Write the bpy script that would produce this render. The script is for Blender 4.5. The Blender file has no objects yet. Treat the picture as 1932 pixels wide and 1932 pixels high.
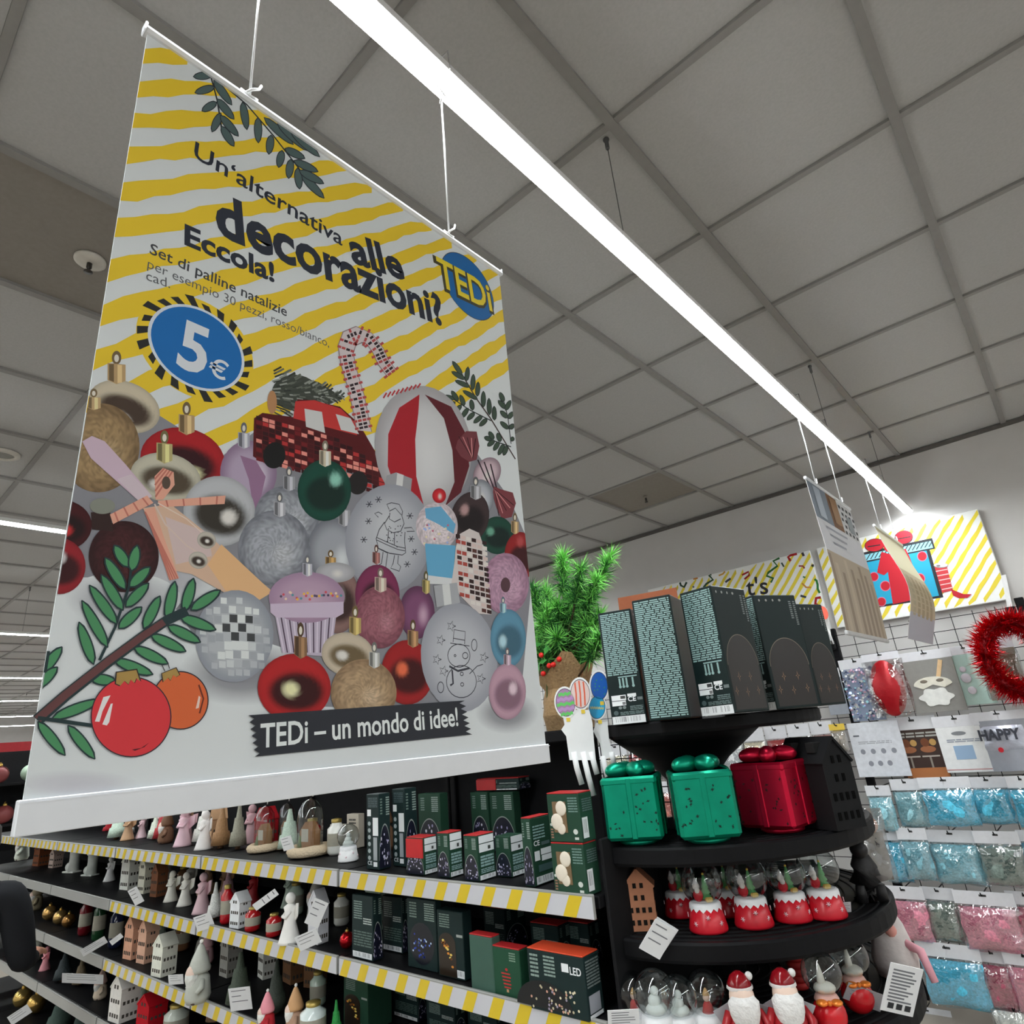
import bpy, math, random
from mathutils import Vector, Matrix

rnd = random.Random(7)
SC = bpy.context.scene
COL = SC.collection

# ---------------------------------------------------------------- camera, world, light level
FPX = 1184.49                                   # focal length in pixels of the 1932 px frame
RM = [[0.7392457, 0.6677954, -0.0869770],       # camera right / down / forward in world axes
      [-0.2891135, 0.1980619, -0.9365815],
      [-0.6082180, 0.7175101, 0.3394851]]
EYE = Vector((0, 0, 1.60))
CEIL = 3.2106
WALL_Y = 4.84
LAMP_X, LAMP_Z = -0.595, 2.80

cam_d = bpy.data.cameras.new('camera')
cam_d.sensor_width = 36.0
cam_d.sensor_fit = 'HORIZONTAL'
cam_d.lens = FPX / 1932 * 36.0
cam_d.clip_start = 0.02
cam = bpy.data.objects.new('camera', cam_d)
COL.objects.link(cam)
r_, d_, f_ = [Vector(q) for q in RM]
mw = Matrix((( r_.x, -d_.x, -f_.x, EYE.x), (r_.y, -d_.y, -f_.y, EYE.y), (r_.z, -d_.z, -f_.z, EYE.z), (0, 0, 0, 1)))
cam.matrix_world = mw
SC.camera = cam

world = bpy.data.worlds.new('world')
SC.world = world
world.use_nodes = True
world.node_tree.nodes['Background'].inputs[0].default_value = (0.9, 0.95, 1.0, 1)
world.node_tree.nodes['Background'].inputs[1].default_value = 0.02
SC.view_settings.view_transform = 'Standard'
SC.view_settings.look = 'None'
SC.view_settings.gamma = 1.0
SC.view_settings.use_curve_mapping = False
SC.view_settings.exposure = 0.0
LAMP_POWER = 75.0                                # emission strength of the tube diffusers

# ---------------------------------------------------------------- measuring helpers
def ray(x, y):
    a, b = (x - 966) / FPX, (y - 966) / FPX
    return r_ * a + d_ * b + f_
def onX(x, y, X):
    d = ray(x, y); return EYE + d * ((X - EYE.x) / d.x)
def onY(x, y, Y):
    d = ray(x, y); return EYE + d * ((Y - EYE.y) / d.y)
def onZ(x, y, Z):
    d = ray(x, y); return EYE + d * ((Z - EYE.z) / d.z)
def proj(P):
    q = Vector(P) - EYE
    z = q.dot(f_)
    return (966 + FPX * q.dot(r_) / z, 966 + FPX * q.dot(d_) / z, z)
def mpp(P):                                      # metres per photo pixel at a point
    return (Vector(P) - EYE).dot(f_) / FPX

# ---------------------------------------------------------------- colour and material helpers
def lin(c):
    c /= 255.0
    return c / 12.92 if c <= 0.04045 else ((c + 0.055) / 1.055) ** 2.4
def C(r, g, b, k=1.0):
    return tuple(min(0.9, lin(q) * k) for q in (r, g, b))
MATS = {}
def M(col, rough=0.6, metal=0.0, var=0.08, scale=40.0, bump=0.0, spec=0.5, trans=0.0, alpha=1.0, emit=0.0, sheen=0.0):
    key = (tuple(round(c, 4) for c in col), rough, metal, var, scale, bump, spec, trans, alpha, emit, sheen)
    if key in MATS: return MATS[key]
    m = bpy.data.materials.new('mat_%03d' % len(MATS)); m.use_nodes = True
    nt = m.node_tree; b = nt.nodes['Principled BSDF']
    b.inputs['Base Color'].default_value = (*col, 1)
    b.inputs['Roughness'].default_value = rough
    b.inputs['Metallic'].default_value = metal
    b.inputs['Specular IOR Level'].default_value = spec
    if trans: b.inputs['Transmission Weight'].default_value = trans; b.inputs['IOR'].default_value = 1.08
    if alpha < 1: b.inputs['Alpha'].default_value = alpha
    if emit:
        b.inputs['Emission Color'].default_value = (*col, 1); b.inputs['Emission Strength'].default_value = emit
    if var or bump:
        tc = nt.nodes.new('ShaderNodeTexCoord'); nz = nt.nodes.new('ShaderNodeTexNoise')
        nz.inputs['Scale'].default_value = scale; nz.inputs['Detail'].default_value = 3
        nt.links.new(tc.outputs['Object'], nz.inputs['Vector'])
        if var:
            mr = nt.nodes.new('ShaderNodeMapRange')
            mr.inputs['From Min'].default_value = 0.25; mr.inputs['From Max'].default_value = 0.75
            mr.inputs['To Min'].default_value = 1 - var; mr.inputs['To Max'].default_value = 1 + var
            nt.links.new(nz.outputs['Fac'], mr.inputs['Value'])
            mx = nt.nodes.new('ShaderNodeVectorMath'); mx.operation = 'SCALE'
            mx.inputs[0].default_value = col
            nt.links.new(mr.outputs['Result'], mx.inputs['Scale'])
            nt.links.new(mx.outputs[0], b.inputs['Base Color'])
        if bump:
            bp = nt.nodes.new('ShaderNodeBump'); bp.inputs['Strength'].default_value = bump; bp.inputs['Distance'].default_value = 0.004
            nt.links.new(nz.outputs['Fac'], bp.inputs['Height']); nt.links.new(bp.outputs['Normal'], b.inputs['Normal'])
    MATS[key] = m
    return m
def attr_mat(name, rough, metal=0.0, spec=0.4, glit=False):
    m = bpy.data.materials.new(name); m.use_nodes = True
    nt = m.node_tree; b = nt.nodes['Principled BSDF']
    a = nt.nodes.new('ShaderNodeAttribute'); a.attribute_name = 'Col'
    nt.links.new(a.outputs['Color'], b.inputs['Base Color'])
    b.inputs['Roughness'].default_value = rough; b.inputs['Metallic'].default_value = metal
    b.inputs['Specular IOR Level'].default_value = spec
    return m
PRINT = attr_mat('printed_ink', 0.55, 0, 0.25)
PRINTG = attr_mat('glossy_print', 0.3, 0, 0.5)
def glass_mat():
    m = bpy.data.materials.new('clear_glass'); m.use_nodes = True
    nt = m.node_tree; nt.nodes.remove(nt.nodes['Principled BSDF'])
    out = nt.nodes['Material Output']
    tr = nt.nodes.new('ShaderNodeBsdfTransparent'); tr.inputs[0].default_value = (0.86, 0.89, 0.89, 1)
    gl = nt.nodes.new('ShaderNodeBsdfGlossy'); gl.inputs['Roughness'].default_value = 0.03
    lw = nt.nodes.new('ShaderNodeLayerWeight'); lw.inputs['Blend'].default_value = 0.5
    pw = nt.nodes.new('ShaderNodeMath'); pw.operation = 'POWER'; pw.inputs[1].default_value = 2.6
    ma = nt.nodes.new('ShaderNodeMath'); ma.operation = 'MULTIPLY_ADD'; ma.inputs[1].default_value = 0.80; ma.inputs[2].default_value = 0.10
    nt.links.new(lw.outputs['Facing'], pw.inputs[0]); nt.links.new(pw.outputs[0], ma.inputs[0])
    mx = nt.nodes.new('ShaderNodeMixShader')
    nt.links.new(ma.outputs[0], mx.inputs[0]); nt.links.new(tr.outputs[0], mx.inputs[1]); nt.links.new(gl.outputs[0], mx.inputs[2])
    nt.links.new(mx.outputs[0], out.inputs['Surface'])
    return m
GLASS = glass_mat()
def film_mat():                                  # crinkled clear plastic film
    m = bpy.data.materials.new('plastic_film'); m.use_nodes = True
    nt = m.node_tree; nt.nodes.remove(nt.nodes['Principled BSDF'])
    out = nt.nodes['Material Output']
    tr = nt.nodes.new('ShaderNodeBsdfTransparent'); tr.inputs[0].default_value = (0.92, 0.94, 0.95, 1)
    gl = nt.nodes.new('ShaderNodeBsdfGlossy'); gl.inputs['Roughness'].default_value = 0.07
    tc = nt.nodes.new('ShaderNodeTexCoord'); nz = nt.nodes.new('ShaderNodeTexNoise'); nz.inputs['Scale'].default_value = 30
    bp = nt.nodes.new('ShaderNodeBump'); bp.inputs['Strength'].default_value = 0.9; bp.inputs['Distance'].default_value = 0.01
    nt.links.new(tc.outputs['Object'], nz.inputs['Vector']); nt.links.new(nz.outputs['Fac'], bp.inputs['Height'])
    nt.links.new(bp.outputs['Normal'], gl.inputs['Normal'])
    mx = nt.nodes.new('ShaderNodeMixShader'); mx.inputs[0].default_value = 0.30
    nt.links.new(tr.outputs[0], mx.inputs[1]); nt.links.new(gl.outputs[0], mx.inputs[2])
    nt.links.new(mx.outputs[0], out.inputs['Surface'])
    return m
FILM = film_mat()

# ---------------------------------------------------------------- mesh collecting
class MB:
    def __init__(s): s.v = []; s.f = []; s.c = []; s.sm = []; s.has = False
    def add(s, vs, fs, col=None, smooth=False):
        n = len(s.v)
        s.v += [tuple(q) for q in vs]
        if col is None: s.c += [(0.8, 0.8, 0.8)] * len(vs)
        elif isinstance(col, list): s.c += col; s.has = True
        else: s.c += [tuple(col)] * len(vs); s.has = True
        s.f += [tuple(i + n for i in f) for f in fs]; s.sm += [smooth] * len(fs)
        return s
    def box(s, c, d, rz=0.0, col=None, ch=0.0, rx=0.0, ry=0.0):
        hx, hy, hz = d[0] / 2, d[1] / 2, d[2] / 2
        R = Matrix.Rotation(rz, 3, 'Z') @ Matrix.Rotation(ry, 3, 'Y') @ Matrix.Rotation(rx, 3, 'X')
        c = Vector(c)
        if ch <= 0:
            P = [(-hx, -hy, -hz), (hx, -hy, -hz), (hx, hy, -hz), (-hx, hy, -hz), (-hx, -hy, hz), (hx, -hy, hz), (hx, hy, hz), (-hx, hy, hz)]
            F = [(0, 3, 2, 1), (4, 5, 6, 7), (0, 1, 5, 4), (1, 2, 6, 5), (2, 3, 7, 6), (3, 0, 4, 7)]
            return s.add([R @ Vector(p) + c for p in P], F, col)
        ch = min(ch, hx * .98, hy * .98, hz * .98)
        P = []; idx = {}
        for a in (-1, 1):
            for b in (-1, 1):
                for g in (-1, 1):
                    for k in range(3):
                        q = [a * (hx - ch), b * (hy - ch), g * (hz - ch)]
                        q[k] = (a * hx, b * hy, g * hz)[k]
                        idx[(a, b, g, k)] = len(P); P.append(R @ Vector(q) + c)
        F = []
        def quad(ks):
            F.append(tuple(idx[k] for k in ks))
        for a in (-1, 1):
            o = [(-1, -1), (1, -1), (1, 1), (-1, 1)]
            if a < 0: o = o[::-1]
            quad([(a, b, g, 0) for b, g in o]); quad([(g, a, b, 1) for b, g in o]); quad([(b, g, a, 2) for b, g in o])
        for a in (-1, 1):
            for b in (-1, 1):
                quad([(a, b, -1, 0), (a, b, 1, 0), (a, b, 1, 1), (a, b, -1, 1)])
                quad([(a, -1, b, 0), (a, 1, b, 0), (a, 1, b, 2), (a, -1, b, 2)])
                quad([(-1, a, b, 1), (1, a, b, 1), (1, a, b, 2), (-1, a, b, 2)])
                for g in (-1, 1): F.append((idx[(a, b, g, 0)], idx[(a, b, g, 1)], idx[(a, b, g, 2)]))
        return s.add(P, F, col)
    def lathe(s, prof, seg=20, c=(0, 0, 0), col=None, smooth=True, a0=0.0, a1=2 * math.pi, sx=1.0, sy=1.0, cap=True):
        full = abs(a1 - a0 - 2 * math.pi) < 1e-6
        n = seg if full else seg + 1
        vs = []
        for r, z in prof:
            for i in range(n):
                a = a0 + (a1 - a0) * i / seg
                vs.append((c[0] + r * math.cos(a) * sx, c[1] + r * math.sin(a) * sy, c[2] + z))
        fs = []
        for j in range(len(prof) - 1):
            for i in range(seg):
                k = (i + 1) % n
                fs.append((j * n + i, j * n + k, (j + 1) * n + k, (j + 1) * n + i))
        if cap and full:
            if prof[0][0] > 1e-5: fs.append(tuple(reversed(range(n))))
            if prof[-1][0] > 1e-5: fs.append(tuple(range((len(prof) - 1) * n, len(prof) * n)))
        return s.add(vs, fs, col, smooth)
    def ball(s, c, r, seg=14, rings=8, col=None, sz=1.0, sx=1.0, sy=1.0):
        prof = [(r * math.sin(math.pi * i / rings), -r * sz * math.cos(math.pi * i / rings)) for i in range(rings + 1)]
        return s.lathe(prof, seg, c, col, True, sx=sx, sy=sy, cap=False)
    def tube(s, pts, r, seg=8, col=None, smooth=True):
        pts = [Vector(p) for p in pts]; vs = []; n = len(pts)
        for i, p in enumerate(pts):
            t = (pts[min(i + 1, n - 1)] - pts[max(i - 1, 0)]).normalized()
            u = t.cross(Vector((0, 0, 1)))
            if u.length < 1e-3: u = t.cross(Vector((1, 0, 0)))
            u.normalize(); w = t.cross(u)
            rr = r[i] if isinstance(r, (list, tuple)) else r
            for k in range(seg):
                a = 2 * math.pi * k / seg
                vs.append(p + (u * math.cos(a) + w * math.sin(a)) * rr)
        fs = [(i * seg + k, i * seg + (k + 1) % seg, (i + 1) * seg + (k + 1) % seg, (i + 1) * seg + k) for i in range(n - 1) for k in range(seg)]
        fs += [tuple(reversed(range(seg))), tuple(range((n - 1) * seg, n * seg))]
        return s.add(vs, fs, col, smooth)
    def prism(s, poly, o, ea, eb, en, col=None):      # polygon in the (ea, eb) plane, extruded along en
        o, ea, eb, en = Vector(o), Vector(ea), Vector(eb), Vector(en)
        a = [o + ea * x + eb * y for x, y in poly]; b = [p + en for p in a]; n = len(poly)
        return s.add(a + b, [tuple(reversed(range(n))), tuple(range(n, 2 * n))] + [(i, (i + 1) % n, n + (i + 1) % n, n + i) for i in range(n)], col)
    def quad(s, a, b, c, d, col=None): return s.add([a, b, c, d], [(0, 1, 2, 3)], col)
    def build(s, name, mat, parent=None, label=None, kind=None):
        me = bpy.data.meshes.new(name)
        me.from_pydata([tuple(q) for q in s.v], [], s.f)
        if s.has:
            at = me.color_attributes.new('Col', 'FLOAT_COLOR', 'POINT')
            buf = []
            for c in s.c: buf += [c[0], c[1], c[2], 1.0]
            at.data.foreach_set('color', buf)
        me.polygons.foreach_set('use_smooth', s.sm)
        me.materials.append(mat)
        me.validate(); me.update()
        o = bpy.data.objects.new(name, me); COL.objects.link(o)
        if parent is not None: o.parent = parent
        if label: o['label'] = label
        if kind: o['kind'] = kind
        return o
def tag(o, label, cat, group=None, kind=None):
    o['label'] = label; o['category'] = cat
    if group: o['group'] = group
    if kind: o['kind'] = kind
    return o
def thing(name, label, cat, loc=(0, 0, 0), rz=0.0, group=None, tilt=None):
    o = bpy.data.objects.new(name, None); COL.objects.link(o)
    o.empty_display_size = 0.05
    o.location = loc; o.rotation_euler = tilt if tilt else (0, 0, rz)
    return tag(o, label, cat, group)
def struct(o):
    o['kind'] = 'structure'; return o
def dup(root, label, loc=None, rz=None, group=None):
    r = root.copy(); COL.objects.link(r)
    r['label'] = label
    if group: r['group'] = group
    if loc is not None: r.location = loc
    if rz is not None: r.rotation_euler = (0, 0, rz)
    for ch in list(root.children):
        c = ch.copy(); COL.objects.link(c); c.parent = r
        for g in list(ch.children):
            d = g.copy(); COL.objects.link(d); d.parent = c
    return r

# ---------------------------------------------------------------- text as flat polygons
TXT = {}
def text_polys(body, bold=0.0):
    k = (body, bold)
    if k in TXT: return TXT[k]
    cu = bpy.data.curves.new('txt', 'FONT'); cu.body = body; cu.size = 1.0; cu.offset = bold; cu.resolution_u = 3
    ob = bpy.data.objects.new('txt', cu); COL.objects.link(ob)
    dg = bpy.context.evaluated_depsgraph_get(); ev = ob.evaluated_get(dg); me = ev.to_mesh()
    vs = [(v.co.x, v.co.y) for v in me.vertices]; fs = [tuple(p.vertices) for p in me.polygons]
    ev.to_mesh_clear(); bpy.data.objects.remove(ob); bpy.data.curves.remove(cu)
    x0 = min(v[0] for v in vs); x1 = max(v[0] for v in vs)
    vs = [(v[0] - x0, v[1]) for v in vs]
    TXT[k] = (vs, fs, x1 - x0)
    return TXT[k]
# ================================================================ the room
FLOOR_M = M((0.36, 0.32, 0.27), 0.4, var=0.05, scale=3)
WALL_M = M((0.62, 0.60, 0.585), 0.85, var=0.03, scale=6, bump=0.05)
XL, XR, YB = -19.5, 6.2, -5.6

def plane_box(name, lo, hi, mat):
    b = MB(); b.box([(lo[i] + hi[i]) / 2 for i in range(3)], [hi[i] - lo[i] for i in range(3)])
    return struct(b.build(name, mat))
plane_box('floor', (XL - .1, YB - .1, -0.1), (XR + .1, WALL_Y + .1, 0), FLOOR_M)
wall_back = plane_box('wall_back', (XL - .1, WALL_Y, 0), (XR + .1, WALL_Y + .1, CEIL + .1), WALL_M)
plane_box('wall_left', (XL - .1, YB, 0), (XL, WALL_Y, CEIL + .1), WALL_M)
plane_box('wall_right', (XR, YB, 0), (XR + .1, WALL_Y, CEIL + .1), WALL_M)
plane_box('wall_front', (XL - .1, YB - .1, 0), (XR + .1, YB, CEIL + .1), WALL_M)
trim_m = M(C(92, 88, 84), 0.6)
b = MB(); b.box(((XL + XR) / 2, WALL_Y - 0.011, CEIL - 0.012), (XR - XL, 0.022, 0.022))
struct(b.build('trim_1', trim_m))

# suspended ceiling: backing slab, tees and one tile per cell
GX0, GY0, T = -1.1555, 1.2451, 0.6
ceiling = plane_box('ceiling', (XL - .1, YB - .1, CEIL + .02), (XR + .1, WALL_Y + .1, CEIL + .12), M((0.5, 0.5, 0.5), 0.9))
tee_m = M((0.27, 0.26, 0.25), 0.55, var=0.04)
tile_m = M((0.46, 0.455, 0.45), 0.95, var=0.05, scale=120, bump=0.12)
panel_m = M((0.26, 0.235, 0.21), 0.9, var=0.06, scale=60)
i0, i1 = math.floor((XL - GX0) / T), math.ceil((XR - GX0) / T)
j0, j1 = math.floor((YB - GY0) / T), math.ceil((WALL_Y - GY0) / T) - 0
for i in range(i0, i1 + 1):
    x = GX0 + i * T
    if XL < x < XR:
        b = MB(); b.box((x, (YB + WALL_Y) / 2, CEIL + .006), (0.028, WALL_Y - YB, 0.024)); b.build('main_tee', tee_m, ceiling)
for j in range(j0, j1 + 1):
    y = GY0 + j * T
    if YB < y < WALL_Y - .02:
        b = MB(); b.box(((XL + XR) / 2, y, CEIL + .007), (XR - XL, 0.022, 0.022)); b.build('cross_tee', tee_m, ceiling)
tb = MB(); tb.box((0, 0, 0), (T - 0.016, T - 0.016, 0.012), ch=0.004)
tile0 = tb.build('ceiling_tile', tile_m, ceiling); used = False
pb = MB(); pb.box((0, 0, 0), (T - 0.016, T - 0.016, 0.012), ch=0.004)
panel_cells = {(-2, 4), (-2, -2)}
panel0 = pb.build('service_panel', panel_m, ceiling, 'plain grey-brown metal panel with a sprinkler'); pused = False
rest = MB(); cells = []
for i in range(i0, i1):
    for j in range(j0, j1):
        x, y = GX0 + (i + .5) * T, GY0 + (j + .5) * T
        if y > WALL_Y - .05: continue
        q = (Vector((x, y, CEIL)) - EYE)
        vis = False; size = 0
        if q.dot(f_) > 0.2:
            ps = [proj((x + a * .3, y + c * .3, CEIL)) for a in (-1, 1) for c in (-1, 1)]
            if all(p[2] > .1 for p in ps):
                xs, ys = [p[0] for p in ps], [p[1] for p in ps]
                vis = max(xs) > -20 and min(xs) < 1950 and max(ys) > -20 and min(ys) < 1500
                size = min(max(xs) - min(xs), max(ys) - min(ys))
        cells.append((size if vis else -1, i, j, x, y))
cells.sort(reverse=True)
for n, (size, i, j, x, y) in enumerate(cells):
    zc = CEIL + .012
    if (i, j) in panel_cells:
        o = panel0 if not pused else panel0.copy()
        if pused: COL.objects.link(o)
        pused = True; o.location = (x, y, zc)
    elif size > 9 and n < 290:
        o = tile0 if not used else tile0.copy()
        if used: COL.objects.link(o)
        used = True; o.location = (x, y, zc)
    else:
        rest.box((x, y, zc), (T - 0.016, T - 0.016, 0.012))
rest.build('ceiling_tile_field', tile_m, ceiling, kind='stuff')

# ---------------------------------------------------------------- tube lamps in rows
diff_m = M((0.93, 0.985, 1.0), 0.5, var=0, emit=LAMP_POWER)
house_m = M((0.8, 0.8, 0.8), 0.4, var=0.02)
wire_m = M((0.12, 0.12, 0.12), 0.4, metal=0.6)
def lamp(x, y0, y1, label, hang=()):
    t = thing('tube_lamp', label, 'lamp', (x, (y0 + y1) / 2, LAMP_Z), group='linear ceiling lamps')
    L = y1 - y0
    b = MB()
    prof = [(-.026, -.006), (-.020, -.0085), (0, -.010), (.020, -.0085), (.026, -.006)]
    b.prism(prof, (0, -L / 2, 0), (1, 0, 0), (0, 0, 1), (0, L, 0))
    b.build('diffuser', diff_m, t)
    b = MB(); b.box((0, 0, .006), (0.054, L, .0235), ch=.003); b.build('housing', house_m, t)
    for hy in hang:
        b = MB(); b.tube([(0, hy - (y0 + y1) / 2, .017), (0, hy - (y0 + y1) / 2, CEIL - LAMP_Z - .02)], .0012, 6)
        w = b.build('suspension_wire', wire_m, t)
        b = MB(); b.lathe([(.004, -.040), (.006, -.036), (.006, -.010), (.009, -.005), (.009, 0)], 12, (0, hy - (y0 + y1) / 2, CEIL - LAMP_Z))
        b.build('ceiling_clip', wire_m, w)
    return t
lamp(LAMP_X, -5.4, 4.79, 'long bright tube lamp running over the hanging banners', (1.31 * .96 + .02, 3.193 * .96 + .02, 4.394 * .96))
for k, (x, y1, txt) in enumerate([(-3.68, 4.7, 'nearest white tube lamp left of the big banner'), (-6.61, 4.7, 'second white tube lamp left of the big banner'),
                             (-9.45, 4.7, 'third white tube lamp left of the big banner'), (-12.1, 4.7, 'fourth white tube lamp left of the big banner'),
                             (-14.9, 4.7, 'fifth white tube lamp left of the big banner'), (-17.3, 4.7, 'farthest white tube lamp left of the big banner'),
                             (2.35, 4.7, 'white tube lamp over the aisle right of the camera'), (5.3, 4.7, 'white tube lamp near the right wall')]):
    lamp(x, -5.4, y1, txt, (-1.75, 1.25, 3.05))

# ---------------------------------------------------------------- sprinklers and vent
spr_w = M(C(205, 200, 190), 0.4); spr_d = M((0.05, 0.045, 0.04), 0.35, metal=0.7)
def sprinkler(P, label, rose, r=0.04):
    t = thing('sprinkler', label, 'sprinkler', (P.x, P.y, CEIL), group='ceiling sprinklers')
    b = MB(); b.lathe([(r, 0.004), (r, -.004), (r * .8, -.010), (r * .4, -.012), (0, -.012)], 24); b.build('rosette', spr_w if rose else panel_m, t)
    b = MB(); b.lathe([(.008, -.010), (.008, -.03), (.004, -.034), (.004, -.042), (.013, -.044), (.013, -.047), (0, -.047)], 14); b.build('head', spr_d, t)
    b = MB()
    for s in (-1, 1): b.tube([(s * .008, 0, -.028), (s * .011, 0, -.036), (s * .003, 0, -.044)], .0018, 6)
    b.build('frame_arm', spr_d, t)
sprinkler(onZ(170, 492, CEIL), 'sprinkler with round white rosette in the near brown panel', True, .046)
sprinkler(onZ(1218, 937, CEIL), 'small dark sprinkler in the far brown panel', False, .016)
P = onZ(5, 857, CEIL)
t = thing('ceiling_vent', 'round pale ceiling outlet at the left picture edge', 'vent', (P.x, P.y, CEIL))
b = MB(); b.lathe([(.075, .003), (.075, -.006), (.06, -.012), (.052, -.012), (.05, -.002)], 28, cap=False); b.build('ring', spr_w, t)
b = MB(); b.lathe([(.05, -.003), (.02, -.007), (0, -.007)], 28, cap=False); b.build('cover', M(C(150, 150, 145), .5), t)
# ================================================================ the big hanging banner
BX = LAMP_X
BY0, BY1, BZ0, BZ1 = 0.130, 0.727, 1.566, 2.409
KP = 1.70                                         # ink reflectance from photographed values
def ink(r, g, b): return C(r, g, b, KP)
class Print:
    """flat print laid down layer over layer on the banner face"""
    hold = False
    def __init__(s, start=0): s.mb = MB(); s.n = start
    def at(s, x, y):
        P = onX(x, y, BX)
        return (min(BY1 - .0005, max(BY0 + .0005, P.y)), min(BZ1, max(BZ0, P.z)))
    def lay(s):
        s.n += 0 if s.hold else 1; return BX + 0.0012 + s.n * 1.4e-6
    def raw(s, uv, faces, col):
        X = s.lay(); s.mb.add([(X, u, v) for u, v in uv], faces, col)
    def poly(s, pts, col):
        s.raw([s.at(*p) for p in pts], [tuple(range(len(pts)))], col)
    def ell(s, cx, cy, rx, ry, col, rot=0.0, n=28):
        c, q = math.cos(rot), math.sin(rot)
        s.poly([(cx + rx * math.cos(a) * c - ry * math.sin(a) * q, cy + rx * math.cos(a) * q + ry * math.sin(a) * c) for a in [2 * math.pi * i / n for i in range(n)]], col)
    def line(s, pts, w, col):
        uv = [Vector(s.at(*p)) for p in pts]; k = mpp((BX, uv[0].x, uv[0].y)) * w / 2
        L = []; R = []
        for i, p in enumerate(uv):
            t = (uv[min(i + 1, len(uv) - 1)] - uv[max(i - 1, 0)])
            if t.length < 1e-9: t = Vector((1, 0))
            t.normalize(); n = Vector((-t.y, t.x)) * k
            L.append(p + n); R.append(p - n)
        m = len(uv)
        s.raw([tuple(q) for q in L + R], [(i, i + 1, m + i + 1, m + i) for i in range(m - 1)], col)
    def text(s, body, a, b, hs, col, bold=0.0, grow=0.0):
        vs, fs, w = text_polys(body, bold)
        A, B = Vector(s.at(*a)), Vector(s.at(*b)); e = (B - A); k = e.length / w; e.normalize(); n = Vector((-e.y, e.x))
        s.raw([tuple(A + e * (x * k) + n * (y * k * hs * (1 + grow * x / w))) for x, y in vs], fs, col)
    def ball(s, x0, y0, x1, y1, style, base, dark=None, hot=None, rot=0.0, hx=0.1, hy=-0.1):
        cx, cy, rx, ry = (x0 + x1) / 2, (y0 + y1) / 2, (x1 - x0) / 2, (y1 - y0) / 2
        NR, NT = (18, 54) if style == 'glit' else (10, 32); uv = []; cols = []
        c, q = math.cos(rot), math.sin(rot)
        def mix(a, b, t): return tuple(a[i] + (b[i] - a[i]) * t for i in range(3))
        def smooth(e0, e1, x):
            t = min(1, max(0, (x - e0) / (e1 - e0))); return t * t * (3 - 2 * t)
        if style == 'mirror': base = tuple(k * .86 for k in base)
        dark = dark or tuple(k * .25 for k in base); hot = hot or (0.8, 0.8, 0.8)
        def shade(x, y):
            r = math.hypot(x, y)
            if style == 'mirror':
                k = mix(base, dark, smooth(.95, .62, math.hypot((x - .06) / .95, (y + .12) / .72)))
                k = mix(k, base, .55 * smooth(.5, .9, -y))
                k = mix(k, tuple(j * .45 for j in base), .5 * smooth(.85, 1.0, r))
                return mix(k, hot, smooth(.30, .12, math.hypot(x - hx, y - hy)))
            if style == 'glit':
                k = mix(base, dark, .65 * smooth(.55, 1.0, r))
                k = mix(k, hot, .5 * smooth(.5, .0, math.hypot(x - .25, y + .15)))
                g = 1 + rnd.uniform(-.28, .28)
                return tuple(j * g for j in k)
            k = mix(base, dark, .75 * smooth(.5, 1.05, r))                       # matte / satin
            k = mix(k, hot, .85 * smooth(.42, .02, math.hypot(x - hx, (y - hy) * .7)))
            return k
        uv.append(s.at(cx, cy)); cols.append(shade(0, 0))
        for i in range(1, NR + 1):
            for j in range(NT):
                a = 2 * math.pi * j / NT; x, y = math.cos(a) * i / NR, math.sin(a) * i / NR
                px_, py_ = x * rx, -y * ry
                uv.append(s.at(cx + px_ * c - py_ * q, cy + px_ * q + py_ * c)); cols.append(shade(x, y))
        fs = [(0, 1 + j, 1 + (j + 1) % NT) for j in range(NT)]
        for i in range(NR - 1):
            for j in range(NT):
                p, k2 = 1 + i * NT + j, 1 + i * NT + (j + 1) % NT
                fs.append((p, p + NT, k2 + NT, k2))
        s.raw(uv, fs, cols)
    def cap(s, x, y, w, h, col=(150, 125, 90)):
        b = ink(*col); d = tuple(k * .35 for k in b); l = tuple(min(.85, k * 1.8) for k in b)
        s.ell(x, y - h * .75, w * .26, h * .32, d); s.ell(x, y - h * .72, w * .13, h * .18, ink(185, 180, 170))
        s.poly([(x - w / 2, y - h * .5), (x + w / 2, y - h * .42), (x + w / 2, y + h * .35), (x, y + h * .5), (x - w / 2, y + h * .3)], b)
        s.poly([(x - w * .42, y - h * .45), (x - w * .15, y - h * .45), (x - w * .15, y + h * .4), (x - w * .42, y + h * .3)], d)
        s.poly([(x + w * .05, y - h * .42), (x + w * .3, y - h * .4), (x + w * .3, y + h * .42), (x + w * .05, y + h * .45)], l)
    def leaf(s, base, tip, w, fill, edge, ow=2.2):
        bx, by = base; tx, ty = tip; L = math.hypot(tx - bx, ty - by); ex, ey = (tx - bx) / L, (ty - by) / L
        def outline(g):
            pts = []
            for side in (1, -1):
                rng = range(0, 9) if side > 0 else range(8, -1, -1)
                for i in rng:
                    t = i / 8; wd = (math.sin(math.pi * min(1, t ** .9)) ** .62 * .5) * w + g * (.35 if i in (0, 8) else 1)
                    pts.append((bx + ex * (t * (L + 2 * g) - g) - ey * wd * side, by + ey * (t * (L + 2 * g) - g) + ex * wd * side))
            return pts
        s.poly(outline(ow), edge); s.poly(outline(0), fill)

banner = thing('hanging_banner', 'large yellow and white striped Christmas decoration banner hanging close to the camera', 'banner', (0, 0, 0), group='banners hung from the lamp')
white_p = ink(180, 184, 186)
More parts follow.
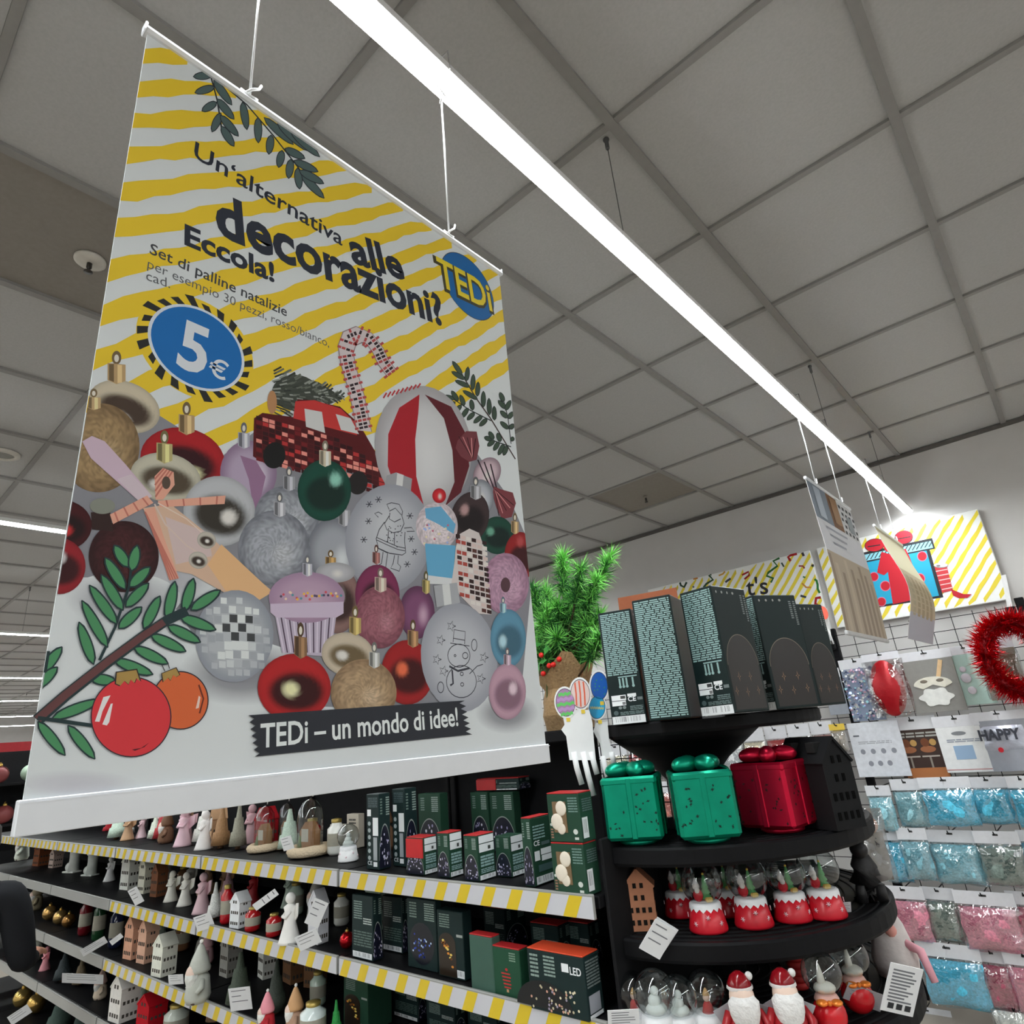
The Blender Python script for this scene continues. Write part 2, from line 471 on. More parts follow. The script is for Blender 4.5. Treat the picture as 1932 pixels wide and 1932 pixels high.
# slightly bellied sheet with thickness
sb = MB(); NU, NV = 10, 14; fr = []; bk = []
for j in range(NV + 1):
    for i in range(NU + 1):
        u = BY0 + (BY1 - BY0) * i / NU; v = BZ0 + (BZ1 - BZ0) * j / NV
        fr.append((BX + .0010, u, v)); bk.append((BX - .0006, u, v))
n = (NU + 1) * (NV + 1); W_ = NU + 1
fs = []
for j in range(NV):
    for i in range(NU):
        a = j * W_ + i
        fs.append((a, a + 1, a + W_ + 1, a + W_)); fs.append((n + a, n + a + W_, n + a + W_ + 1, n + a + 1))
ring = [i for i in range(W_)] + [j * W_ + NU for j in range(1, NV + 1)] + [NV * W_ + i for i in range(NU - 1, -1, -1)] + [j * W_ for j in range(NV - 1, 0, -1)]
for i in range(len(ring)):
    a, b_ = ring[i], ring[(i + 1) % len(ring)]; fs.append((a, n + a, n + b_, b_))
sb.add(fr + bk, fs)
def paper_mat():
    m = bpy.data.materials.new('banner_paper'); m.use_nodes = True
    nt = m.node_tree; b = nt.nodes['Principled BSDF']
    b.inputs['Base Color'].default_value = (*white_p, 1); b.inputs['Roughness'].default_value = .5
    return m
sb.build('sheet', paper_mat(), banner)

# --- yellow stripes, 45 degrees, torn-looking wavy edges
pr = Print(0)
yel = ink(196, 164, 40)
k = 0
for s_ in range(-14, 18):
    vc = 2.3645 + s_ * 0.0505                     # height of the stripe at the left edge
    top = []; bot = []
    r1 = random.Random(100 + s_)
    for i in range(41):
        u = BY0 + (BY1 - BY0) * i / 40
        base = vc + (u - BY0) * 0.93
        w1 = .0022 * math.sin(i * 1.1 + s_) + .0015 * math.sin(i * 2.3 + 2 * s_) + r1.uniform(-.0008, .0008)
        w2 = .0022 * math.sin(i * .9 + 2.2 * s_) + .0015 * math.sin(i * 2.6 + s_) + r1.uniform(-.0008, .0008)
        top.append((u, base + .0125 + w1)); bot.append((u, base - .0125 + w2))
    lo = 1.90 if True else 0
    uv = []; 
    seg = []
    for i in range(41):
        a, c_ = top[i][1], bot[i][1]
        floor_v = 1.905 - (top[i][0] - BY0) * 0.05
        a = min(BZ1 - .004, a); c_ = max(floor_v, c_)
        seg.append((top[i][0], a, c_, a - c_ > 1e-5))
    for i in range(40):
        if seg[i][3] and seg[i + 1][3]:
            m_ = len(uv); uv += [(seg[i][0], seg[i][2]), (seg[i + 1][0], seg[i + 1][2]), (seg[i + 1][0], seg[i + 1][1]), (seg[i][0], seg[i][1])]
    if uv:
        X = BX + .0012 + 1.4e-6
        sm = MB(); sm.add([(X, u, v) for u, v in uv], [(4 * q, 4 * q + 1, 4 * q + 2, 4 * q + 3) for q in range(len(uv) // 4)], yel)
        sm.build('yellow_stripe', PRINT, banner)
# printed grey ground of the ornament heap
pr.n = 2
pr.poly([(150, 760), (260, 760), (420, 860), (500, 800), (700, 860), (880, 830), (960, 940), (1000, 1010), (1010, 1120), (980, 1330), (820, 1340), (500, 1330), (400, 1250), (290, 1090), (120, 1090), (90, 1000)], ink(112, 112, 118)); pr.mb.build('heap_ground_print', PRINT, banner)
def soft(cx, cy, rx, ry, g, col=(185, 189, 191)):
    pr.mb = MB()
    NT = 28; rings = [(0, 1.0), (.5, .8), (.75, .4), (1.0, 0.0)]
    uv = [pr.at(cx, cy)]; d = ink(g, g, g + 6); w = white_p
    cols = [d]
    for q, s in rings[1:]:
        for j in range(NT):
            a = 2 * math.pi * j / NT
            uv.append(pr.at(cx + rx * q * math.cos(a), cy + ry * q * math.sin(a))); cols.append(tuple(w[i] + (d[i] - w[i]) * s for i in range(3)))
    fs = [(0, 1 + j, 1 + (j + 1) % NT) for j in range(NT)]
    for i in range(2):
        for j in range(NT):
            p, k2 = 1 + i * NT + j, 1 + i * NT + (j + 1) % NT; fs.append((p, p + NT, k2 + NT, k2))
    pr.raw(uv, fs, cols); pr.mb.build('printed_shadow', PRINT, banner)
soft(455, 1270, 120, 62, 105); soft(955, 1345, 60, 40, 110); soft(330, 1080, 90, 60, 150); soft(230, 1130, 110, 50, 140)
soft(140, 1480, 120, 28, 166)

# --- sprigs drawn along the top edge and at the right
pr = Print(14)
gd, ge = ink(66, 82, 82), ink(32, 36, 42)
def c1(x, y): return (200 + x * .4141, y * .4141)
pr.line([c1(475, 350), c1(505, 460), c1(525, 590)], 3.2, ge)
for a, t in [((480, 345), (398, 352)), ((490, 400), (405, 425)), ((500, 470), (437, 508)), ((520, 520), (482, 602)), ((490, 370), (570, 480)), ((505, 455), (580, 545)), ((520, 530), (600, 622)), ((525, 580), (580, 668))]:
    pr.leaf(c1(*a), c1(*t), 13, gd, ge, 1.5)
pr.line([c1(550, 405), c1(640, 480), c1(760, 620), c1(900, 800)], 4, ge)
for a, t in [((620, 470), (640, 592)), ((690, 540), (692, 652)), ((750, 620), (740, 704)), ((800, 690), (785, 764)), ((840, 730), (830, 814)), ((870, 770), (880, 862)), ((890, 800), (990, 904)),
             ((720, 540), (850, 660)), ((780, 565), (920, 690)), ((840, 600), (970, 716)), ((815, 680), (902, 724)), ((855, 735), (962, 784)), ((880, 780), (988, 838))]:
    pr.leaf(c1(*a), c1(*t), 13, gd, ge, 1.5)
pr.mb.build('sprig_print', PRINT, banner); pr.mb = MB()
def c3(x, y): return (450 + x * .2899, 600 + y * .2899)
g3, e3 = ink(52, 66, 54), ink(24, 30, 32)
pr.line([c3(1798, 920), c3(1640, 660), c3(1540, 520), c3(1440, 350)], 3.5, ink(52, 38, 36))
pr.line([c3(1640, 670), c3(1500, 600), c3(1380, 520)], 2.4, e3); pr.line([c3(1770, 820), c3(1750, 650), c3(1715, 510)], 2.4, e3); pr.line([c3(1770, 840), c3(1610, 785)], 2.4, e3)
for a, t in [((1450, 370), (1390, 285)), ((1470, 400), (1385, 352)), ((1480, 410), (1490, 322)), ((1500, 450), (1408, 410)), ((1520, 470), (1525, 370)), ((1550, 530), (1458, 476)), ((1550, 510), (1556, 420)), ((1590, 580), (1590, 480)), ((1630, 630), (1626, 526)), ((1662, 665), (1660, 578)),
             ((1400, 530), (1336, 510)), ((1425, 540), (1384, 478)), ((1405, 550), (1352, 584)), ((1465, 570), (1440, 505)), ((1445, 570), (1398, 624)), ((1490, 590), (1446, 654)), ((1530, 620), (1486, 664)), ((1520, 600), (1510, 535)), ((1580, 640), (1528, 684)), ((1612, 660), (1566, 704)),
             ((1722, 545), (1698, 488)), ((1735, 590), (1688, 540)), ((1735, 600), (1766, 540)), ((1745, 650), (1702, 608)), ((1752, 655), (1782, 615)), ((1752, 722), (1702, 678)), ((1762, 722), (1787, 694)), ((1768, 785), (1788, 795)),
             ((1640, 795), (1598, 778)), ((1655, 790), (1628, 743)), ((1660, 800), (1618, 834)), ((1690, 810), (1658, 862)), ((1700, 805), (1682, 752)), ((1722, 825), (1688, 892)), ((1742, 835), (1722, 894))]:
    pr.leaf(c3(*a), c3(*t), 7.5, g3, e3, 1.1)
pr.mb.build('sprig_print', PRINT, banner)

# --- printed photograph of ornaments
pr = Print(110)
GOLD, GOLDD = ink(178, 168, 148), ink(62, 52, 42)
RED, REDD = ink(150, 24, 30), ink(40, 6, 12)
SIL, SILD = ink(150, 153, 160), ink(72, 74, 82)
HOT = ink(185, 182, 178)
pr.ball(163, 721, 303, 816, 'mirror', GOLD, ink(58, 46, 38), HOT, .35, .05, -.45); pr.cap(219, 706, 34, 40)
pr.ball(112, 762, 262, 930, 'glit', ink(128, 106, 76), ink(84, 66, 46), ink(150, 132, 104), .15)
pr.cap(176, 762, 26, 26, (160, 135, 100))
pr.ball(263, 808, 424, 930, 'mirror', RED, REDD, ink(230, 190, 150), .2, .28, -.35); pr.cap(351, 802, 30, 40)
pr.ball(414, 832, 521, 955, 'matte', ink(146, 132, 152), ink(98, 72, 98), ink(180, 172, 182), 0, .35, -.1); pr.cap(459, 832, 22, 32, (140, 140, 150))
pr.poly([(452, 860), (482, 870), (500, 900), (492, 935), (478, 965), (468, 905)], ink(122, 92, 118))
# bottle-brush tree and mosaic pick-up
pr.ell(556, 742, 44, 34, ink(52, 56, 50), .05); pr.poly([(560, 710), (600, 722), (648, 752), (610, 768), (556, 774)], ink(52, 56, 50))
for q in range(150):
    t = rnd.random(); a = rnd.uniform(-1, 1); x = 512 + t * 132; w = 42 * (1 - t) ** .7
    y = 742 + t * 6 + a * w
    g = rnd.choice([(58, 62, 56), (84, 88, 80), (38, 42, 38), (120, 124, 118)])
    pr.line([(x, y), (x + 6 + 9 * (1 - t), y + a * 8)], 3.2, ink(*g))
pr.ell(512, 760, 9, 22, ink(150, 110, 76))
pr.poly([(478, 790), (494, 780), (552, 788), (560, 754), (584, 756), (640, 768), (676, 800), (705, 850), (728, 880), (732, 900), (716, 925), (690, 905), (640, 880), (560, 888), (500, 876), (476, 862)], ink(70, 12, 16))
tr = random.Random(3)
pr.lay(); pr.hold = True
for r_i in range(10):
    for q in range(20):
        x = 482 + q * 12.2; y = 785 + r_i * 8.6 + q * 3.4
        if x > 724 or y > 912 + (x - 600) * .12 or y < 782 + max(0, (x - 560)) * .62: continue
        c_ = tr.choice([(58, 10, 14), (40, 8, 12), (150, 40, 40), (92, 18, 22), (190, 120, 110), (58, 10, 14), (40, 8, 12)])
        pr.poly([(x, y), (x + 10.6, y + 3), (x + 10.6, y + 10), (x, y + 7)], ink(*c_))
pr.hold = False
pr.poly([(556, 758), (592, 756), (642, 772), (676, 806), (672, 822), (612, 806), (552, 790)], ink(160, 44, 42))
pr.poly([(573, 772), (606, 778), (612, 818), (576, 806)], ink(170, 170, 170)); pr.poly([(632, 782), (660, 790), (676, 820), (642, 812)], ink(170, 170, 170))
pr.ell(516, 860, 21, 25, ink(16, 15, 15), .2); pr.ell(674, 912, 18, 22, ink(26, 22, 22), .2)
# mosaic candy cane
path = [(686, 814), (672, 745), (656, 690), (651, 660), (658, 640), (676, 632), (696, 640), (712, 662), (722, 684), (737, 704)]
pr.line(path, 36, ink(120, 104, 108)); pr.line(path, 32, ink(172, 162, 164))
def along(pts, n):
    out = []; L = [0]
    for a, b_ in zip(pts, pts[1:]): L.append(L[-1] + math.hypot(b_[0] - a[0], b_[1] - a[1]))
    for i in range(n):
        d = L[-1] * i / (n - 1)
        for j in range(len(pts) - 1):
            if d <= L[j + 1] + 1e-6:
                t = (d - L[j]) / (L[j + 1] - L[j]); p, q = pts[j], pts[j + 1]
                l_ = math.hypot(q[0] - p[0], q[1] - p[1])
                out.append((p[0] + (q[0] - p[0]) * t, p[1] + (q[1] - p[1]) * t, (q[0] - p[0]) / l_, (q[1] - p[1]) / l_)); break
    return out
pr.lay(); pr.hold = True
for i, (x, y, ex, ey) in enumerate(along(path, 44)):
    for o in (-13, -4.5, 4.5, 13):
        c_ = (34, 20, 26) if (abs(o) < 5 and tr.random() < .55) else ((150, 62, 62) if i % 2 else (186, 178, 178))
        if c_ == (186, 178, 178): continue
        nx, ny = -ey, ex; w = 3.6; l = 2.3
        pr.poly([(x + nx * (o - w) - ex * l, y + ny * (o - w) - ey * l), (x + nx * (o + w) - ex * l, y + ny * (o + w) - ey * l), (x + nx * (o + w) + ex * l, y + ny * (o + w) + ey * l), (x + nx * (o - w) + ex * l, y + ny * (o - w) + ey * l)], ink(*c_))
pr.hold = False
# big red and white drop
pr.ball(706, 728, 888, 966, 'matte', ink(172, 172, 174), ink(120, 116, 120), ink(182, 182, 184), -.12)
for seg, c_ in (([(790, 745), (752, 770), (731, 820), (730, 880), (745, 925), (780, 958), (800, 962), (784, 900), (782, 830), (788, 780)], (140, 24, 34)),
                ([(800, 745), (836, 790), (852, 850), (856, 910), (838, 956), (868, 930), (884, 880), (878, 820), (850, 768)], (76, 20, 28))):
    pr.poly(seg, ink(*c_))
    xs = [p[0] for p in seg]; ys = [p[1] for p in seg]
    for q in range(26):
        a, b_ = tr.choice(seg), tr.choice(seg); t = tr.random() * .6 + .2; x, y = a[0] + (b_[0] - a[0]) * t * .5, a[1] + (b_[1] - a[1]) * t * .5
    
for q in range(9): pr.line([(722 + q * 8, 752 - q * 2.4), (728 + q * 8, 742 - q * 2.2)], 3, ink(150, 40, 46))
# wrapped candy at the right
pr.poly([(862, 832), (878, 814), (898, 815), (903, 842), (898, 868), (884, 872), (868, 862), (858, 846)], ink(96, 46, 52))
for q in range(5): pr.line([(864 + q * 8, 824 + q), (890, 866)], 2.2, ink(*((178, 120, 120) if q % 2 else (46, 12, 18))))
pr.ball(893, 862, 942, 926, 'matte', ink(170, 150, 158), ink(90, 70, 80), HOT, .5)
for q in range(3): pr.line([(900 + q * 12, 868 + q * 4), (914 + q * 8, 900), (926 + q * 5, 924)], 4, ink(36, 22, 30))
pr.poly([(930, 918), (944, 924), (966, 930), (972, 950), (964, 976), (946, 980), (936, 960), (928, 934)], ink(100, 46, 52))
for q in range(5): pr.line([(932, 924), (940 + q * 7, 974 - q * 5)], 2.2, ink(*((178, 120, 120) if q % 2 else (46, 12, 18))))
# second row
pr.ball(881, 905, 930, 976, 'matte', SIL, SILD, HOT)
pr.ball(244, 856, 378, 948, 'mirror', ink(172, 168, 152), ink(66, 56, 44), HOT, .2, -.2, -.35); pr.cap(309, 856, 30, 40, (150, 140, 96))
pr.ball(344, 899, 480, 1032, 'mirror', ink(166, 168, 172), ink(44, 40, 34), HOT, .25, .3, -.1)
pr.ball(478, 917, 600, 1040, 'glit', ink(128, 131, 138), SILD, ink(168, 170, 174)); pr.cap(544, 913, 22, 30, (130, 130, 136))
pr.ball(578, 978, 676, 1100, 'matte', ink(132, 135, 142), SILD, ink(182, 186, 188), 0, .35, -.3); pr.cap(648, 978, 22, 34, (130, 130, 134))
pr.ball(448, 964, 584, 1106, 'glit', ink(130, 133, 140), SILD, ink(170, 172, 174), .1); pr.cap(526, 962, 22, 30, (140, 140, 146))
pr.ball(560, 868, 661, 984, 'mirror', ink(14, 62, 50), ink(6, 30, 24), ink(120, 170, 155), 0, .42, .35); pr.cap(612, 866, 22, 32, (170, 160, 140))
pr.ball(905, 975, 968, 1046, 'mirror', ink(18, 60, 48), ink(8, 26, 22), ink(90, 140, 120), 0, -.4, .2)
pr.ball(950, 1004, 1010, 1096, 'mirror', ink(130, 24, 26), ink(50, 10, 14), ink(150, 60, 60), 0, 0, .6); pr.cap(970, 996, 14, 26)
pr.ball(849, 928, 921, 1026, 'mirror', ink(54, 40, 42), ink(22, 14, 16), ink(150, 120, 120), .2, -.35, .25); pr.cap(896, 930, 20, 28, (130, 130, 134))
pr.poly([(728, 898), (746, 892), (776, 904), (772, 940), (722, 932)], ink(128, 128, 132)); pr.poly([(748, 893), (760, 897), (756, 936), (744, 934)], ink(178, 178, 178))
pr.ball(650, 914, 812, 1120, 'matte', ink(152, 154, 160), ink(110, 112, 122), ink(164, 166, 170), .12, -.1, .2)
# line drawing of a bearded man in a long belted coat on the white bauble
lk = ink(46, 46, 54)
def cl(pts, w=1.6): pr.line([c3(*p) for p in pts], w, lk)
cl([(975, 1250), (960, 1215), (990, 1205), (1040, 1215), (1062, 1260), (1058, 1290)]); cl([(975, 1260), (1015, 1240), (1055, 1285)]); cl([(980, 1270), (975, 1310), (1010, 1330), (1050, 1310)])
cl([(975, 1290), (945, 1340), (960, 1380), (1000, 1400), (1050, 1390), (1072, 1340), (1058, 1290)]); cl([(945, 1330), (910, 1380), (890, 1440), (905, 1500), (980, 1535), (1060, 1545), (1082, 1530), (1075, 1450), (1078, 1395)])
cl([(892, 1430), (960, 1460), (1030, 1490), (1078, 1500)]); cl([(890, 1445), (960, 1478), (1030, 1508), (1078, 1518)]); cl([(970, 1390), (965, 1460)]); cl([(1010, 1400), (1008, 1480)])
cl([(900, 1500), (960, 1530), (1060, 1545)]); cl([(935, 1525), (925, 1600), (900, 1615), (890, 1640), (950, 1650), (955, 1600), (965, 1535)]); cl([(1010, 1545), (1000, 1600), (985, 1630), (1040, 1650), (1050, 1620), (1030, 1600), (1035, 1548)])
cl([(1072, 1370), (1120, 1365), (1140, 1390), (1090, 1392)]); cl([(930, 1280), (905, 1265), (880, 1275), (905, 1300)])
for x, y in [(905, 1185), (845, 1215), (840, 1325), (810, 1445), (1110, 1290), (1118, 1440), (1140, 1525), (1092, 1605)]:
    for a in (0, 1.05, 2.1): pr.line([c3(x - 22 * math.cos(a), y - 22 * math.sin(a)), c3(x + 22 * math.cos(a), y + 22 * math.sin(a))], 1.6, lk)
for q in range(22): 
    x, y = tr.uniform(950, 1060), tr.uniform(1330, 1500); pr.ell(*c3(x, y), 1.2, 1.2, lk, n=6)
# ice-cream sundae
pr.ball(783, 948, 862, 1040, 'glit', ink(178, 168, 172), ink(150, 140, 146), ink(186, 178, 180))
pr.poly([(800, 960), (830, 956), (858, 990), (854, 1008), (826, 990), (802, 978)], ink(86, 140, 172)); pr.poly([(800, 1026), (858, 1030), (852, 1100), (806, 1098)], ink(82, 140, 172)); pr.poly([(806, 1086), (854, 1092), (852, 1104), (806, 1102)], ink(178, 180, 182))
pr.ball(814, 922, 840, 950, 'matte', ink(170, 28, 36), ink(110, 12, 20), HOT)
for q in range(16): pr.ell(tr.uniform(795, 850), tr.uniform(990, 1028), 2.2, 2.2, ink(*tr.choice([(160, 90, 110), (130, 150, 190), (190, 180, 150)])), n=6)
# mosaic bell and doughnut
pr.ball(908, 1044, 996, 1160, 'glit', ink(150, 118, 138), ink(120, 86, 106), ink(172, 140, 158)); pr.ell(952, 1104, 9, 14, ink(70, 46, 52)); 
pr.poly([(858, 1034), (866, 1008), (884, 998), (902, 1006), (914, 1040), (918, 1100), (926, 1160), (900, 1158), (868, 1126), (850, 1100), (856, 1060)], ink(176, 168, 166))
for r_i in range(15):
    for q in range(6):
        x = 858 + q * 10 + r_i * .7; y = 1008 + r_i * 10 + q * 2.5
        c_ = (140, 58, 50) if q < 2 and r_i % 2 else tr.choice([(40, 22, 22), (70, 40, 36), (178, 160, 156), (186, 180, 176), (40, 22, 22)])
        if y > 1120 + q * 8: continue
        pr.poly([(x, y), (x + 8.4, y + 2), (x + 8.4, y + 9), (x, y + 7)], ink(*c_))
# dark reds at the left edge
pr.ball(60, 945, 172, 1040, 'mirror', ink(60, 14, 18), ink(24, 6, 8), ink(170, 40, 42), 0, .12, -.2); pr.ball(60, 1016, 160, 1122, 'mirror', ink(130, 26, 34), ink(46, 10, 14), ink(186, 180, 182), 0, .05, .3)
pr.ball(166, 984, 298, 1118, 'glit', ink(52, 20, 22), ink(30, 10, 12), ink(90, 52, 50)); pr.poly([(170, 968), (206, 964), (212, 1004), (172, 1000)], ink(40, 24, 22)); pr.ell(192, 956, 24, 15, ink(110, 112, 104))
# peach gift roll with gingham ribbon
pr.poly([(152, 834), (172, 824), (196, 834), (236, 878), (286, 938), (262, 948), (226, 916), (170, 866)], ink(168, 148, 162)); pr.poly([(220, 905), (246, 896), (286, 938), (262, 948)], ink(172, 158, 166))
pr.poly([(268, 960), (320, 952), (392, 1010), (445, 1060), (512, 1116), (486, 1130), (420, 1118), (360, 1084), (330, 1078), (296, 1010)], ink(176, 148, 128)); pr.poly([(390, 1066), (416, 1028), (512, 1118), (482, 1136), (424, 1116)], ink(188, 150, 110)); pr.poly([(310, 976), (392, 1006), (398, 1050), (330, 1066)], ink(172, 154, 152))
for pts in ([(288, 950), (212, 990), (206, 972), (276, 936)], [(296, 946), (424, 936), (422, 952), (300, 958)], [(270, 962), (286, 1000), (318, 1096), (336, 1092), (306, 1010), (290, 958)], [(292, 944), (290, 900), (306, 884), (326, 892), (328, 916), (306, 944)]):
    pr.poly(pts, ink(186, 136, 118))
    a, b_ = pts[0], pts[2]
    for q in range(4): t = (q + .5) / 4; pr.line([(pts[0][0] + (pts[1][0] - pts[0][0]) * t, pts[0][1] + (pts[1][1] - pts[0][1]) * t), (pts[3][0] + (pts[2][0] - pts[3][0]) * t, pts[3][1] + (pts[2][1] - pts[3][1]) * t)], 3, ink(160, 96, 84))
pr.ell(312, 912, 8, 12, ink(70, 58, 50)); pr.line([(290, 952), (310, 990), (350, 1030), (372, 1044)], 3, ink(176, 158, 150)); pr.line([(296, 950), (350, 980), (384, 1010)], 2, ink(186, 170, 160))
for x, y in ((388, 1020), (372, 1058)): pr.ball(x - 18, y - 16, x + 18, y + 16, 'mirror', ink(170, 164, 154), ink(50, 40, 34), HOT, .3)
# bottom rows
pr.ball(592, 1066, 676, 1196, 'mirror', ink(120, 92, 88), ink(46, 28, 26), HOT, 0, .1, .1); pr.cap(622, 1062, 20, 22, (140, 112, 70))
pr.ball(594, 1062, 668, 1100, 'matte', ink(150, 150, 154), ink(120, 120, 124), HOT); 
pr.ball(668, 1066, 752, 1180, 'mirror', ink(110, 40, 74), ink(36, 14, 22), ink(150, 110, 120), 0, .3, -.2); pr.cap(708, 1054, 14, 24, (120, 80, 76))
pr.ball(752, 1106, 818, 1206, 'matte', ink(104, 62, 92), ink(58, 28, 50), ink(170, 140, 160), 0, .35, -.1); pr.cap(802, 1108, 14, 28, (140, 126, 80))
pr.ball(668, 1106, 762, 1224, 'glit', ink(124, 76, 86), ink(90, 46, 58), ink(160, 116, 124)); pr.cap(716, 1104, 22, 30, (160, 140, 130))
pr.ball(367, 1114, 514, 1288, 'matte', ink(150, 154, 158), ink(104, 108, 120), ink(176, 180, 182), .1)
for r_i in range(9):
    for q in range(9):
        a = (q - 4) / 4.6; b_ = (r_i - 4) / 4.6
        if a * a + b_ * b_ > .86: continue
        x = 442 + a * 68 + b_ * 8; y = 1202 + b_ * 78 + a * a * 10; w = 6.6 * (1.2 - .4 * (a * a + b_ * b_))
        c_ = (52, 54, 56) if (r_i in (2, 3, 4) and q in (3, 4, 5, 6) and (r_i + q) % 2 == 0) else tr.choice([(168, 172, 174), (150, 154, 158), (182, 186, 186), (136, 140, 146)])
        pr.poly([(x - w, y - w - 1), (x + w, y - w), (x + w, y + w), (x - w, y + w - 1)], ink(*c_))
pr.poly([(514, 1146), (634, 1150), (622, 1240), (530, 1232)], ink(156, 146, 162))
for q in range(15): pr.line([(519 + q * 7.8, 1156), (534 + q * 6.2, 1232)], 2.6, ink(*((64, 50, 66) if q % 2 else (180, 170, 184))))
pr.ball(505, 1080, 648, 1176, 'matte', ink(150, 126, 146), ink(126, 102, 126), ink(162, 138, 156)); pr.poly([(508, 1140), (646, 1136), (646, 1158), (632, 1166), (520, 1166), (508, 1156)], ink(166, 152, 170)); pr.cap(578, 1076, 18, 26, (150, 150, 160))
for q in range(26): pr.ell(530 + q * 4.4 + tr.uniform(-2, 2), 1126 + tr.uniform(-8, 8), 2.6, 2.6, ink(*tr.choice([(190, 150, 60), (170, 70, 80), (70, 120, 130), (70, 60, 80), (190, 170, 150)])), n=6)
pr.ball(604, 1194, 704, 1276, 'mirror', ink(176, 164, 146), ink(90, 76, 54), HOT, .2, -.2, -.1); pr.cap(668, 1182, 22, 36, (150, 130, 80))
pr.ball(717, 1208, 816, 1330, 'mirror', ink(140, 24, 26), ink(52, 8, 10), ink(190, 90, 60), 0, -.2, .1); pr.cap(777, 1206, 20, 34, (130, 100, 70))
pr.ball(484, 1234, 622, 1362, 'mirror', ink(158, 28, 30), ink(44, 6, 8), ink(230, 190, 150), 0, -.1, -.05); pr.cap(565, 1222, 24, 44, (110, 84, 60))
pr.ball(622, 1244, 746, 1370, 'glit', ink(140, 118, 92), ink(104, 82, 60), ink(180, 160, 136)); pr.cap(704, 1246, 20, 32, (150, 150, 146))
pr.ball(792, 1138, 936, 1344, 'matte', ink(154, 156, 162), ink(116, 118, 128), ink(164, 166, 172), -.1, -.1, .1)
pr.poly([(816, 1106), (860, 1100), (866, 1138), (822, 1146)], ink(140, 142, 146)); pr.poly([(832, 1104), (846, 1102), (850, 1140), (836, 1143)], ink(178, 180, 180))
def c5(x, y): return (340 + x * .3623, 1040 + y * .3623)
def sn(pts, w=1.6): pr.line([c5(*p) for p in pts], w, lk)
def circ(x, y, rx, ry, w=1.6): sn([(x + rx * math.cos(a), y + ry * math.sin(a)) for a in [2 * math.pi * i / 22 for i in range(23)]], w)
circ(1445, 545, 58, 60); circ(1458, 680, 78, 84); sn([(1400, 480), (1500, 495)]); sn([(1415, 475), (1420, 410), (1478, 420), (1475, 485)]); sn([(1417, 455), (1475, 465)]); circ(1478, 545, 14, 16); sn([(1395, 600), (1440, 625), (1500, 610)], 4); sn([(1410, 620), (1415, 690), (1400, 700)], 4)
circ(1460, 640, 8, 9); circ(1462, 695, 8, 9); circ(1425, 545, 5, 5); sn([(1500, 640), (1540, 600), (1570, 590)]); circ(1525, 490, 14, 30); circ(1350, 710, 16, 28)
for x, y in ((1330, 565), (1365, 625), (1575, 555), (1560, 665), (1350, 465), (1405, 392)):
    sn([(x + (24 if i % 2 == 0 else 10) * math.cos(math.pi * i / 5), y + (28 if i % 2 == 0 else 11) * math.sin(math.pi * i / 5)) for i in range(11)], 1.4)
pr.ball(923, 1150, 990, 1260, 'mirror', ink(84, 130, 154), ink(52, 84, 100), ink(150, 180, 190), 0, -.3, -.1); pr.cap(947, 1148, 12, 20, (120, 150, 166))
pr.ball(920, 1252, 990, 1358, 'mirror', ink(170, 136, 152), ink(112, 84, 98), ink(188, 168, 178), 0, .3, .1); pr.cap(955, 1246, 14, 22, (150, 130, 140))
pr.mb.build('ornament_photo_print', PRINT, banner)

# --- cartoon branch with two baubles, bottom left
pr = Print(1050)
def c4(x, y): return (x * .2899, 1000 + y * .2899)
lf, le = ink(62, 116, 78), ink(28, 44, 46)
for q in ([(640, 850), (740, 640), (830, 380), (850, 230)],): pr.line([c4(*p) for p in q], 5, le)
for a, t in [((600, 870), (510, 610)), ((690, 760), (530, 470)), ((750, 610), (580, 370)), ((790, 520), (655, 300)), ((805, 385), (680, 190)), ((825, 240), (740, 110)), ((850, 265), (885, 110)), ((840, 370), (965, 250)), ((815, 500), (955, 355)), ((770, 640), (910, 510)),
             ((930, 640), (1030, 440)), ((1080, 580), (1130, 345)), ((1190, 530), (1250, 325)), ((1240, 520), (1420, 400)), ((1170, 570), (1390, 650)), ((1090, 630), (1290, 730)), ((980, 690), (1195, 790)), ((870, 770), (1080, 870)), ((740, 850), (980, 940)), ((590, 970), (740, 985)),
             ((255, 940), (392, 770)), ((225, 1030), (362, 900)), ((340, 1225), (640, 1110)), ((245, 1255), (412, 1462)), ((440, 1280), (605, 1485))]:
    pr.leaf(c4(*a), c4(*t), 17, lf, le, 3.0)
pr.line([c4(270, 790), c4(240, 930)], 5, le)
pr.line([c4(190, 1240), c4(420, 1080), c4(700, 860), c4(930, 690), c4(1080, 590), c4(1210, 530)], 22, le); pr.line([c4(190, 1235), c4(420, 1075), c4(700, 855), c4(930, 688), c4(1060, 602)], 15, ink(84, 52, 52))
pr.line([c4(230, 1225), c4(420, 1250), c4(600, 1275)], 7, le)
def toon(cx, cy, rx, ry, col):
    pr.ell(cx, cy, rx + 2.2, ry + 2.2, ink(40, 32, 40), n=48); pr.ell(cx, cy, rx, ry, col, n=48)
toon(338, 1322, 51, 53, ink(178, 84, 46)); toon(245, 1353, 74, 74, ink(178, 46, 52))
pr.line([c4(1285, 1010), c4(1315, 1100), c4(1290, 1195)], 3, ink(90, 36, 24)); pr.poly([c4(1285, 1080), c4(1296, 1090), c4(1285, 1160), c4(1265, 1165)], ink(205, 170, 160))
for dx in (0, 48):
    pr.poly([c4(665 + dx, 1090 + dx * .9), c4(712 + dx * .3, 1078 + dx * 1.1), c4(660 + dx * .9, 1180 + dx * 1.5), c4(640 + dx, 1250 + dx * .5), c4(610 + dx, 1248 + dx * .4)], ink(210, 190, 190))
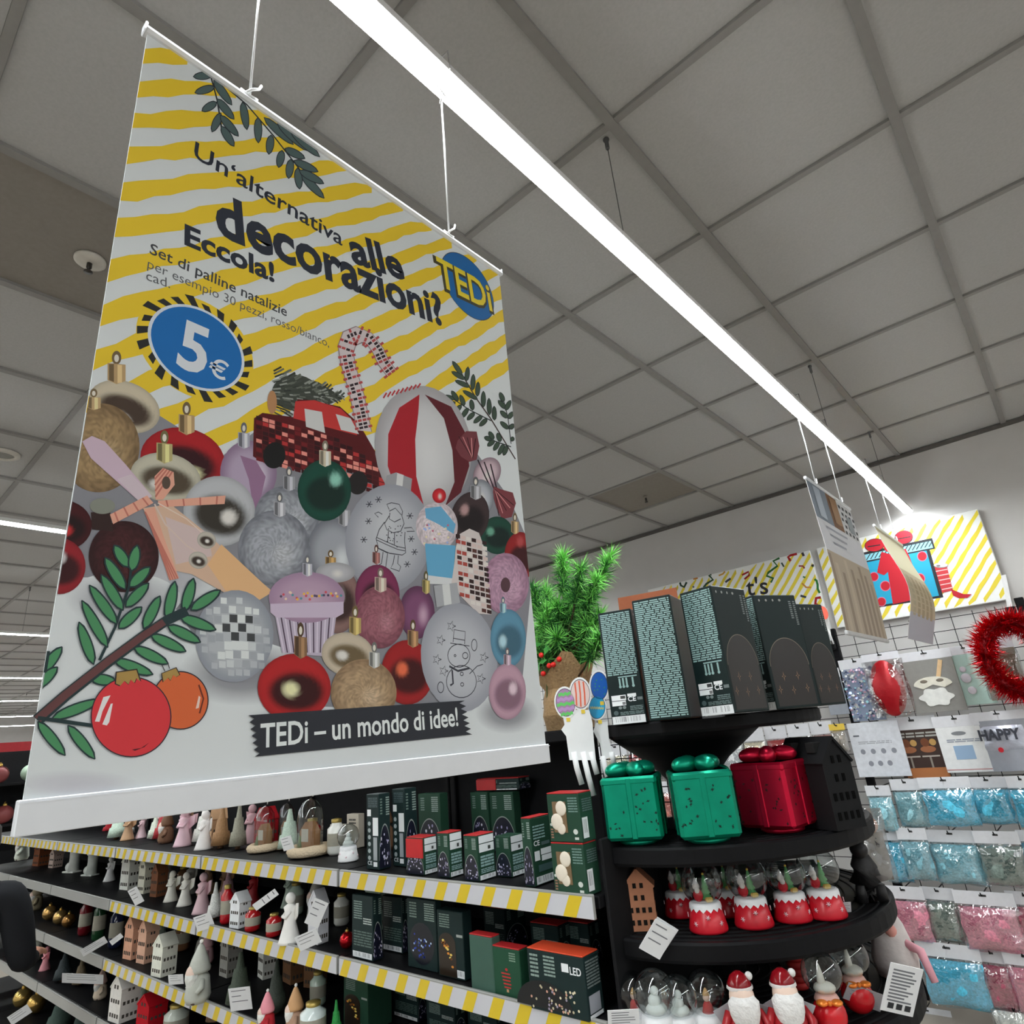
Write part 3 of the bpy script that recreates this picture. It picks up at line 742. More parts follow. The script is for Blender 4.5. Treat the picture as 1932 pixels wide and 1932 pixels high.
pr.poly([c4(850, 1430), c4(910, 1420), c4(962, 1385), c4(930, 1415), c4(870, 1438)], ink(60, 16, 24))
for pts in ([(745, 925), (885, 905), (912, 990), (885, 965), (870, 1000), (845, 975), (828, 1010), (800, 985), (770, 1020), (738, 1005)], [(1040, 935), (1140, 895), (1165, 945), (1140, 960), (1120, 945), (1100, 985), (1085, 965), (1050, 995)]):
    pr.poly([c4(*p) for p in pts], ink(40, 32, 30)); cxm = sum(p[0] for p in pts) / len(pts); cym = sum(p[1] for p in pts) / len(pts)
    pr.poly([c4(cxm + (p[0] - cxm) * .9, cym + (p[1] - cym) * .88) for p in pts], ink(140, 114, 62))
pr.line([c4(1045, 880), c4(1065, 920)], 1.6, ink(60, 60, 60)); pr.line([c4(1085, 870), c4(1095, 905)], 1.6, ink(60, 60, 60))
pr.mb.build('branch_print', PRINT, banner)

# --- lettering
pr = Print(4)
bk_ = ink(34, 38, 48)
pr.text("Un‘alternativa", (364, 297), (645, 465), 1.0, bk_, .012)
pr.text('alle', (664, 494), (764, 529), 1.0, bk_, .032)
pr.text('decorazioni?', (408, 441), (838, 616), 1.22, bk_, .032, -.10)
pr.text('Eccola!', (347, 461), (517, 533), 1.0, bk_, .032)
pr.text('Set di palline natalizie', (281, 479), (540, 598), 1.1, ink(52, 54, 58), .010)
pr.text('per esempio 30 pezzi, rosso/bianco,', (277, 506), (620, 656), 1.15, ink(74, 76, 80), -.004)
pr.text('cad.', (275, 529), (320, 545), 1.1, ink(74, 76, 80), -.004)
pr.mb.build('lettering', PRINT, banner)

# --- price badge
pr = Print(4)
def ring(cx, cy, r, col, n=48, jag=0):
    u, v = pr.at(cx, cy); pr.raw([(u + r * math.cos(2 * math.pi * i / n), v + r * math.sin(2 * math.pi * i / n)) for i in range(n)], [tuple(range(n))], col)
u0, v0 = pr.at(374, 657)
n_ = 22
ring(374, 657, .0595, yel)
for i in range(n_):
    a = 2 * math.pi * i / n_; w = .075; r0, r1 = .048, .0585 + .003 * math.sin(i * 2.3)
    sk = .10
    pr.raw([(u0 + r0 * math.cos(a - w), v0 + r0 * math.sin(a - w)), (u0 + r1 * math.cos(a - w + sk), v0 + r1 * math.sin(a - w + sk)), (u0 + r1 * math.cos(a + w + sk), v0 + r1 * math.sin(a + w + sk)), (u0 + r0 * math.cos(a + w), v0 + r0 * math.sin(a + w))], [(0, 1, 2, 3)], ink(34, 34, 34))
ring(374, 657, .0492, ink(176, 182, 192)); ring(374, 657, .0462, ink(22, 88, 148))
pr.text('5', (331, 688), (386, 709), 1.22, ink(180, 184, 190), .025)
pr.text('€', (390, 704), (424, 720), 1.0, ink(180, 184, 190), .015)
pr.mb.build('price_badge', PRINT, banner)

# --- store logo
pr = Print(4)
ring(883, 541, .0625, ink(52, 54, 60)); ring(883, 541, .0612, ink(24, 84, 138))
LG = 'TEDi'
pr.text(LG, (824, 540), (932, 592), 1.25, ink(58, 54, 36), .05)
pr.text(LG, (829, 538), (929, 588), 1.28, ink(198, 172, 44), .018)
pr.mb.build('store_logo', PRINT, banner)

# --- slogan strip with ragged ends
pr = Print(1212)
L = []; R = []
for i in range(13):
    t = i / 12; L.append((470 + 12 * t + (6 if i % 2 else -4), 1350 + 78 * t)); R.append((868 + 14 * t + (-5 if i % 2 else 6), 1322 + 64 * t))
pr.poly(L + R[::-1], ink(36, 38, 44))
pr.text('TEDi – un mondo di idee!', (488, 1411), (862, 1369), 1.25, ink(188, 192, 196), .018)
pr.mb.build('slogan_strip', PRINT, banner)

# --- rails and strings
rail_m = M((0.84, 0.86, 0.9), 0.2, var=0.02, spec=.7)
b = MB(); b.prism([(-.004, -.008), (.004, -.008), (.0075, -.005), (.002, .006), (-.002, .006), (-.0075, -.005)], (BX, BY0 - .003, BZ1), (1, 0, 0), (0, 0, 1), (0, BY1 - BY0 + .006, 0)); top = b.build('top_rail', rail_m, banner)
for yy in (BY0 - .003, BY1 + .003):
    b = MB(); b.box((BX, yy, BZ1 - .001), (.014, .003, .014), ch=.0012); b.build('end_cap', rail_m, top)
b = MB(); b.box((BX, (BY0 + BY1) / 2, BZ0 + .012), (.009, BY1 - BY0 + .006, .024), ch=.0007); bot = b.build('bottom_rail', rail_m, banner)
b = MB(); b.box((BX + .0050, (BY0 + BY1) / 2, BZ0 + .0215), (.0008, BY1 - BY0 + .006, .001)); b.build('clamp_lip', rail_m, bot)
str_m = M((0.85, 0.85, 0.85), 0.4, var=0)
def hang(parent, y, ztop_rail, knot=True, r=.0018):
    y2 = y + .004
    b = MB(); b.tube([(LAMP_X, y, ztop_rail), (LAMP_X + .002, y + .001, (ztop_rail + LAMP_Z) / 2), (LAMP_X, y2, LAMP_Z - .014)], r, 6)
    st = b.build('hanging_string', str_m, parent)
    b = MB(); b.tube([(LAMP_X - .026, y2, LAMP_Z + .05), (LAMP_X - .027, y2, LAMP_Z), (LAMP_X, y2, LAMP_Z - .016), (LAMP_X + .027, y2, LAMP_Z), (LAMP_X + .026, y2, LAMP_Z + .05), (LAMP_X - .026, y2, LAMP_Z + .05)], r * .9, 6); b.build('lamp_loop', str_m, st)
    b = MB()
    b.tube([(LAMP_X, y2 - .018, LAMP_Z - .004), (LAMP_X + .004, y2, LAMP_Z - .040), (LAMP_X, y2 + .014, LAMP_Z - .036)], r, 6)
    b.tube([(LAMP_X, y2 + .012, LAMP_Z - .014), (LAMP_X + .003, y2, LAMP_Z - .038), (LAMP_X, y2 - .004, LAMP_Z - .070)], r, 6); b.build('knot', str_m, st)
    b = MB(); b.tube([(LAMP_X + .004, y - .006, ztop_rail - .004), (LAMP_X + .006, y, ztop_rail + .004), (LAMP_X + .004, y + .010, ztop_rail + .016), (LAMP_X + .003, y + .013, ztop_rail + .026)], r, 6)
    b.tube([(LAMP_X, y - .012, ztop_rail), (LAMP_X + .005, y - .004, ztop_rail - .008), (LAMP_X + .004, y + .004, ztop_rail - .006), (LAMP_X, y + .01, ztop_rail)], r, 6); b.build('hook', str_m, st)
hang(banner, .252, BZ1 + .010); hang(banner, .604, BZ1 + .010)

# ---------------------------------------------------------------- two banners further along the lamp
def far_banner(y0, y1, z0, z1, label, paint, bulge):
    t = thing('hanging_banner', label, 'banner', (0, 0, 0), group='banners hung from the lamp')
    NV = 14; NU = 2
    def P(i, j, off):
        u = y0 + (y1 - y0) * i / NU; s = j / NV; v = z0 + (z1 - z0) * s
        return (LAMP_X + off + bulge * math.sin(math.pi * (1 - s)) * (1 + .4 * math.sin(5 * s)), u, v)
    b = MB(); fr = [P(i, j, .0008) for j in range(NV + 1) for i in range(NU + 1)]; bk = [P(i, j, -.0008) for j in range(NV + 1) for i in range(NU + 1)]; n = len(fr); W_ = NU + 1; fs = []
    for j in range(NV):
        for i in range(NU):
            a = j * W_ + i; fs.append((a, a + 1, a + W_ + 1, a + W_)); fs.append((n + a, n + a + W_, n + a + W_ + 1, n + a + 1))
        for i in (0, NU): a = j * W_ + i; fs.append((a, a + W_, n + a + W_, n + a))
    b.add(fr + bk, fs, smooth=True)
    m = bpy.data.materials.new('thin_banner_paper'); m.use_nodes = True; nt = m.node_tree; bs = nt.nodes['Principled BSDF']
    bs.inputs['Base Color'].default_value = (.62, .6, .57, 1); bs.inputs['Roughness'].default_value = .6
    b.build('sheet', m, t)
    pm = MB(); k = 0
    for (ua, ub, sa, sb_, col) in paint:
        k += 1; m_ = max(1, int(abs(sb_ - sa) * NV * 1.5)); vs = []
        for q in range(m_ + 1):
            s = sa + (sb_ - sa) * q / m_
            X = LAMP_X + .0012 + k * 4e-5 + bulge * math.sin(math.pi * (1 - s)) * (1 + .4 * math.sin(5 * s))
            vs += [(X, y0 + (y1 - y0) * ua, z0 + (z1 - z0) * s), (X, y0 + (y1 - y0) * ub, z0 + (z1 - z0) * s)]
        pm.add(vs, [(2 * q, 2 * q + 1, 2 * q + 3, 2 * q + 2) for q in range(m_)], col)
    pm.build('printed_motif', PRINT, t)
    b = MB(); b.box((LAMP_X, (y0 + y1) / 2, z1 + .004), (.012, y1 - y0 + .008, .014), ch=.003); b.build('top_rail', rail_m, t)
    if bulge < .02:
        b = MB(); b.box((LAMP_X, (y0 + y1) / 2, z0), (.012, y1 - y0 + .008, .016), ch=.003); b.build('bottom_rail', M((.6, .6, .6), .4), t)
    for f in (.22, .8): hang(t, y0 + (y1 - y0) * f, z1 + .010, r=.0022)
wd = random.Random(5); P2 = [(0, 1, 0, .52, ink(150, 138, 122)), (0, 1, .52, .74, ink(172, 172, 176)), (0, .38, .74, 1, ink(104, 112, 122)), (.38, .68, .74, 1, ink(104, 78, 58)), (.62, 1, .72, 1, ink(178, 178, 180))]
for q in range(9): P2.append((.0 + .11 * q, .06 + .11 * q, .0, .5 - .05 * (q % 3), ink(*wd.choice([(136, 122, 104), (160, 148, 132), (126, 112, 98)]))))
for r_i in range(5):
    for q in range(4): P2.append((.64 + .09 * q + (.04 if r_i % 2 else 0), .69 + .09 * q + (.04 if r_i % 2 else 0), .74 + r_i * .05, .765 + r_i * .05, ink(54, 54, 58)))
for q in range(3): P2.append((.15 + .03 * q, .62 - .06 * q, .69 - q * .05, .705 - q * .05, ink(126, 128, 136)))
P2 += [(.78, .92, .77, .9, ink(120, 126, 130)), (.10, .24, .76, .98, ink(140, 148, 158)), (.44, .6, .78, .98, ink(128, 100, 74))]
far_banner(2.45, 3.055, 1.850, 2.438, 'pale wood-patterned banner under the lamp, left of two before the wall sign', P2, 0.006)
P3 = [(0, 1, 0, .22, ink(150, 150, 158)), (0, 1, .22, .6, ink(160, 148, 124)), (0, 1, .6, 1, ink(182, 176, 150))]
for q in range(5): P3.append((.1 + .17 * q, .2 + .17 * q, .2, .55, ink(*wd.choice([(140, 126, 100), (150, 140, 116)]))))
far_banner(3.50, 4.13, 1.885, 2.448, 'curled cream banner under the lamp, right in front of the gift sign', P3, 0.05)
# ================================================================ shelf run with the round-ended display
YG, YC, XG, BAY = 1.10, 1.546, -0.81, 0.85
SHELF = [1.305, 1.105, 0.895, 0.690, 0.420, 0.140]
black_m = M((0.006, 0.006, 0.007), 0.55, var=0.1, spec=.14)
dark_m = M((0.012, 0.012, 0.013), 0.7, var=0.1, spec=.1)
steel_m = M(C(150, 150, 146), 0.4, var=0.05)
rail_w = (0.60, 0.60, 0.64); rail_y = (0.72, 0.52, 0.02)
def side_word(i): return ['nearest the round end display', 'second from the round end display', 'third from the round end display', 'fourth from the round end display', 'fifth from the round end display', 'farthest from the round end display'][i]
for bay in range(6):
    x1 = XG - .012 - bay * BAY; x0 = x1 - BAY + .006
    t = thing('shelf_bay', 'black shelf bay with striped price rails, ' + side_word(bay), 'shelf', ((x0 + x1) / 2, YC, 0), group='bays of the long shelf run')
    w = x1 - x0
    wb = w - (.26 if bay == 0 else 0)
    b = MB(); b.box((0, 0, .66), (w, .02, 1.26), ch=.002); b.build('back_panel', dark_m, t)
    b = MB(); b.box((-(w - wb) / 2, .0, 1.437), (wb, .02, .29), ch=.002); b.build('back_panel', dark_m, t)
    for s in (-1, 1):
        b = MB(); b.box((s * (w / 2 - .012), 0, .80), (.024, .05, 1.60), ch=.003); b.build('post', black_m, t)
    if bay == 0:
        b = MB()
        for q in range(8): b.tube([(w / 2 - .26, 0, 1.31 + q * .036), (w / 2 - .02, 0, 1.31 + q * .036)], .0014, 5)
        for q in range(8): b.tube([(w / 2 - .25 + q * .032, .003, 1.29), (w / 2 - .25 + q * .032, .003, 1.585)], .0014, 5)
        b.build('wire_mesh', black_m, t, kind='stuff')
    b = MB(); b.box((0, 0, 1.597), (w, .40, .03), ch=.004); b.build('top_shelf', black_m, t)
    b = MB(); b.box((0, 0, .05), (w, 2 * (YC - YG) - .04, .1), ch=.004); b.build('plinth', black_m, t)
    for k, z in enumerate(SHELF):
        b = MB(); b.box((0, -(YC - YG) / 2 + .01, z - .012), (w, YC - YG - .02, .022), ch=.002)
        sh = b.build('shelf', black_m, t)
        b = MB(); b.box((0, -(YC - YG) + .006, z - .016), (w - .004, .008, .042), ch=.0015); b.build('price_rail', steel_m, sh)
        striped = (k == 0) or (k == 1 and bay < 3) or (k == 2 and bay < 3)
        pm = MB(); Y = -(YC - YG) + .0018; za, zb = z - .036, z + .001; n = 11 if striped else 1
        base = rail_w if striped else (0.40, 0.40, 0.38)
        pm.quad((-w / 2 + .003, Y, za), (w / 2 - .003, Y, za), (w / 2 - .003, Y, zb), (-w / 2 + .003, Y, zb), base)
        if striped:
            pitch = (w - .006) / n
            for q in range(n):
                xa = -w / 2 + .006 + q * pitch + rnd.uniform(-.002, .002); ww = pitch * .42
                sl = .020
                xr = lambda v: min(w / 2 - .003, v)
                pm.quad((xr(xa), Y - .0003, za), (xr(xa + ww), Y - .0003, za), (xr(xa + ww + sl), Y - .0003, zb), (xr(xa + sl), Y - .0003, zb), rail_y)
        pm.build('price_strip', PRINTG, sh)

# half-round tiered end display
TIERS = [(1.610, .325, .030), (1.380, .378, .034), (1.225, .380, .034), (1.075, .392, .034), (0.80, .40, .034), (0.45, .40, .034)]
et = thing('tiered_end_display', 'black half-round tiered display stand closing the end of the shelf run', 'display stand', (XG, YC, 0))
b = MB(); b.lathe([(.12, .0), (.12, .05), (.06, .09), (.05, .12), (.05, 1.44), (.062, 1.475), (.10, 1.515), (.155, 1.555), (.19, 1.582)], 28); b.build('column', black_m, et)
for k, (z, r, hgt) in enumerate(TIERS):
    b = MB(); n = 36; a0, a1 = -math.pi / 2, math.pi / 2
    b.lathe([(.02, -.012), (r - .012, -.012), (r - .012, -.003), (.02, -.003)], n, (0, 0, z), a0=a0, a1=a1, smooth=False)
    tier = b.build('tier_shelf', black_m, et)
    b = MB(); b.lathe([(r - .014, -hgt), (r - .004, -hgt), (r, -hgt + .006), (r, -.004), (r - .004, 0), (r - .014, 0), (r - .014, -hgt)], n, (0, 0, z), a0=a0, a1=a1, smooth=False); b.build('rim', black_m, tier)
    if k > 0:
        b = MB()
        for q in range(40):
            rr = .05 + q * (r - .07) / 40
            if q % 3 == 0: b.lathe([(rr, -.003), (rr + .002, 0), (rr + .004, -.003)], n, (0, 0, z), a0=a0, a1=a1)
        b.build('ribs', dark_m, tier, kind='stuff')
b = MB(); b.box((-.006, 0, .75), (.008, .82, 1.30), ch=.002); b.build('end_panel', dark_m, et)

# ---------------------------------------------------------------- fitting helpers
def solve_x(P, e, tx):
    q = Vector(P) - EYE; e = Vector(e); t = (tx - 966) / FPX
    return (t * q.dot(f_) - q.dot(r_)) / (e.dot(r_) - t * e.dot(f_))
def solve_y(P, e, ty):
    q = Vector(P) - EYE; e = Vector(e); t = (ty - 966) / FPX
    return (t * q.dot(f_) - q.dot(d_)) / (e.dot(d_) - t * e.dot(f_))
UP = Vector((0, 0, 1))

# ---------------------------------------------------------------- cartons
class Faces:
    def __init__(s, w, d, h): s.w, s.d, s.h = w, d, h; s.mb = MB(); s.k = 0
    def pt(s, f, u, v, o):
        w, d, h = s.w, s.d, s.h
        if f == 'F': return (-w / 2 + u * w, -d / 2 - o, v * h)
        if f == 'R': return (w / 2 + o, -d / 2 + u * d, v * h)
        if f == 'L': return (-w / 2 - o, d / 2 - u * d, v * h)
        if f == 'B': return (w / 2 - u * w, d / 2 + o, v * h)
        return (-w / 2 + u * w, -d / 2 + v * d, h + o)
    def rect(s, f, u0, v0, u1, v1, col):
        o = .0004 + s.k * .00004
        s.mb.quad(s.pt(f, u0, v0, o), s.pt(f, u1, v0, o), s.pt(f, u1, v1, o), s.pt(f, u0, v1, o), col); return s
    def up(s): s.k += 1; return s
    def disc(s, f, u, v, ru, rv, col, a0=0, a1=2 * math.pi, n=18):
        o = .0004 + s.k * .00004
        q = n if a1 - a0 > 6 else n - 1
        ps = [s.pt(f, u + ru * math.cos(a0 + (a1 - a0) * i / q), v + rv * math.sin(a0 + (a1 - a0) * i / q), o) for i in range(n)]
        s.mb.add(ps, [tuple(range(n))], col); return s
    def lines(s, f, u0, v0, u1, v1, n, col, words=6, fill=.55):
        dv = (v1 - v0) / n
        for i in range(n):
            u = u0; v = v0 + i * dv
            while u < u1 - .01:
                l = rnd.uniform(.5, 1.6) * (u1 - u0) / words
                s.rect(f, u, v, min(u1, u + l), v + dv * fill, col); u += l + (u1 - u0) * .03
        return s
    def bars(s, f, u0, v0, u1, v1, n=14):
        s.rect(f, u0, v0, u1, v1, C(205, 208, 210, 1.3)); s.up(); du = (u1 - u0) * .8 / n
        for i in range(n):
            if rnd.random() < .7: s.rect(f, u0 + (u1 - u0) * .1 + i * du, v0 + (v1 - v0) * .25, u0 + (u1 - u0) * .1 + i * du + du * rnd.uniform(.2, .6), v1 - (v1 - v0) * .1, C(110, 112, 118))
        return s
    def text(s, f, body, u0, v0, u1, hs, col, bold=.02):
        vs, fs, w = text_polys(body, bold); o = .0004 + s.k * .00004
        W = s.w if f in 'FBT' else s.d
        k = (u1 - u0) / w; s.mb.add([s.pt(f, u0 + x * k, v0 + y * k * hs * W / s.h, o) for x, y in vs], fs, col); return s
DG = C(20, 34, 34, 1.1); DGL = C(24, 52, 42, 1.3); TXTC = C(132, 162, 160, 1.25); WHT = C(205, 208, 210, 1.4); CREAM = C(205, 196, 178, 1.2); REDL = C(150, 30, 32, 1.6)
def carton(name, label, P, rz, w, d, h, col=DG, paint=None, lid=None, cat='box', group=None, rough=.45):
    """P is the near left bottom corner of the front face"""
    e = Vector((math.cos(rz), math.sin(rz), 0)); n = Vector((-math.sin(rz), math.cos(rz), 0))
    c = Vector(P) + e * (w / 2) + n * (d / 2)
    t = thing(name, label, cat, c, rz, group)
    b = MB(); b.box((0, 0, h / 2), (w, d, h), ch=min(.0015, w * .05)); b.build('carton', M(col, rough, var=.05, spec=.2), t)
    if lid:
        b = MB(); b.box((0, 0, h + .0012), (w * .985, d * .985, .0024), ch=.0008); b.build('lid_flap', M(lid, .45), t)
    if paint:
        F = Faces(w, d, h); paint(F); F.mb.build('printing', PRINTG, t, kind='stuff' if paint in (p_motif, p_none, p_window, p_label2) else None)
    return t
def carton_px(name, label, xl, xr, yb, yt, z, rz, d, col=DG, paint=None, lid=None, group=None, cat='box', push=0.0, P=None):
    P = P or onZ(xl, yb, z)
    e = Vector((math.cos(rz), math.sin(rz), 0)); n = Vector((-math.sin(rz), math.cos(rz), 0))
    P = Vector((P.x, P.y, z))
    w = solve_x(P, e, xr); h = solve_y(P, UP, yt)
    return carton(name, label, P, rz, max(.01, w), d, max(.01, h), col, paint, lid, cat, group)
# printing layouts
def p_tall(F):                                     # tall decoration-light carton: text side, arch picture side
    F.rect('F', .0, .0, .0001, .0001, DG)
    F.lines('F', .06, .42, .95, .985, 32, TXTC, 5, .62)
    F.rect('F', .35, .395, .9, .405, TXTC)
    for q in (.36, .46, .56, .74): F.rect('F', q, .325, q + .05, .39, TXTC); F.disc('F', q + .025, .315, .04, .012, TXTC)
    F.rect('F', .08, .20, .50, .245, WHT).rect('F', .08, .155, .48, .195, WHT).rect('F', .55, .225, .8, .25, WHT); F.up(); F.rect('F', .34, .212, .48, .238, C(60, 60, 62)).rect('F', .38, .16, .47, .185, C(120, 120, 122))
    F.text('F', 'CE', .55, .185, .78, .9, WHT, .02)
    F.rect('F', .82, .19, .97, .215, C(110, 120, 120)); F.disc('F', .30, .137, .05, .013, C(120, 132, 132)); F.disc('F', .42, .137, .05, .013, C(120, 132, 132)); F.disc('F', .16, .095, .07, .02, C(74, 90, 92))
    F.lines('F', .58, .11, .95, .15, 3, C(110, 130, 130), 3); F.lines('F', .28, .075, .95, .105, 3, C(110, 130, 130), 5)
    F.bars('F', .03, .0, .97, .065, 26)
    for f in ('R', 'L', 'B'):
        F.k = 0; n = 22; pic = C(30, 24, 22, 1.0); o = []
        F.rect(f, .06, .02, .94, .36, pic); F.disc(f, .5, .36, .44, .24, pic, 0, math.pi, 19); F.up()
        for i in range(22):
            a, b_ = math.pi * i / 22, math.pi * (i + 1) / 22; k = .0004 + F.k * .00004
            F.mb.quad(F.pt(f, .5 + .44 * math.cos(a), .36 + .24 * math.sin(a), k), F.pt(f, .5 + .45 * math.cos(a), .36 + .246 * math.sin(a), k), F.pt(f, .5 + .45 * math.cos(b_), .36 + .246 * math.sin(b_), k), F.pt(f, .5 + .44 * math.cos(b_), .36 + .24 * math.sin(b_), k), C(120, 108, 92))
        star = C(126, 94, 66, 1.2)
        for u, v in ((.3, .27), (.62, .27), (.16, .16), (.46, .15), (.78, .16)):
            F.disc(f, u, v, .05, .010, star, n=4); F.disc(f, u, v, .012, .042, star, n=4); F.up(); F.disc(f, u, v, .02, .009, pic, n=8)
        for u, wv in ((.12, .02), (.28, .025), (.44, .02), (.6, .03)): F.disc(f, u, .95, wv, .012, C(150, 150, 146), n=8)
        F.lines(f, .80, .78, .86, .95, 9, C(120, 128, 128), 1); F.lines(f, .90, .72, .95, .95, 12, C(120, 128, 128), 1)
def p_label(F):                                    # small carton: arch picture in front, white sticker and barcode on the side
    F.rect('R', .10, .62, .95, .80, WHT).rect('R', .10, .82, .95, .985, WHT).bars('R', .08, .02, .96, .12, 12)
    F.lines('R', .15, .3, .9, .56, 4, TXTC, 3, .7).rect('R', .6, .66, .75, .74, C(70, 74, 72))
    F.lines('R', .15, .16, .9, .27, 3, TXTC, 4, .6)
    p_arch(F, 'F'); p_arch(F, 'L')
def p_label2(F):                                   # taller carton with two big stickers on its side
    F.rect('R', .1, .36, .36, .5, WHT).rect('R', .42, .43, .95, .52, WHT).rect('R', .44, .34, .95, .42, WHT).bars('R', .1, .02, .97, .13, 14)
    F.rect('R', .25, .19, .95, .29, C(70, 96, 96)); F.lines('R', .1, .68, .7, .9, 5, TXTC, 3, .5); F.text('R', 'CE', .1, .58, .4, .8, WHT); F.rect('R', .48, .57, .9, .62, C(90, 110, 110))
    p_arch(F, 'F')
def p_window(F):                                   # carton with a see-through window
    F.lines('F', .66, .62, .95, .95, 6, C(110, 140, 132), 2, .5); F.disc('F', .82, .22, .07, .055, C(190, 196, 190, 1.2)); F.rect('F', .78, .06, .9, .11, C(190, 196, 190, 1.2)); F.disc('F', .08, .36, .04, .03, C(190, 196, 190, 1.2)); F.lines('F', .05, .08, .13, .3, 4, C(150, 110, 90), 1)
    F.bars('R', .1, .08, .5, .5, 10); F.lines('R', .2, .62, .9, .9, 6, C(90, 110, 108), 3)
def p_text(F):                                     # the flat text side only
    F.lines('F', .05, .02, .96, .985, 56, TXTC, 5, .62)
def p_arch(F, f='F'):                              # round-topped picture of a light chain
    k0 = F.k; F.k = 0
    F.disc(f, .5, .12, .5, .46, C(22, 24, 40, 1.0), 0, math.pi, 19); F.rect(f, 0, .02, 1, .12, C(22, 24, 40, 1.0)); F.up()
    for i in range(20):
        a, b_ = math.pi * i / 20, math.pi * (i + 1) / 20; k = .0004 + F.k * .00004
        F.mb.quad(F.pt(f, .5 + .48 * math.cos(a), .12 + .45 * math.sin(a), k), F.pt(f, .5 + .5 * math.cos(a), .12 + .47 * math.sin(a), k), F.pt(f, .5 + .5 * math.cos(b_), .12 + .47 * math.sin(b_), k), F.pt(f, .5 + .48 * math.cos(b_), .12 + .45 * math.sin(b_), k), C(150, 158, 152))
    for q in range(22):
        u = rnd.uniform(.08, .92); v = rnd.uniform(.06, .12 + .36 * math.sqrt(max(0, 1 - (2 * u - 1) ** 2)))
        F.disc(f, u, v, rnd.uniform(.02, .05), rnd.uniform(.012, .03), C(*rnd.choice([(190, 186, 210), (140, 136, 170), (205, 202, 214)]), 1.3), n=7)
    F.lines(f, .12, .72, .30, .95, 6, C(110, 130, 122), 2); F.lines(f, .62, .70, .92, .96, 8, C(150, 168, 160), 2); F.k = k0
def p_end(F):                                      # narrow end of a tall carton with stacked stickers
    F.rect('F', .08, .70, .38, .79, WHT).rect('F', .52, .44, .94, .68, WHT).rect('F', .55, .12, .85, .42, C(150, 156, 160, 1.2)).lines('F', .15, .82, .9, .96, 6, C(80, 96, 100), 3)
    for q in range(6): F.disc('F', .24, .15 + q * .09, .12, .03, C(150, 160, 162, 1.2), n=10)
    F.text('F', 'CE', .1, .06, .45, .8, C(190, 196, 198, 1.2)).rect('F', .55, .04, .85, .1, WHT)
    p_arch(F, 'R'); p_arch(F, 'L')
def p_side(F):
    F.lines('F', .1, .62, .5, .92, 8, C(120, 140, 134), 2).lines('F', .55, .55, .95, .66, 3, C(170, 180, 176), 2).lines('F', .1, .2, .95, .45, 6, C(84, 104, 98), 4)
    F.bars('F', .05, .02, .95, .11, 20); p_arch(F, 'L'); p_arch(F, 'R')
def p_blue(F):
    F.disc('F', .5, .36, .42, .30, C(14, 18, 30, 1.0)); F.up()
    for q in range(34): F.disc('F', .5 + rnd.gauss(0, .14), .33 + rnd.gauss(0, .10), .025, .016, C(*rnd.choice([(40, 70, 170), (90, 120, 210), (160, 180, 230), (30, 50, 140)]), 1.4), n=6)
    F.lines('F', .1, .72, .35, .96, 6, C(110, 130, 122), 2); F.lines('F', .62, .70, .95, .96, 8, C(130, 150, 142), 2)
def p_gold(F):
    F.rect('F', .05, .02, .7, .5, C(40, 30, 20, 1.0)); F.disc('F', .375, .5, .325, .16, C(40, 30, 20, 1.0), 0, math.pi); F.up()
    for q in range(14): F.disc('F', .2 + .4 * q / 14 + rnd.uniform(-.05, .05), .5 - .36 * (q / 14) ** 2 + rnd.uniform(-.04, .06), .05, .02, C(*rnd.choice([(190, 120, 40), (230, 180, 90), (120, 70, 30)]), 1.4), n=7)
    F.lines('F', .1, .74, .5, .96, 6, C(110, 130, 122), 2); F.rect('F', .75, .62, .98, .66, C(150, 156, 152, 1.1)); F.bars('F', .72, .03, .99, .14, 8)
def p_balls(F):
    F.lines('F', .05, .55, .20, .96, 6, C(140, 160, 152), 2); F.lines('F', .3, .6, .5, .96, 6, C(140, 160, 152), 2)
    F.disc('F', .25, .05, .5, .45, C(12, 16, 20, 1.0), 0, math.pi); F.up()
    for q in range(44): F.disc('F', rnd.uniform(.03, .9), rnd.uniform(.04, .42), .018, .024, C(*rnd.choice([(220, 210, 180), (190, 180, 150), (200, 150, 130), (150, 140, 160)]), 1.2), n=7)
    F.rect('F', .62, .72, .74, .86, WHT); F.text('F', 'LED', .76, .70, .95, 1.1, WHT)
    F.lines('R', .1, .5, .9, .95, 9, C(120, 130, 128), 3); F.rect('R', .12, .1, .8, .38, C(150, 152, 160, 1.2)); F.rect('R', .1, .02, .9, .08, WHT)
def p_motif(F):
    for q in range(5): F.rect('F', .38 - .02 * q, .18 + .07 * q, .62 + .02 * (q % 2), .21 + .07 * q, REDL); F.up()
    F.rect('F', .46, .1, .54, .16, C(190, 150, 110)); F.disc('F', .5, .56, .05, .03, REDL)
    F.lines('F', .62, .75, .85, .95, 4, C(120, 150, 130), 2)
def p_none(F): F.rect('F', .3, .3, .305, .305, DG)

def carton2(name, label, xl, xm, xr, yb, yt, z, rz=0.0, col=DG, paint=None, lid=None, group=None):
    """xl / xm / xr: photo columns of the left edge, the near edge and the right edge; yb / yt: near edge bottom / top"""
    e = Vector((math.cos(rz), math.sin(rz), 0)); n = Vector((-math.sin(rz), math.cos(rz), 0))
    N = onZ(xm, yb, z); N.z = z
    w = max(.012, -solve_x(N, e, xl)); d = max(.012, solve_x(N, n, xr)); h = max(.01, solve_y(N, UP, yt))
    t = carton(name, label, N - e * w, rz, w, d, h, col, paint, lid, 'box', group)
    t['top'] = z + h; return t, w, d, h, N
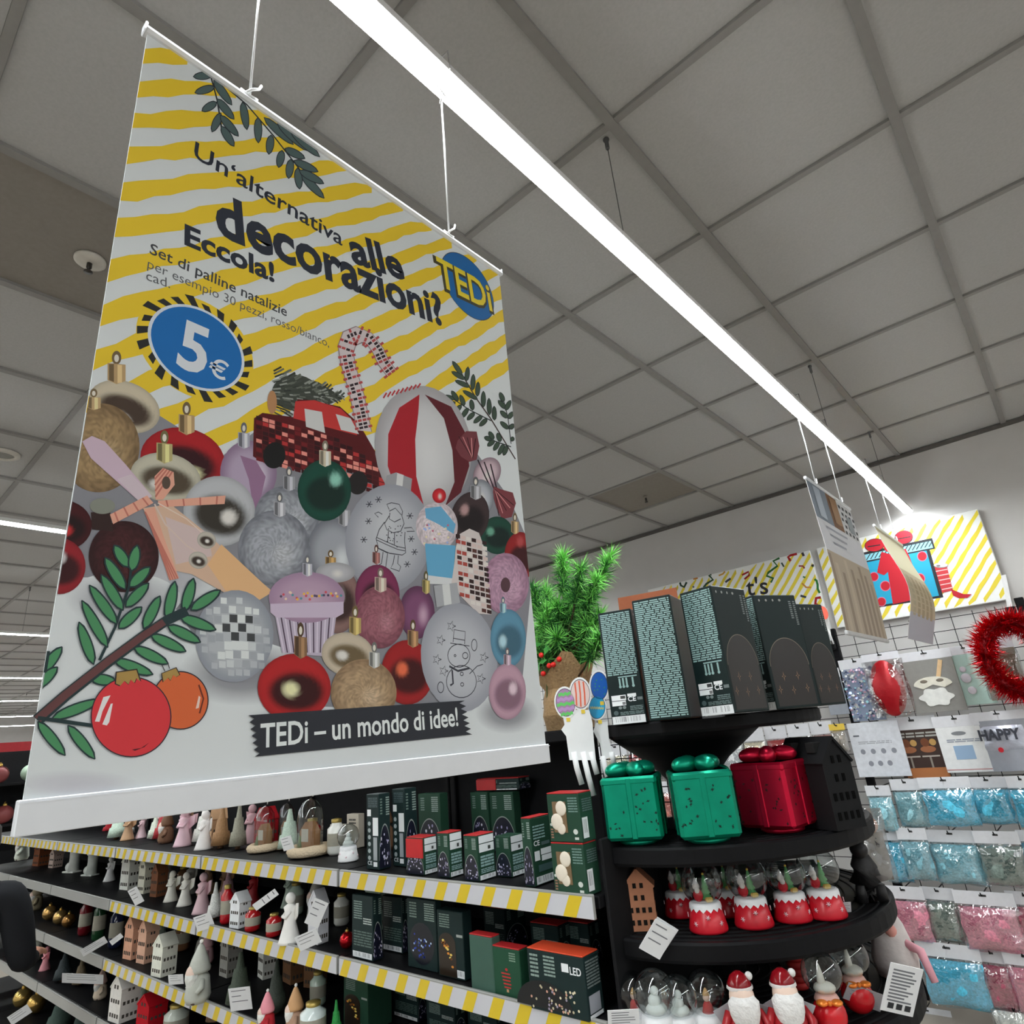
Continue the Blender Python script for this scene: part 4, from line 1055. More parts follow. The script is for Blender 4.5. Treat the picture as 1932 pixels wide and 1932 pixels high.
# ---------------------------------------------------------------- figurines and small goods
WH = C(196, 198, 190, 1.45); WHM = M(WH, .6, var=.06, bump=.15)
def mm(*c, k=1.5, **kw): return M(C(*c, k), **kw)
def g_house(label, loc, rz, w, d, h, col, group=None, win=(.012, .01, .008), rows=4, chimney=True, cat='lantern', name='house_lantern', ww=.12):
    t = thing(name, label, cat, loc, rz, group)
    eav = h * .72; m = M(col, .65, var=.08, bump=.1, spec=.15)
    b = MB(); b.prism([(-w / 2, 0), (w / 2, 0), (w / 2, eav), (0, h), (-w / 2, eav)], (0, d / 2, 0), (1, 0, 0), (0, 0, 1), (0, -d, 0)); b.build('body', m, t)
    b = MB()
    for s in (-1, 1):
        L = math.hypot(w / 2, h - eav) + .004; a = math.atan2(h - eav, w / 2)
        b.box((s * w / 4 * 1.05, 0, (h + eav) / 2 + .002), (L, d * 1.06, .005), ry=s * a)
    b.build('roof', m, t)
    if chimney:
        b = MB(); b.box((-w * .22, 0, h * .95), (w * .16, w * .16, h * .2), ch=.001); b.build('chimney', m, t)
    b = MB()
    for r_ in range(rows):
        z = h * (.10 + .62 * r_ / max(1, rows - 1)) if rows > 1 else h * .4
        n = 4 if r_ < rows / 2 else 2
        for q in range(n):
            u = (q - (n - 1) / 2) * w * (.21 if n == 4 else .24)
            b.box((u, -d / 2 - .0004, z + h * .045), (w * ww, .0012, h * .085))
            b.box((w / 2 + .0004, (q - (n - 1) / 2) * d * .21, z * .9 + h * .045), (.0012, d * ww, h * .075))
    b.build('windows', M(win, .9, spec=.1), t, kind='stuff')
    return t
def g_globe(label, loc, r, group=None, rz=0.0, base=(170, 20, 34), kind='tree'):
    """snow globe with a red base and a snow collar; r = globe radius"""
    t = thing('snow_globe', label, 'snow globe', loc, rz, group)
    h = r * 1.15
    b = MB(); b.lathe([(r * .90, 0), (r * .92, .1 * r), (r * .70, h), (0, h)], 24); bs = b.build('base', mm(*base, rough=.3, k=1.7), t)
    b = MB()
    for q in range(7):
        a = -1.57 + (q - 3) * .75; rr = r * .87; z = h * (.35 + .25 * (q % 2))
        for s in range(3):
            aa = math.pi * s / 3; dx, dz = math.cos(aa) * r * .11, math.sin(aa) * r * .11
            ca, sa = math.cos(a), math.sin(a)
            b.tube([(rr * ca - sa * -dx, rr * sa + ca * -dx, z - dz), (rr * ca - sa * dx, rr * sa + ca * dx, z + dz)], r * .018, 4)
    b.build('snowflakes', M(C(225, 200, 205, 1.2), .5), bs, kind='stuff')
    b = MB(); n = 28; vs = []; fs = []
    for i in range(n):
        a = 2 * math.pi * i / n
        z0 = h * (.74 + .13 * (i % 2)); rq = r * (.70 + .22 * (1 - z0 / h)) + r * .03; vs += [(r * .66 * math.cos(a), r * .66 * math.sin(a), h * 1.05), (r * .745 * math.cos(a), r * .745 * math.sin(a), h * .99), (rq * math.cos(a), rq * math.sin(a), z0)]
    for i in range(n):
        j = (i + 1) % n; fs += [(3 * i, 3 * i + 1, 3 * j + 1, 3 * j), (3 * i + 1, 3 * i + 2, 3 * j + 2, 3 * j + 1)]
    fs.append(tuple(3 * i for i in range(n)))
    b.add(vs, fs, smooth=True); b.build('snow_collar', M(C(215, 215, 222, 1.3), .6, bump=.3), t)
    zc = h + r * .86
    b = MB(); b.ball((0, 0, zc), r, 28, 16); b.build('glass_globe', GLASS, t)
    z0 = h * 1.04
    if kind == 'tree':
        b = MB()
        for q in range(4): b.lathe([(r * (.30 - .06 * q), 0), (r * .04, r * .36)], 12, (r * .12, r * .05, z0 + r * .12 + q * r * .22), cap=False)
        tr_ = b.build('tree', mm(70, 130, 76, rough=.6, k=1.5), t); b = MB(); b.ball((r * .12, r * .05, z0 + r * 1.15), r * .06, 8, 5); b.build('star', mm(210, 170, 70), tr_)
        b = MB(); b.ball((-r * .26, -r * .1, z0 + r * .28), r * .24, 12, 8, sz=1.15); sa = b.build('figure', mm(165, 22, 34, k=1.6), t)
        b = MB(); b.ball((-r * .30, -r * .1, z0 + r * .66), r * .17, 12, 8); b.ball((-r * .28, -r * .22, z0 + r * .52), r * .13, 8, 6, sz=1.3); b.build('beard', M(C(215, 205, 200, 1.2), .7), sa)
        b = MB(); b.lathe([(r * .15, 0), (r * .05, r * .25), (0, r * .32)], 10, (-r * .30, -r * .08, z0 + r * .74)); b.build('hat', M(C(210, 205, 205, 1.2), .7), sa)
        b = MB(); b.box((r * .22, -r * .24, z0 + r * .1), (r * .34, r * .24, r * .2), .4, ch=r * .05); b.build('sack', mm(205, 170, 90), t)
    elif kind == 'white':
        b = MB(); b.ball((0, 0, z0 + r * .2), r * .5, 12, 7, sz=.5); b.ball((-.05 * r, 0, z0 + r * .5), r * .3, 12, 8); b.ball((0, 0, z0 + r * .9), r * .2, 12, 8); b.build('figure', M(C(205, 208, 204, 1.3), .5), t)
    else:
        b = MB(); b.lathe([(r * .3, 0), (r * .22, r * .3), (r * .1, r * .5)], 12, (0, 0, z0)); sa = b.build('figure', mm(160, 24, 30), t)
        b = MB(); b.ball((0, -r * .03, z0 + r * .62), r * .18, 10, 7); b.build('head', M(C(225, 190, 170, 1.1), .6), sa); b = MB(); b.lathe([(r * .19, 0), (r * .05, r * .26), (0, r * .3)], 10, (0, 0, z0 + r * .72)); b.build('hat', mm(190, 150, 100), sa)
    return t
def g_cone(label, loc, r, h, col, group=None, tiers=3, name='cone_tree', cat='figurine'):
    t = thing(name, label, cat, loc, rnd.uniform(0, 6), group)
    b = MB(); b.lathe([(r * .3, 0), (r * .28, h * .1)], 10); b.build('foot', mm(90, 64, 44), t)
    b = MB(); prof = []
    for q in range(tiers):
        z = h * (.08 + .92 * q / tiers); k = 1 - q / tiers; prof += [(r * k, z), (r * (k - .55 / tiers), z + h * .9 / tiers)]
    prof.append((0, h)); b.lathe(prof, 16); b.build('cone', M(col, .7, var=.2, scale=200, bump=.5), t)
    return t
def g_angel(label, loc, h, col, group=None, wings=True):
    t = thing('angel_figurine', label, 'figurine', loc, rnd.uniform(-.5, .5), group)
    m = M(col, .55, var=.05)
    b = MB(); b.lathe([(h * .24, 0), (h * .22, h * .05), (h * .13, h * .35), (h * .11, h * .55), (h * .14, h * .66), (h * .05, h * .72)], 16); b.build('robe', m, t)
    b = MB(); b.ball((0, 0, h * .82), h * .11, 12, 8); b.build('head', M(tuple(c * .95 for c in col), .55), t)
    b = MB(); b.tube([(-h * .12, -h * .02, h * .6), (-h * .1, -h * .12, h * .48), (0, -h * .15, h * .5), (h * .1, -h * .12, h * .48), (h * .12, -h * .02, h * .6)], h * .035, 8); b.build('arms', m, t)
    if wings:
        for s in (-1, 1):
            b = MB(); b.prism([(0, h * .35), (h * .26, h * .5), (h * .3, h * .75), (h * .12, h * .72), (0, h * .6)], (0, h * .09, 0), (s, 0, 0), (0, 0, 1), (0, .003, 0)); b.build('wing', m, t)
    return t
def g_gnome(label, loc, h, hat, body, group=None, beard=(205, 203, 198), fluffy=True, cat='figurine', name='gnome_figure'):
    t = thing(name, label, cat, loc, rnd.uniform(-.4, .2), group)
    b = MB(); b.lathe([(h * .2, 0), (h * .24, h * .1), (h * .2, h * .4), (h * .1, h * .55)], 16); b.build('body', mm(*body, rough=.8), t)
    b = MB(); b.lathe([(h * .2, h * .5), (h * .21, h * .55), (h * .15, h * .72), (h * .06, h * .92), (0, h)], 16); ht = b.build('hat', mm(*hat, rough=.6), t)
    b = MB(); b.ball((h * .02, 0, h), h * .04, 8, 6); b.build('pompom', M(C(215, 213, 210, 1.2), .9), ht)
    b = MB(); b.ball((0, -h * .10, h * .50), h * .15, 14, 9); b.build('face', M(C(215, 190, 176, 1.2), .7), t)
    b = MB(); b.lathe([(0, -h * .36), (h * .08, -h * .26), (h * .17, -h * .04), (h * .17, h * .05), (0, h * .08)], 16, (0, -h * .13, h * .44), sy=.7); b.build('beard', M(C(*beard, 1.25), .9, bump=.9, scale=120), t)
    for s in (-1, 1):
        b = MB(); b.ball((s * h * .11, -h * .1, h * .03), h * .07, 10, 6, sz=.6); b.build('boot', mm(60, 44, 40), t)
        b = MB(); b.tube([(s * h * .16, 0, h * .38), (s * h * .26, -h * .04, h * .27), (s * h * .25, -h * .12, h * .2)], [h * .06, h * .055, h * .045], 8); b.build('arm', mm(*body, rough=.8), t)
    return t
def g_boot(label, loc, h, col, rz=0.0, group=None):
    t = thing('ceramic_boot', label, 'figurine', loc, rz, group); m = M(col, .5)
    b = MB(); b.lathe([(h * .24, .04 * h), (h * .22, h * .5), (h * .24, h * .85)], 14, sy=.8); b.ball((-h * .18, 0, h * .2), h * .23, 12, 8, sz=.85, sx=1.5, sy=.8); b.box((-h * .1, 0, h * .03), (h * .8, h * .36, h * .06), ch=.002); b.build('shaft', m, t)
    b = MB(); b.lathe([(h * .26, h * .78), (h * .30, h * .84), (h * .30, h * .95), (h * .26, h), (h * .2, h * .97)], 14, sy=.8); b.build('cuff', M(tuple(min(.9, c * 1.1) for c in col), .9, bump=.6), t)
    return t
def g_cloche(label, loc, r, h, group=None):
    t = thing('glass_cloche', label, 'decoration', loc, 0, group)
    b = MB(); n = 20
    vs = []; fs = []; R, rr = r * .92, r * .26
    for i in range(n):
        a = 2 * math.pi * i / n
        for j in range(8):
            c = 2 * math.pi * j / 8; q = rr * (1 + .12 * math.sin(7 * i + 3 * j)); vs.append(((R + q * math.cos(c)) * math.cos(a), (R + q * math.cos(c)) * math.sin(a), rr + q * math.sin(c)))
    for i in range(n):
        for j in range(8): fs.append((i * 8 + j, ((i + 1) % n) * 8 + j, ((i + 1) % n) * 8 + (j + 1) % 8, i * 8 + (j + 1) % 8))
    b.add(vs, fs, smooth=True); b.build('fur_ring', M(C(190, 172, 146, 1.4), .95, bump=1.0, scale=180), t)
    b = MB(); b.lathe([(r * .85, 0), (r * .85, .01), (0, .01)], 20); b.build('plate', mm(120, 92, 66), t)
    b = MB(); b.lathe([(r * .66, .01), (r * .68, h * .6), (r * .6, h * .82), (r * .35, h * .95), (0, h)], 24, cap=False); b.build('glass_dome', GLASS, t)
    b = MB(); w = r * .5; b.prism([(-w, 0), (w, 0), (w, h * .36), (0, h * .52), (-w, h * .36)], (0, w * .6, .012), (1, 0, 0), (0, 0, 1), (0, -w * 1.2, 0)); hs = b.build('wooden_house', mm(132, 92, 58, rough=.8), t)
    b = MB(); b.box((0, -w * .61, h * .36), (w * 1.3, .001, h * .22)); b.build('card', M(C(172, 166, 154, 1.4), .7), hs)
    b = MB(); b.box((w * .4, -w * .62, h * .1), (w * .4, .002, h * .14)); b.build('door', mm(60, 40, 26), hs)
    b = MB(); b.lathe([(r * .2, .012), (r * .05, h * .34), (0, h * .36)], 8, (-r * .45, -r * .3, 0)); b.build('little_tree', mm(92, 112, 70), t)
    b = MB(); pts = [(r * .05 + .7 * r * .3 * math.cos(a), -.02 * r, h + r * .2 + r * .25 * math.sin(a)) for a in [math.pi * q / 6 - .4 for q in range(7)]]; b.tube(pts, r * .05, 6); b.build('ribbon_loop', M(C(205, 203, 198, 1.3), .7), t)
    return t
def g_jar(label, loc, r, h, col, group=None, lid=(150, 130, 70), name='glass_candle', cat='candle'):
    t = thing(name, label, cat, loc, 0, group)
    b = MB(); b.lathe([(r * .8, 0), (r, h * .08), (r, h * .72), (r * .6, h * .82), (r * .5, h * .9)], 18); b.build('glass', M(C(*col, 1.4), .12, spec=.7), t)
    b = MB(); b.lathe([(r * .55, h * .88), (r * .58, h * .9), (r * .58, h * .98), (r * .2, h)], 16); b.build('stopper', mm(*lid, metal=.6, rough=.3), t)
    b = MB(); b.lathe([(r * 1.005, h * .25), (r * 1.01, h * .26), (r * 1.01, h * .58), (r * 1.005, h * .6)], 18, cap=False); b.build('label_band', M(C(150, 146, 132, 1.2), .6), t)
    return t
def g_bauble(label, loc, r, col, group=None, metal=.8, rough=.2, name='tree_bauble'):
    t = thing(name, label, 'bauble', loc, rnd.uniform(0, 6), group)
    b = MB(); b.ball((0, 0, r), r, 18, 12); b.build('ball', M(C(*col, 1.4), rough, metal=metal, var=.2, scale=300), t)
    b = MB(); b.lathe([(r * .22, r * 1.94), (r * .24, r * 2.0), (r * .22, r * 2.2), (r * .08, r * 2.24)], 10); cp = b.build('cap', mm(170, 140, 70, metal=.9, rough=.3), t)
    b = MB(); b.tube([(r * .1 * math.cos(a), 0, r * 2.3 + r * .1 * math.sin(a)) for a in [2 * math.pi * q / 8 for q in range(9)]], r * .02, 5); b.build('loop', mm(170, 140, 70, metal=.9, rough=.3), cp)
    return t
def g_tag(label, P, ex, ey, w, h, lines=4, fold=False, icons=False, name='price_tag', cat='tag', group=None, col=None):
    """paper card, P = centre, ex / ey unit directions along width / height"""
    ex, ey = Vector(ex).normalized(), Vector(ey); ey = (ey - ex * ey.dot(ex)).normalized(); en = ex.cross(ey)
    t = thing(name, label, cat, P, 0, group); th = .0012
    col = col or C(205, 206, 208, 1.35)
    b = MB(); b.prism([(-w / 2, -h / 2), (w / 2, -h / 2), (w / 2, h / 2), (-w / 2, h / 2)], -en * th / 2, ex, ey, en * th); b.build('card', M(col, .6, var=.02), t)
    if fold:
        b = MB(); b.prism([(-w / 2, -h / 2), (w / 2, -h / 2), (w / 2 + .004, h / 2), (-w / 2 + .002, h / 2 + .002)], -en * .006 + ex * .003, ex, ey, -en * th); b.build('back_leaf', M(col, .6, var=.02), t)
    pm = MB(); tc = C(120, 122, 128)
    for q in range(lines):
        y = h * (.36 - .7 * q / max(1, lines)); x0 = -w * .38; x1 = w * rnd.uniform(.05, .38)
        o = en * (th / 2 + .0003)
        pm.quad(ex * x0 + ey * y + o, ex * x1 + ey * y + o, ex * x1 + ey * (y + h * .035) + o, ex * x0 + ey * (y + h * .035) + o, tc)
    if icons:
        for q in range(3):
            o = en * (th / 2 + .0004); x = -w * .32 + q * w * .26; y = -h * .42
            pm.quad(ex * x + ey * y + o, ex * (x + w * .18) + ey * y + o, ex * (x + w * .18) + ey * (y + h * .12) + o, ex * x + ey * (y + h * .12) + o, C(50, 52, 56))
    if pm.v: pm.build('printing', PRINT, t)
    return t
def pillow(b, w, h, d, nx=10, ny=10, seed=0, lump=.25, z0=0.0):
    r = random.Random(seed); ph = [r.uniform(0, 6) for _ in range(6)]
    def thick(u, v):
        k = (max(0, 1 - (2 * u - 1) ** 4) * max(0, 1 - (2 * v - 1) ** 4)) ** .5
        return d / 2 * k * (1 + lump * math.sin(7 * u + ph[0]) * math.sin(6 * v + ph[1]) + lump * .7 * math.sin(13 * u + ph[2]) * math.sin(11 * v + ph[3]))
    fr = []; bk = []
    for j in range(ny + 1):
        for i in range(nx + 1):
            u, v = i / nx, j / ny; wx = 1 + .04 * math.sin(9 * v + ph[4]); x, z = (u - .5) * w * wx, z0 + v * h + .02 * h * math.sin(8 * u + ph[5]) * (1 - v)
            t = thick(u, v); fr.append((x, -t, z)); bk.append((x, t * .6, z))
    n = len(fr); W = nx + 1; fs = []
    for j in range(ny):
        for i in range(nx):
            a = j * W + i; fs.append((a, a + 1, a + W + 1, a + W)); fs.append((n + a, n + a + W, n + a + W + 1, n + a + 1))
    b.add(fr + bk, fs, smooth=True)
# ================================================================ wall signs
class WPrint(Print):
    def __init__(s, Y, lim, start=0): s.mb = MB(); s.n = start; s.Y = Y; s.lim = lim
    def at(s, x, y):
        P = onY(x, y, s.Y); return (min(s.lim[1], max(s.lim[0], P.x)), min(s.lim[3], max(s.lim[2], P.z)))
    def raw(s, uv, faces, col):
        s.n += 1; Y = s.Y - .0006 - s.n * 5e-5; s.mb.add([(u, Y, v) for u, v in uv], faces, col)
    def line(s, pts, w, col):
        uv = [Vector(s.at(*p)) for p in pts]; k = mpp((uv[0].x, s.Y, uv[0].y)) * w / 2; L = []; R = []
        for i, p in enumerate(uv):
            t = (uv[min(i + 1, len(uv) - 1)] - uv[max(i - 1, 0)])
            if t.length < 1e-9: t = Vector((1, 0))
            t.normalize(); n = Vector((-t.y, t.x)) * k; L.append(p + n); R.append(p - n)
        m = len(uv); s.raw([tuple(q) for q in L + R], [(i, i + 1, m + i + 1, m + i) for i in range(m - 1)], col)
SY = 4.795
syel = (0.80, 0.64, 0.06)
def sign(label, x0, x1, z0, z1, ph):
    t = thing('wall_sign', label, 'sign', ((x0 + x1) / 2, WALL_Y, z0), 0, 'striped signs on the back wall')
    inv = Vector(((x0 + x1) / 2, WALL_Y, z0))
    def bld(mb, name, mat):
        mb.v = [tuple(Vector(v) - inv) for v in mb.v]; return mb.build(name, mat, t)
    b = MB(); b.box(((x0 + x1) / 2, (SY + WALL_Y) / 2, (z0 + z1) / 2), (x1 - x0, WALL_Y - SY, z1 - z0), ch=.003); bld(b, 'board', M((.88, .88, .86), .5, var=.02))
    pm = MB(); per = .082; w = .034
    k = -int((z1 - z0 + x1 - x0) / per) - 2
    for q in range(k, 30):
        pts = []
        c0 = z0 + q * per + ph                  # stripe: z = c0 + 1.15 (x - x0)
        N = 24; rows = []
        for i in range(N + 1):
            x = x0 + .004 + (x1 - x0 - .008) * i / N; c = c0 + 1.15 * (x - x0)
            hi = min(z1 - .004, c + w / 2 + .004 * math.sin(3 * i + q)); lo = max(z0 + .004, c - w / 2 + .004 * math.sin(2.3 * i + 2 * q)); rows.append((x, lo, hi))
        for i in range(N):
            a, c = rows[i], rows[i + 1]
            if a[2] > a[1] and c[2] > c[1]: pm.quad((a[0], SY - .0006, a[1]), (c[0], SY - .0006, c[1]), (c[0], SY - .0006, c[2]), (a[0], SY - .0006, a[2]), syel)
    pm.v = [tuple(Vector(v) - inv) for v in pm.v]; pm.build('stripe_print', PRINT, t)
    return t, bld
sgn, bld = sign('striped wall sign with a red-ribboned blue gift box', -1.215, -.232, 2.128, 2.706, .01)
wp = WPrint(SY, (-1.21, -.236, 2.132, 2.702), 3)
def s6(x, y): return (1480 + x * .23815, 740 + y * .23815)
def PL(pts, col): wp.poly([s6(*p) for p in pts], col)
blu, bkk, rdd, pk = C(40, 160, 196, 1.0), C(40, 42, 48), C(176, 30, 44, 1.15), C(150, 48, 70, 1.1)
PL([(640, 1330), (1140, 1210), (1260, 1625), (750, 1705)], bkk); PL([(650, 1345), (1120, 1235), (1225, 1612), (742, 1690)], blu)
PL([(625, 1270), (1170, 1155), (1195, 1240), (640, 1350)], bkk); PL([(636, 1288), (1160, 1178), (1178, 1232), (648, 1336)], C(140, 200, 215, 1.0))
for q in range(16): wp.line([s6(650 + q * 33, 1330 - q * 7), s6(680 + q * 33, 1280 - q * 7)], 1.5, bkk)
for x, y, r in ((710, 1462, 36), (800, 1535, 40), (770, 1660, 36), (1072, 1478, 42), (1092, 1600, 40), (1092, 1300, 38)): wp.ell(*s6(x, y), r * .25, r * .25, C(205, 120, 150), n=20); wp.ell(*s6(x, y), r * .21, r * .21, rdd, n=20)
PL([(800, 1290), (930, 1260), (1000, 1650), (860, 1680)], rdd)
PL([(770, 1265), (740, 1400), (735, 1430), (790, 1450), (850, 1400), (860, 1290)], rdd); PL([(930, 1250), (970, 1400), (1025, 1390), (990, 1300), (960, 1240)], rdd)
for cx, cy, rx, ry in ((715, 1212, 78, 50), (945, 1150, 72, 52)): wp.ell(*s6(cx, cy), rx * .245, ry * .25, bkk, -.15); wp.ell(*s6(cx, cy), rx * .23, ry * .23, rdd, -.15)
wp.line([s6(660, 1225), s6(760, 1210)], 2, bkk); wp.line([s6(890, 1165), s6(1000, 1145)], 2, bkk)
wp.ell(*s6(830, 1225), 10, 10, rdd)
PL([(1190, 1385), (1285, 1370), (1335, 1570), (1250, 1590)], C(196, 60, 66)); 
for q in range(5): wp.line([s6(1200 + q * 12, 1420 + q * 36), s6(1296 + q * 10, 1402 + q * 36)], 1.8, C(225, 190, 186))
wp.ell(*s6(1240, 1372), 14, 5, C(120, 120, 120)); wp.ell(*s6(1240, 1370), 13, 4, C(230, 228, 222)); wp.ell(*s6(1220, 1376), 4, 2, C(120, 120, 120))
PL([(1320, 1560), (1420, 1600), (1485, 1600), (1450, 1630), (1380, 1632), (1335, 1610)], rdd)
bld(wp.mb, 'gift_box_print', PRINT)
sgn, bld = sign('striped wall sign with coloured party streamers beside the gift sign', -2.62, -1.262, 2.128, 2.706, .055)
wp = WPrint(SY, (-2.61, -1.268, 2.132, 2.702), 3)
def s7c(x, y): return (1400 + x * .31056, 880 + y * .31056)
def wig(pts, w, col):
    wp.mb = MB(); wp.line([s7c(*p) for p in pts], w, C(*col, 1.1)); bld(wp.mb, 'streamer', PRINT)
wig([(330, 515), (290, 520), (280, 550), (295, 575)], 4.5, (160, 30, 34)); wig([(362, 508), (375, 545)], 4.5, (60, 50, 60)); wig([(225, 545), (190, 575), (215, 605), (160, 645), (150, 665), (190, 680), (175, 705)], 4, (40, 96, 44))
wig([(440, 685), (470, 690), (480, 715), (460, 745), (495, 765)], 4, (40, 110, 50)); wig([(485, 795), (450, 800), (445, 835), (480, 855), (510, 860)], 5, (150, 26, 34)); wig([(345, 605), (370, 605), (380, 620)], 3, (140, 50, 50)); wig([(365, 710), (390, 735), (420, 735)], 3.2, (190, 130, 60)); wig([(240, 585), (255, 610)], 3, (50, 70, 60)); wig([(355, 785), (390, 795)], 4, (50, 54, 64)); wig([(370, 670), (385, 675)], 3, (60, 110, 70)); wig([(430, 595), (436, 610)], 4, (50, 90, 60)); wig([(455, 592), (462, 598)], 5, (60, 30, 36))
def s4c(x, y): return (1100 + x * .15528, 850 + y * .15528)
def wig4(pts, w, col):
    wp.mb = MB(); wp.line([s4c(*p) for p in pts], w, C(*col, 1.2)); bld(wp.mb, 'streamer', PRINT)
wig4([(1175, 1585), (1190, 1640), (1230, 1660), (1260, 1600)], 4, (40, 64, 48)); wig4([(1555, 1480), (1530, 1510), (1580, 1570), (1500, 1620), (1465, 1665)], 4, (40, 70, 44)); wig4([(1720, 1440), (1700, 1500), (1650, 1520)], 3, (190, 140, 50)); wig4([(1390, 1525), (1340, 1560)], 3, (190, 120, 50)); wig4([(1795, 1555), (1730, 1600)], 4, (60, 60, 70)); wig4([(1335, 1650), (1350, 1665)], 3, (70, 90, 120))
wig([(0, 660), (40, 640), (45, 660), (15, 685)], 3.5, (150, 30, 34))
wp.mb = MB(); vs, fs, w = text_polys("t's", .01); A, B = Vector(wp.at(*s7c(30, 785))), Vector(wp.at(*s7c(162, 772))); e = B - A; k = e.length / w; e.normalize(); n = Vector((-e.y, e.x))
wp.raw([tuple(A + e * (x * k) + n * (y * k)) for x, y in vs], fs, C(44, 44, 50))
bld(wp.mb, 'lettering', PRINT)

# ================================================================ wire-grid wall rack with hanging party packs
RY = 4.70
rack = thing('wire_grid_rack', 'black wire-grid rack along the white back wall below the signs', 'rack', (-2.2, RY, 0))
def rk(b, name, mat, kind=None):
    b.v = [tuple(Vector(v) - Vector((-2.2, RY, 0))) for v in b.v]; return b.build(name, mat, rack, kind=kind)
b = MB()
for q in range(27): z = .12 + q * .075; b.tube([(-4.6, RY, z), (.25, RY, z)], .0022, 5)
for q in range(44): x = -4.6 + q * .1128; b.tube([(x, RY - .004, .1), (x, RY - .004, 2.09)], .0022, 5)
rk(b, 'wire_grid', black_m, 'stuff')
for x in (-4.6, -3.4, -2.3, -1.235, -.19):
    b = MB(); b.box((x, RY + .02, 1.06), (.045, .04, 2.12), ch=.003); rk(b, 'upright', black_m)
pegs = [0]
def peg(P):
    b = MB(); b.tube([(P.x, RY, P.z), (P.x, P.y - .03, P.z + .004), (P.x, P.y - .04, P.z + .02)], .003, 6); rk(b, 'peg_hook', black_m)
def pack(name, label, x0, y0, x1, y1, Y, hdr, fill, style='bag', group='party packs on the wall rack', hook=True, card=(202, 202, 206), lump=.25, d=.07, seed=None):
    """header card top y0, bag bottom y1, both in photo pixels measured on the plane Y"""
    xm = (x0 + x1) / 2; top = onY(xm, y0, Y); bot = onY(xm, y1, Y); w = abs(onY(x1, (y0 + y1) / 2, Y).x - onY(x0, (y0 + y1) / 2, Y).x); H = top.z - bot.z; hh = H * hdr
    t = thing(name, label, 'pack', (top.x, Y, top.z), rnd.uniform(-.05, .05), group)
    if hh > 0:
        b = MB(); b.box((0, 0, -hh / 2), (w, .003, hh), ch=.0008, rx=.0); hd = b.build('header_card', M(C(*card, 1.35), .5, var=.03), t)
        b = MB(); b.box((0, -.0018, -hh * .3), (w * .12, .0006, hh * .16)); b.build('hang_hole', M((.05, .05, .05), .8), hd)
    h2 = H - hh
    if style == 'bag':
        b = MB(); pillow(b, w * .94, h2 * .92, d, seed=seed or int(x0 * 7 + y0), lump=lump, z0=-H + h2 * .03); b.build('filling', M(C(*fill, 1.5), .6, var=.3, scale=90, bump=1.0), t)
        b = MB(); pillow(b, w, h2, d * 1.18, seed=(seed or int(x0 * 7 + y0)) + 1, lump=lump * .6, z0=-H); b.build('film_bag', FILM, t)
    if hook: peg(Vector((top.x, Y, top.z - hh * .3)))
    return t, w, H, hh
def flat(t, w, H, hh, col, name='insert', th=.006, rough=.5):
    b = MB(); b.box((0, .002, -(H + hh) / 2), (w * .97, th, (H - hh)), ch=.001); return b.build(name, M(C(*col, 1.4), rough, var=.05), t)
PK = 'party packs on the wall rack'
Y1 = 4.52
CY, CYD, PLT, GRN, PNK, PNKD = (80, 176, 204), (60, 150, 180), (140, 190, 200), (118, 128, 120), (204, 128, 146), (170, 84, 104)
rows = [
 (1630, 1482, 1677, 1568, PLT, 'pale blue paper-grass bag beside the black house lantern'),
 (1676, 1470, 1732, 1562, (132, 176, 184), 'dull teal paper-grass bag, second in the upper blue row'),
 (1728, 1466, 1826, 1560, CY, 'wide bright blue paper-grass bag, third in the upper blue row'),
 (1820, 1466, 1896, 1556, CY, 'bright blue paper-grass bag, fourth in the upper blue row'),
 (1894, 1464, 1950, 1562, CY, 'bright blue paper-grass bag cut by the right edge, upper blue row'),
 (1642, 1562, 1700, 1664, CY, 'turquoise paper-grass bag, first in the lower blue row'),
 (1688, 1562, 1744, 1660, (120, 168, 180), 'greyish blue paper-grass bag, second in the lower blue row'),
 (1742, 1566, 1836, 1668, (130, 182, 194), 'light turquoise paper-grass bag, third in the lower blue row'),
 (1832, 1568, 1918, 1672, (110, 124, 118), 'dark grey-green grass bag at the end of the lower blue row'),
 (1914, 1566, 1960, 1660, CYD, 'deep blue paper-grass bag cut by the right edge, lower blue row'),
 (1664, 1672, 1738, 1776, PNK, 'pink paper-grass bag, first in the pink row'),
 (1734, 1674, 1797, 1776, GRN, 'dark grey-green grass bag between two pink bags'),
 (1794, 1682, 1908, 1794, PNK, 'largest pink paper-grass bag with a round front'),
 (1894, 1682, 1966, 1792, PNKD, 'dusky pink bag cut by the right edge, pink row'),
 (1724, 1780, 1842, 1898, CY, 'bright blue bag in the lowest row beside the hanging card'),
 (1834, 1790, 1900, 1904, PNKD, 'dark pink bag in the lowest row beside the blue one'),
 (1888, 1796, 1970, 1912, PNK, 'light pink bag at the right edge of the lowest row'),
]
for i, (x0, y0, x1, y1, c, lb) in enumerate(rows):
    pack('paper_grass_bag', lb, x0, y0, x1, y1, 4.40 + .03 * (i % 2), .23, c, group='paper-grass bags on the wall rack')
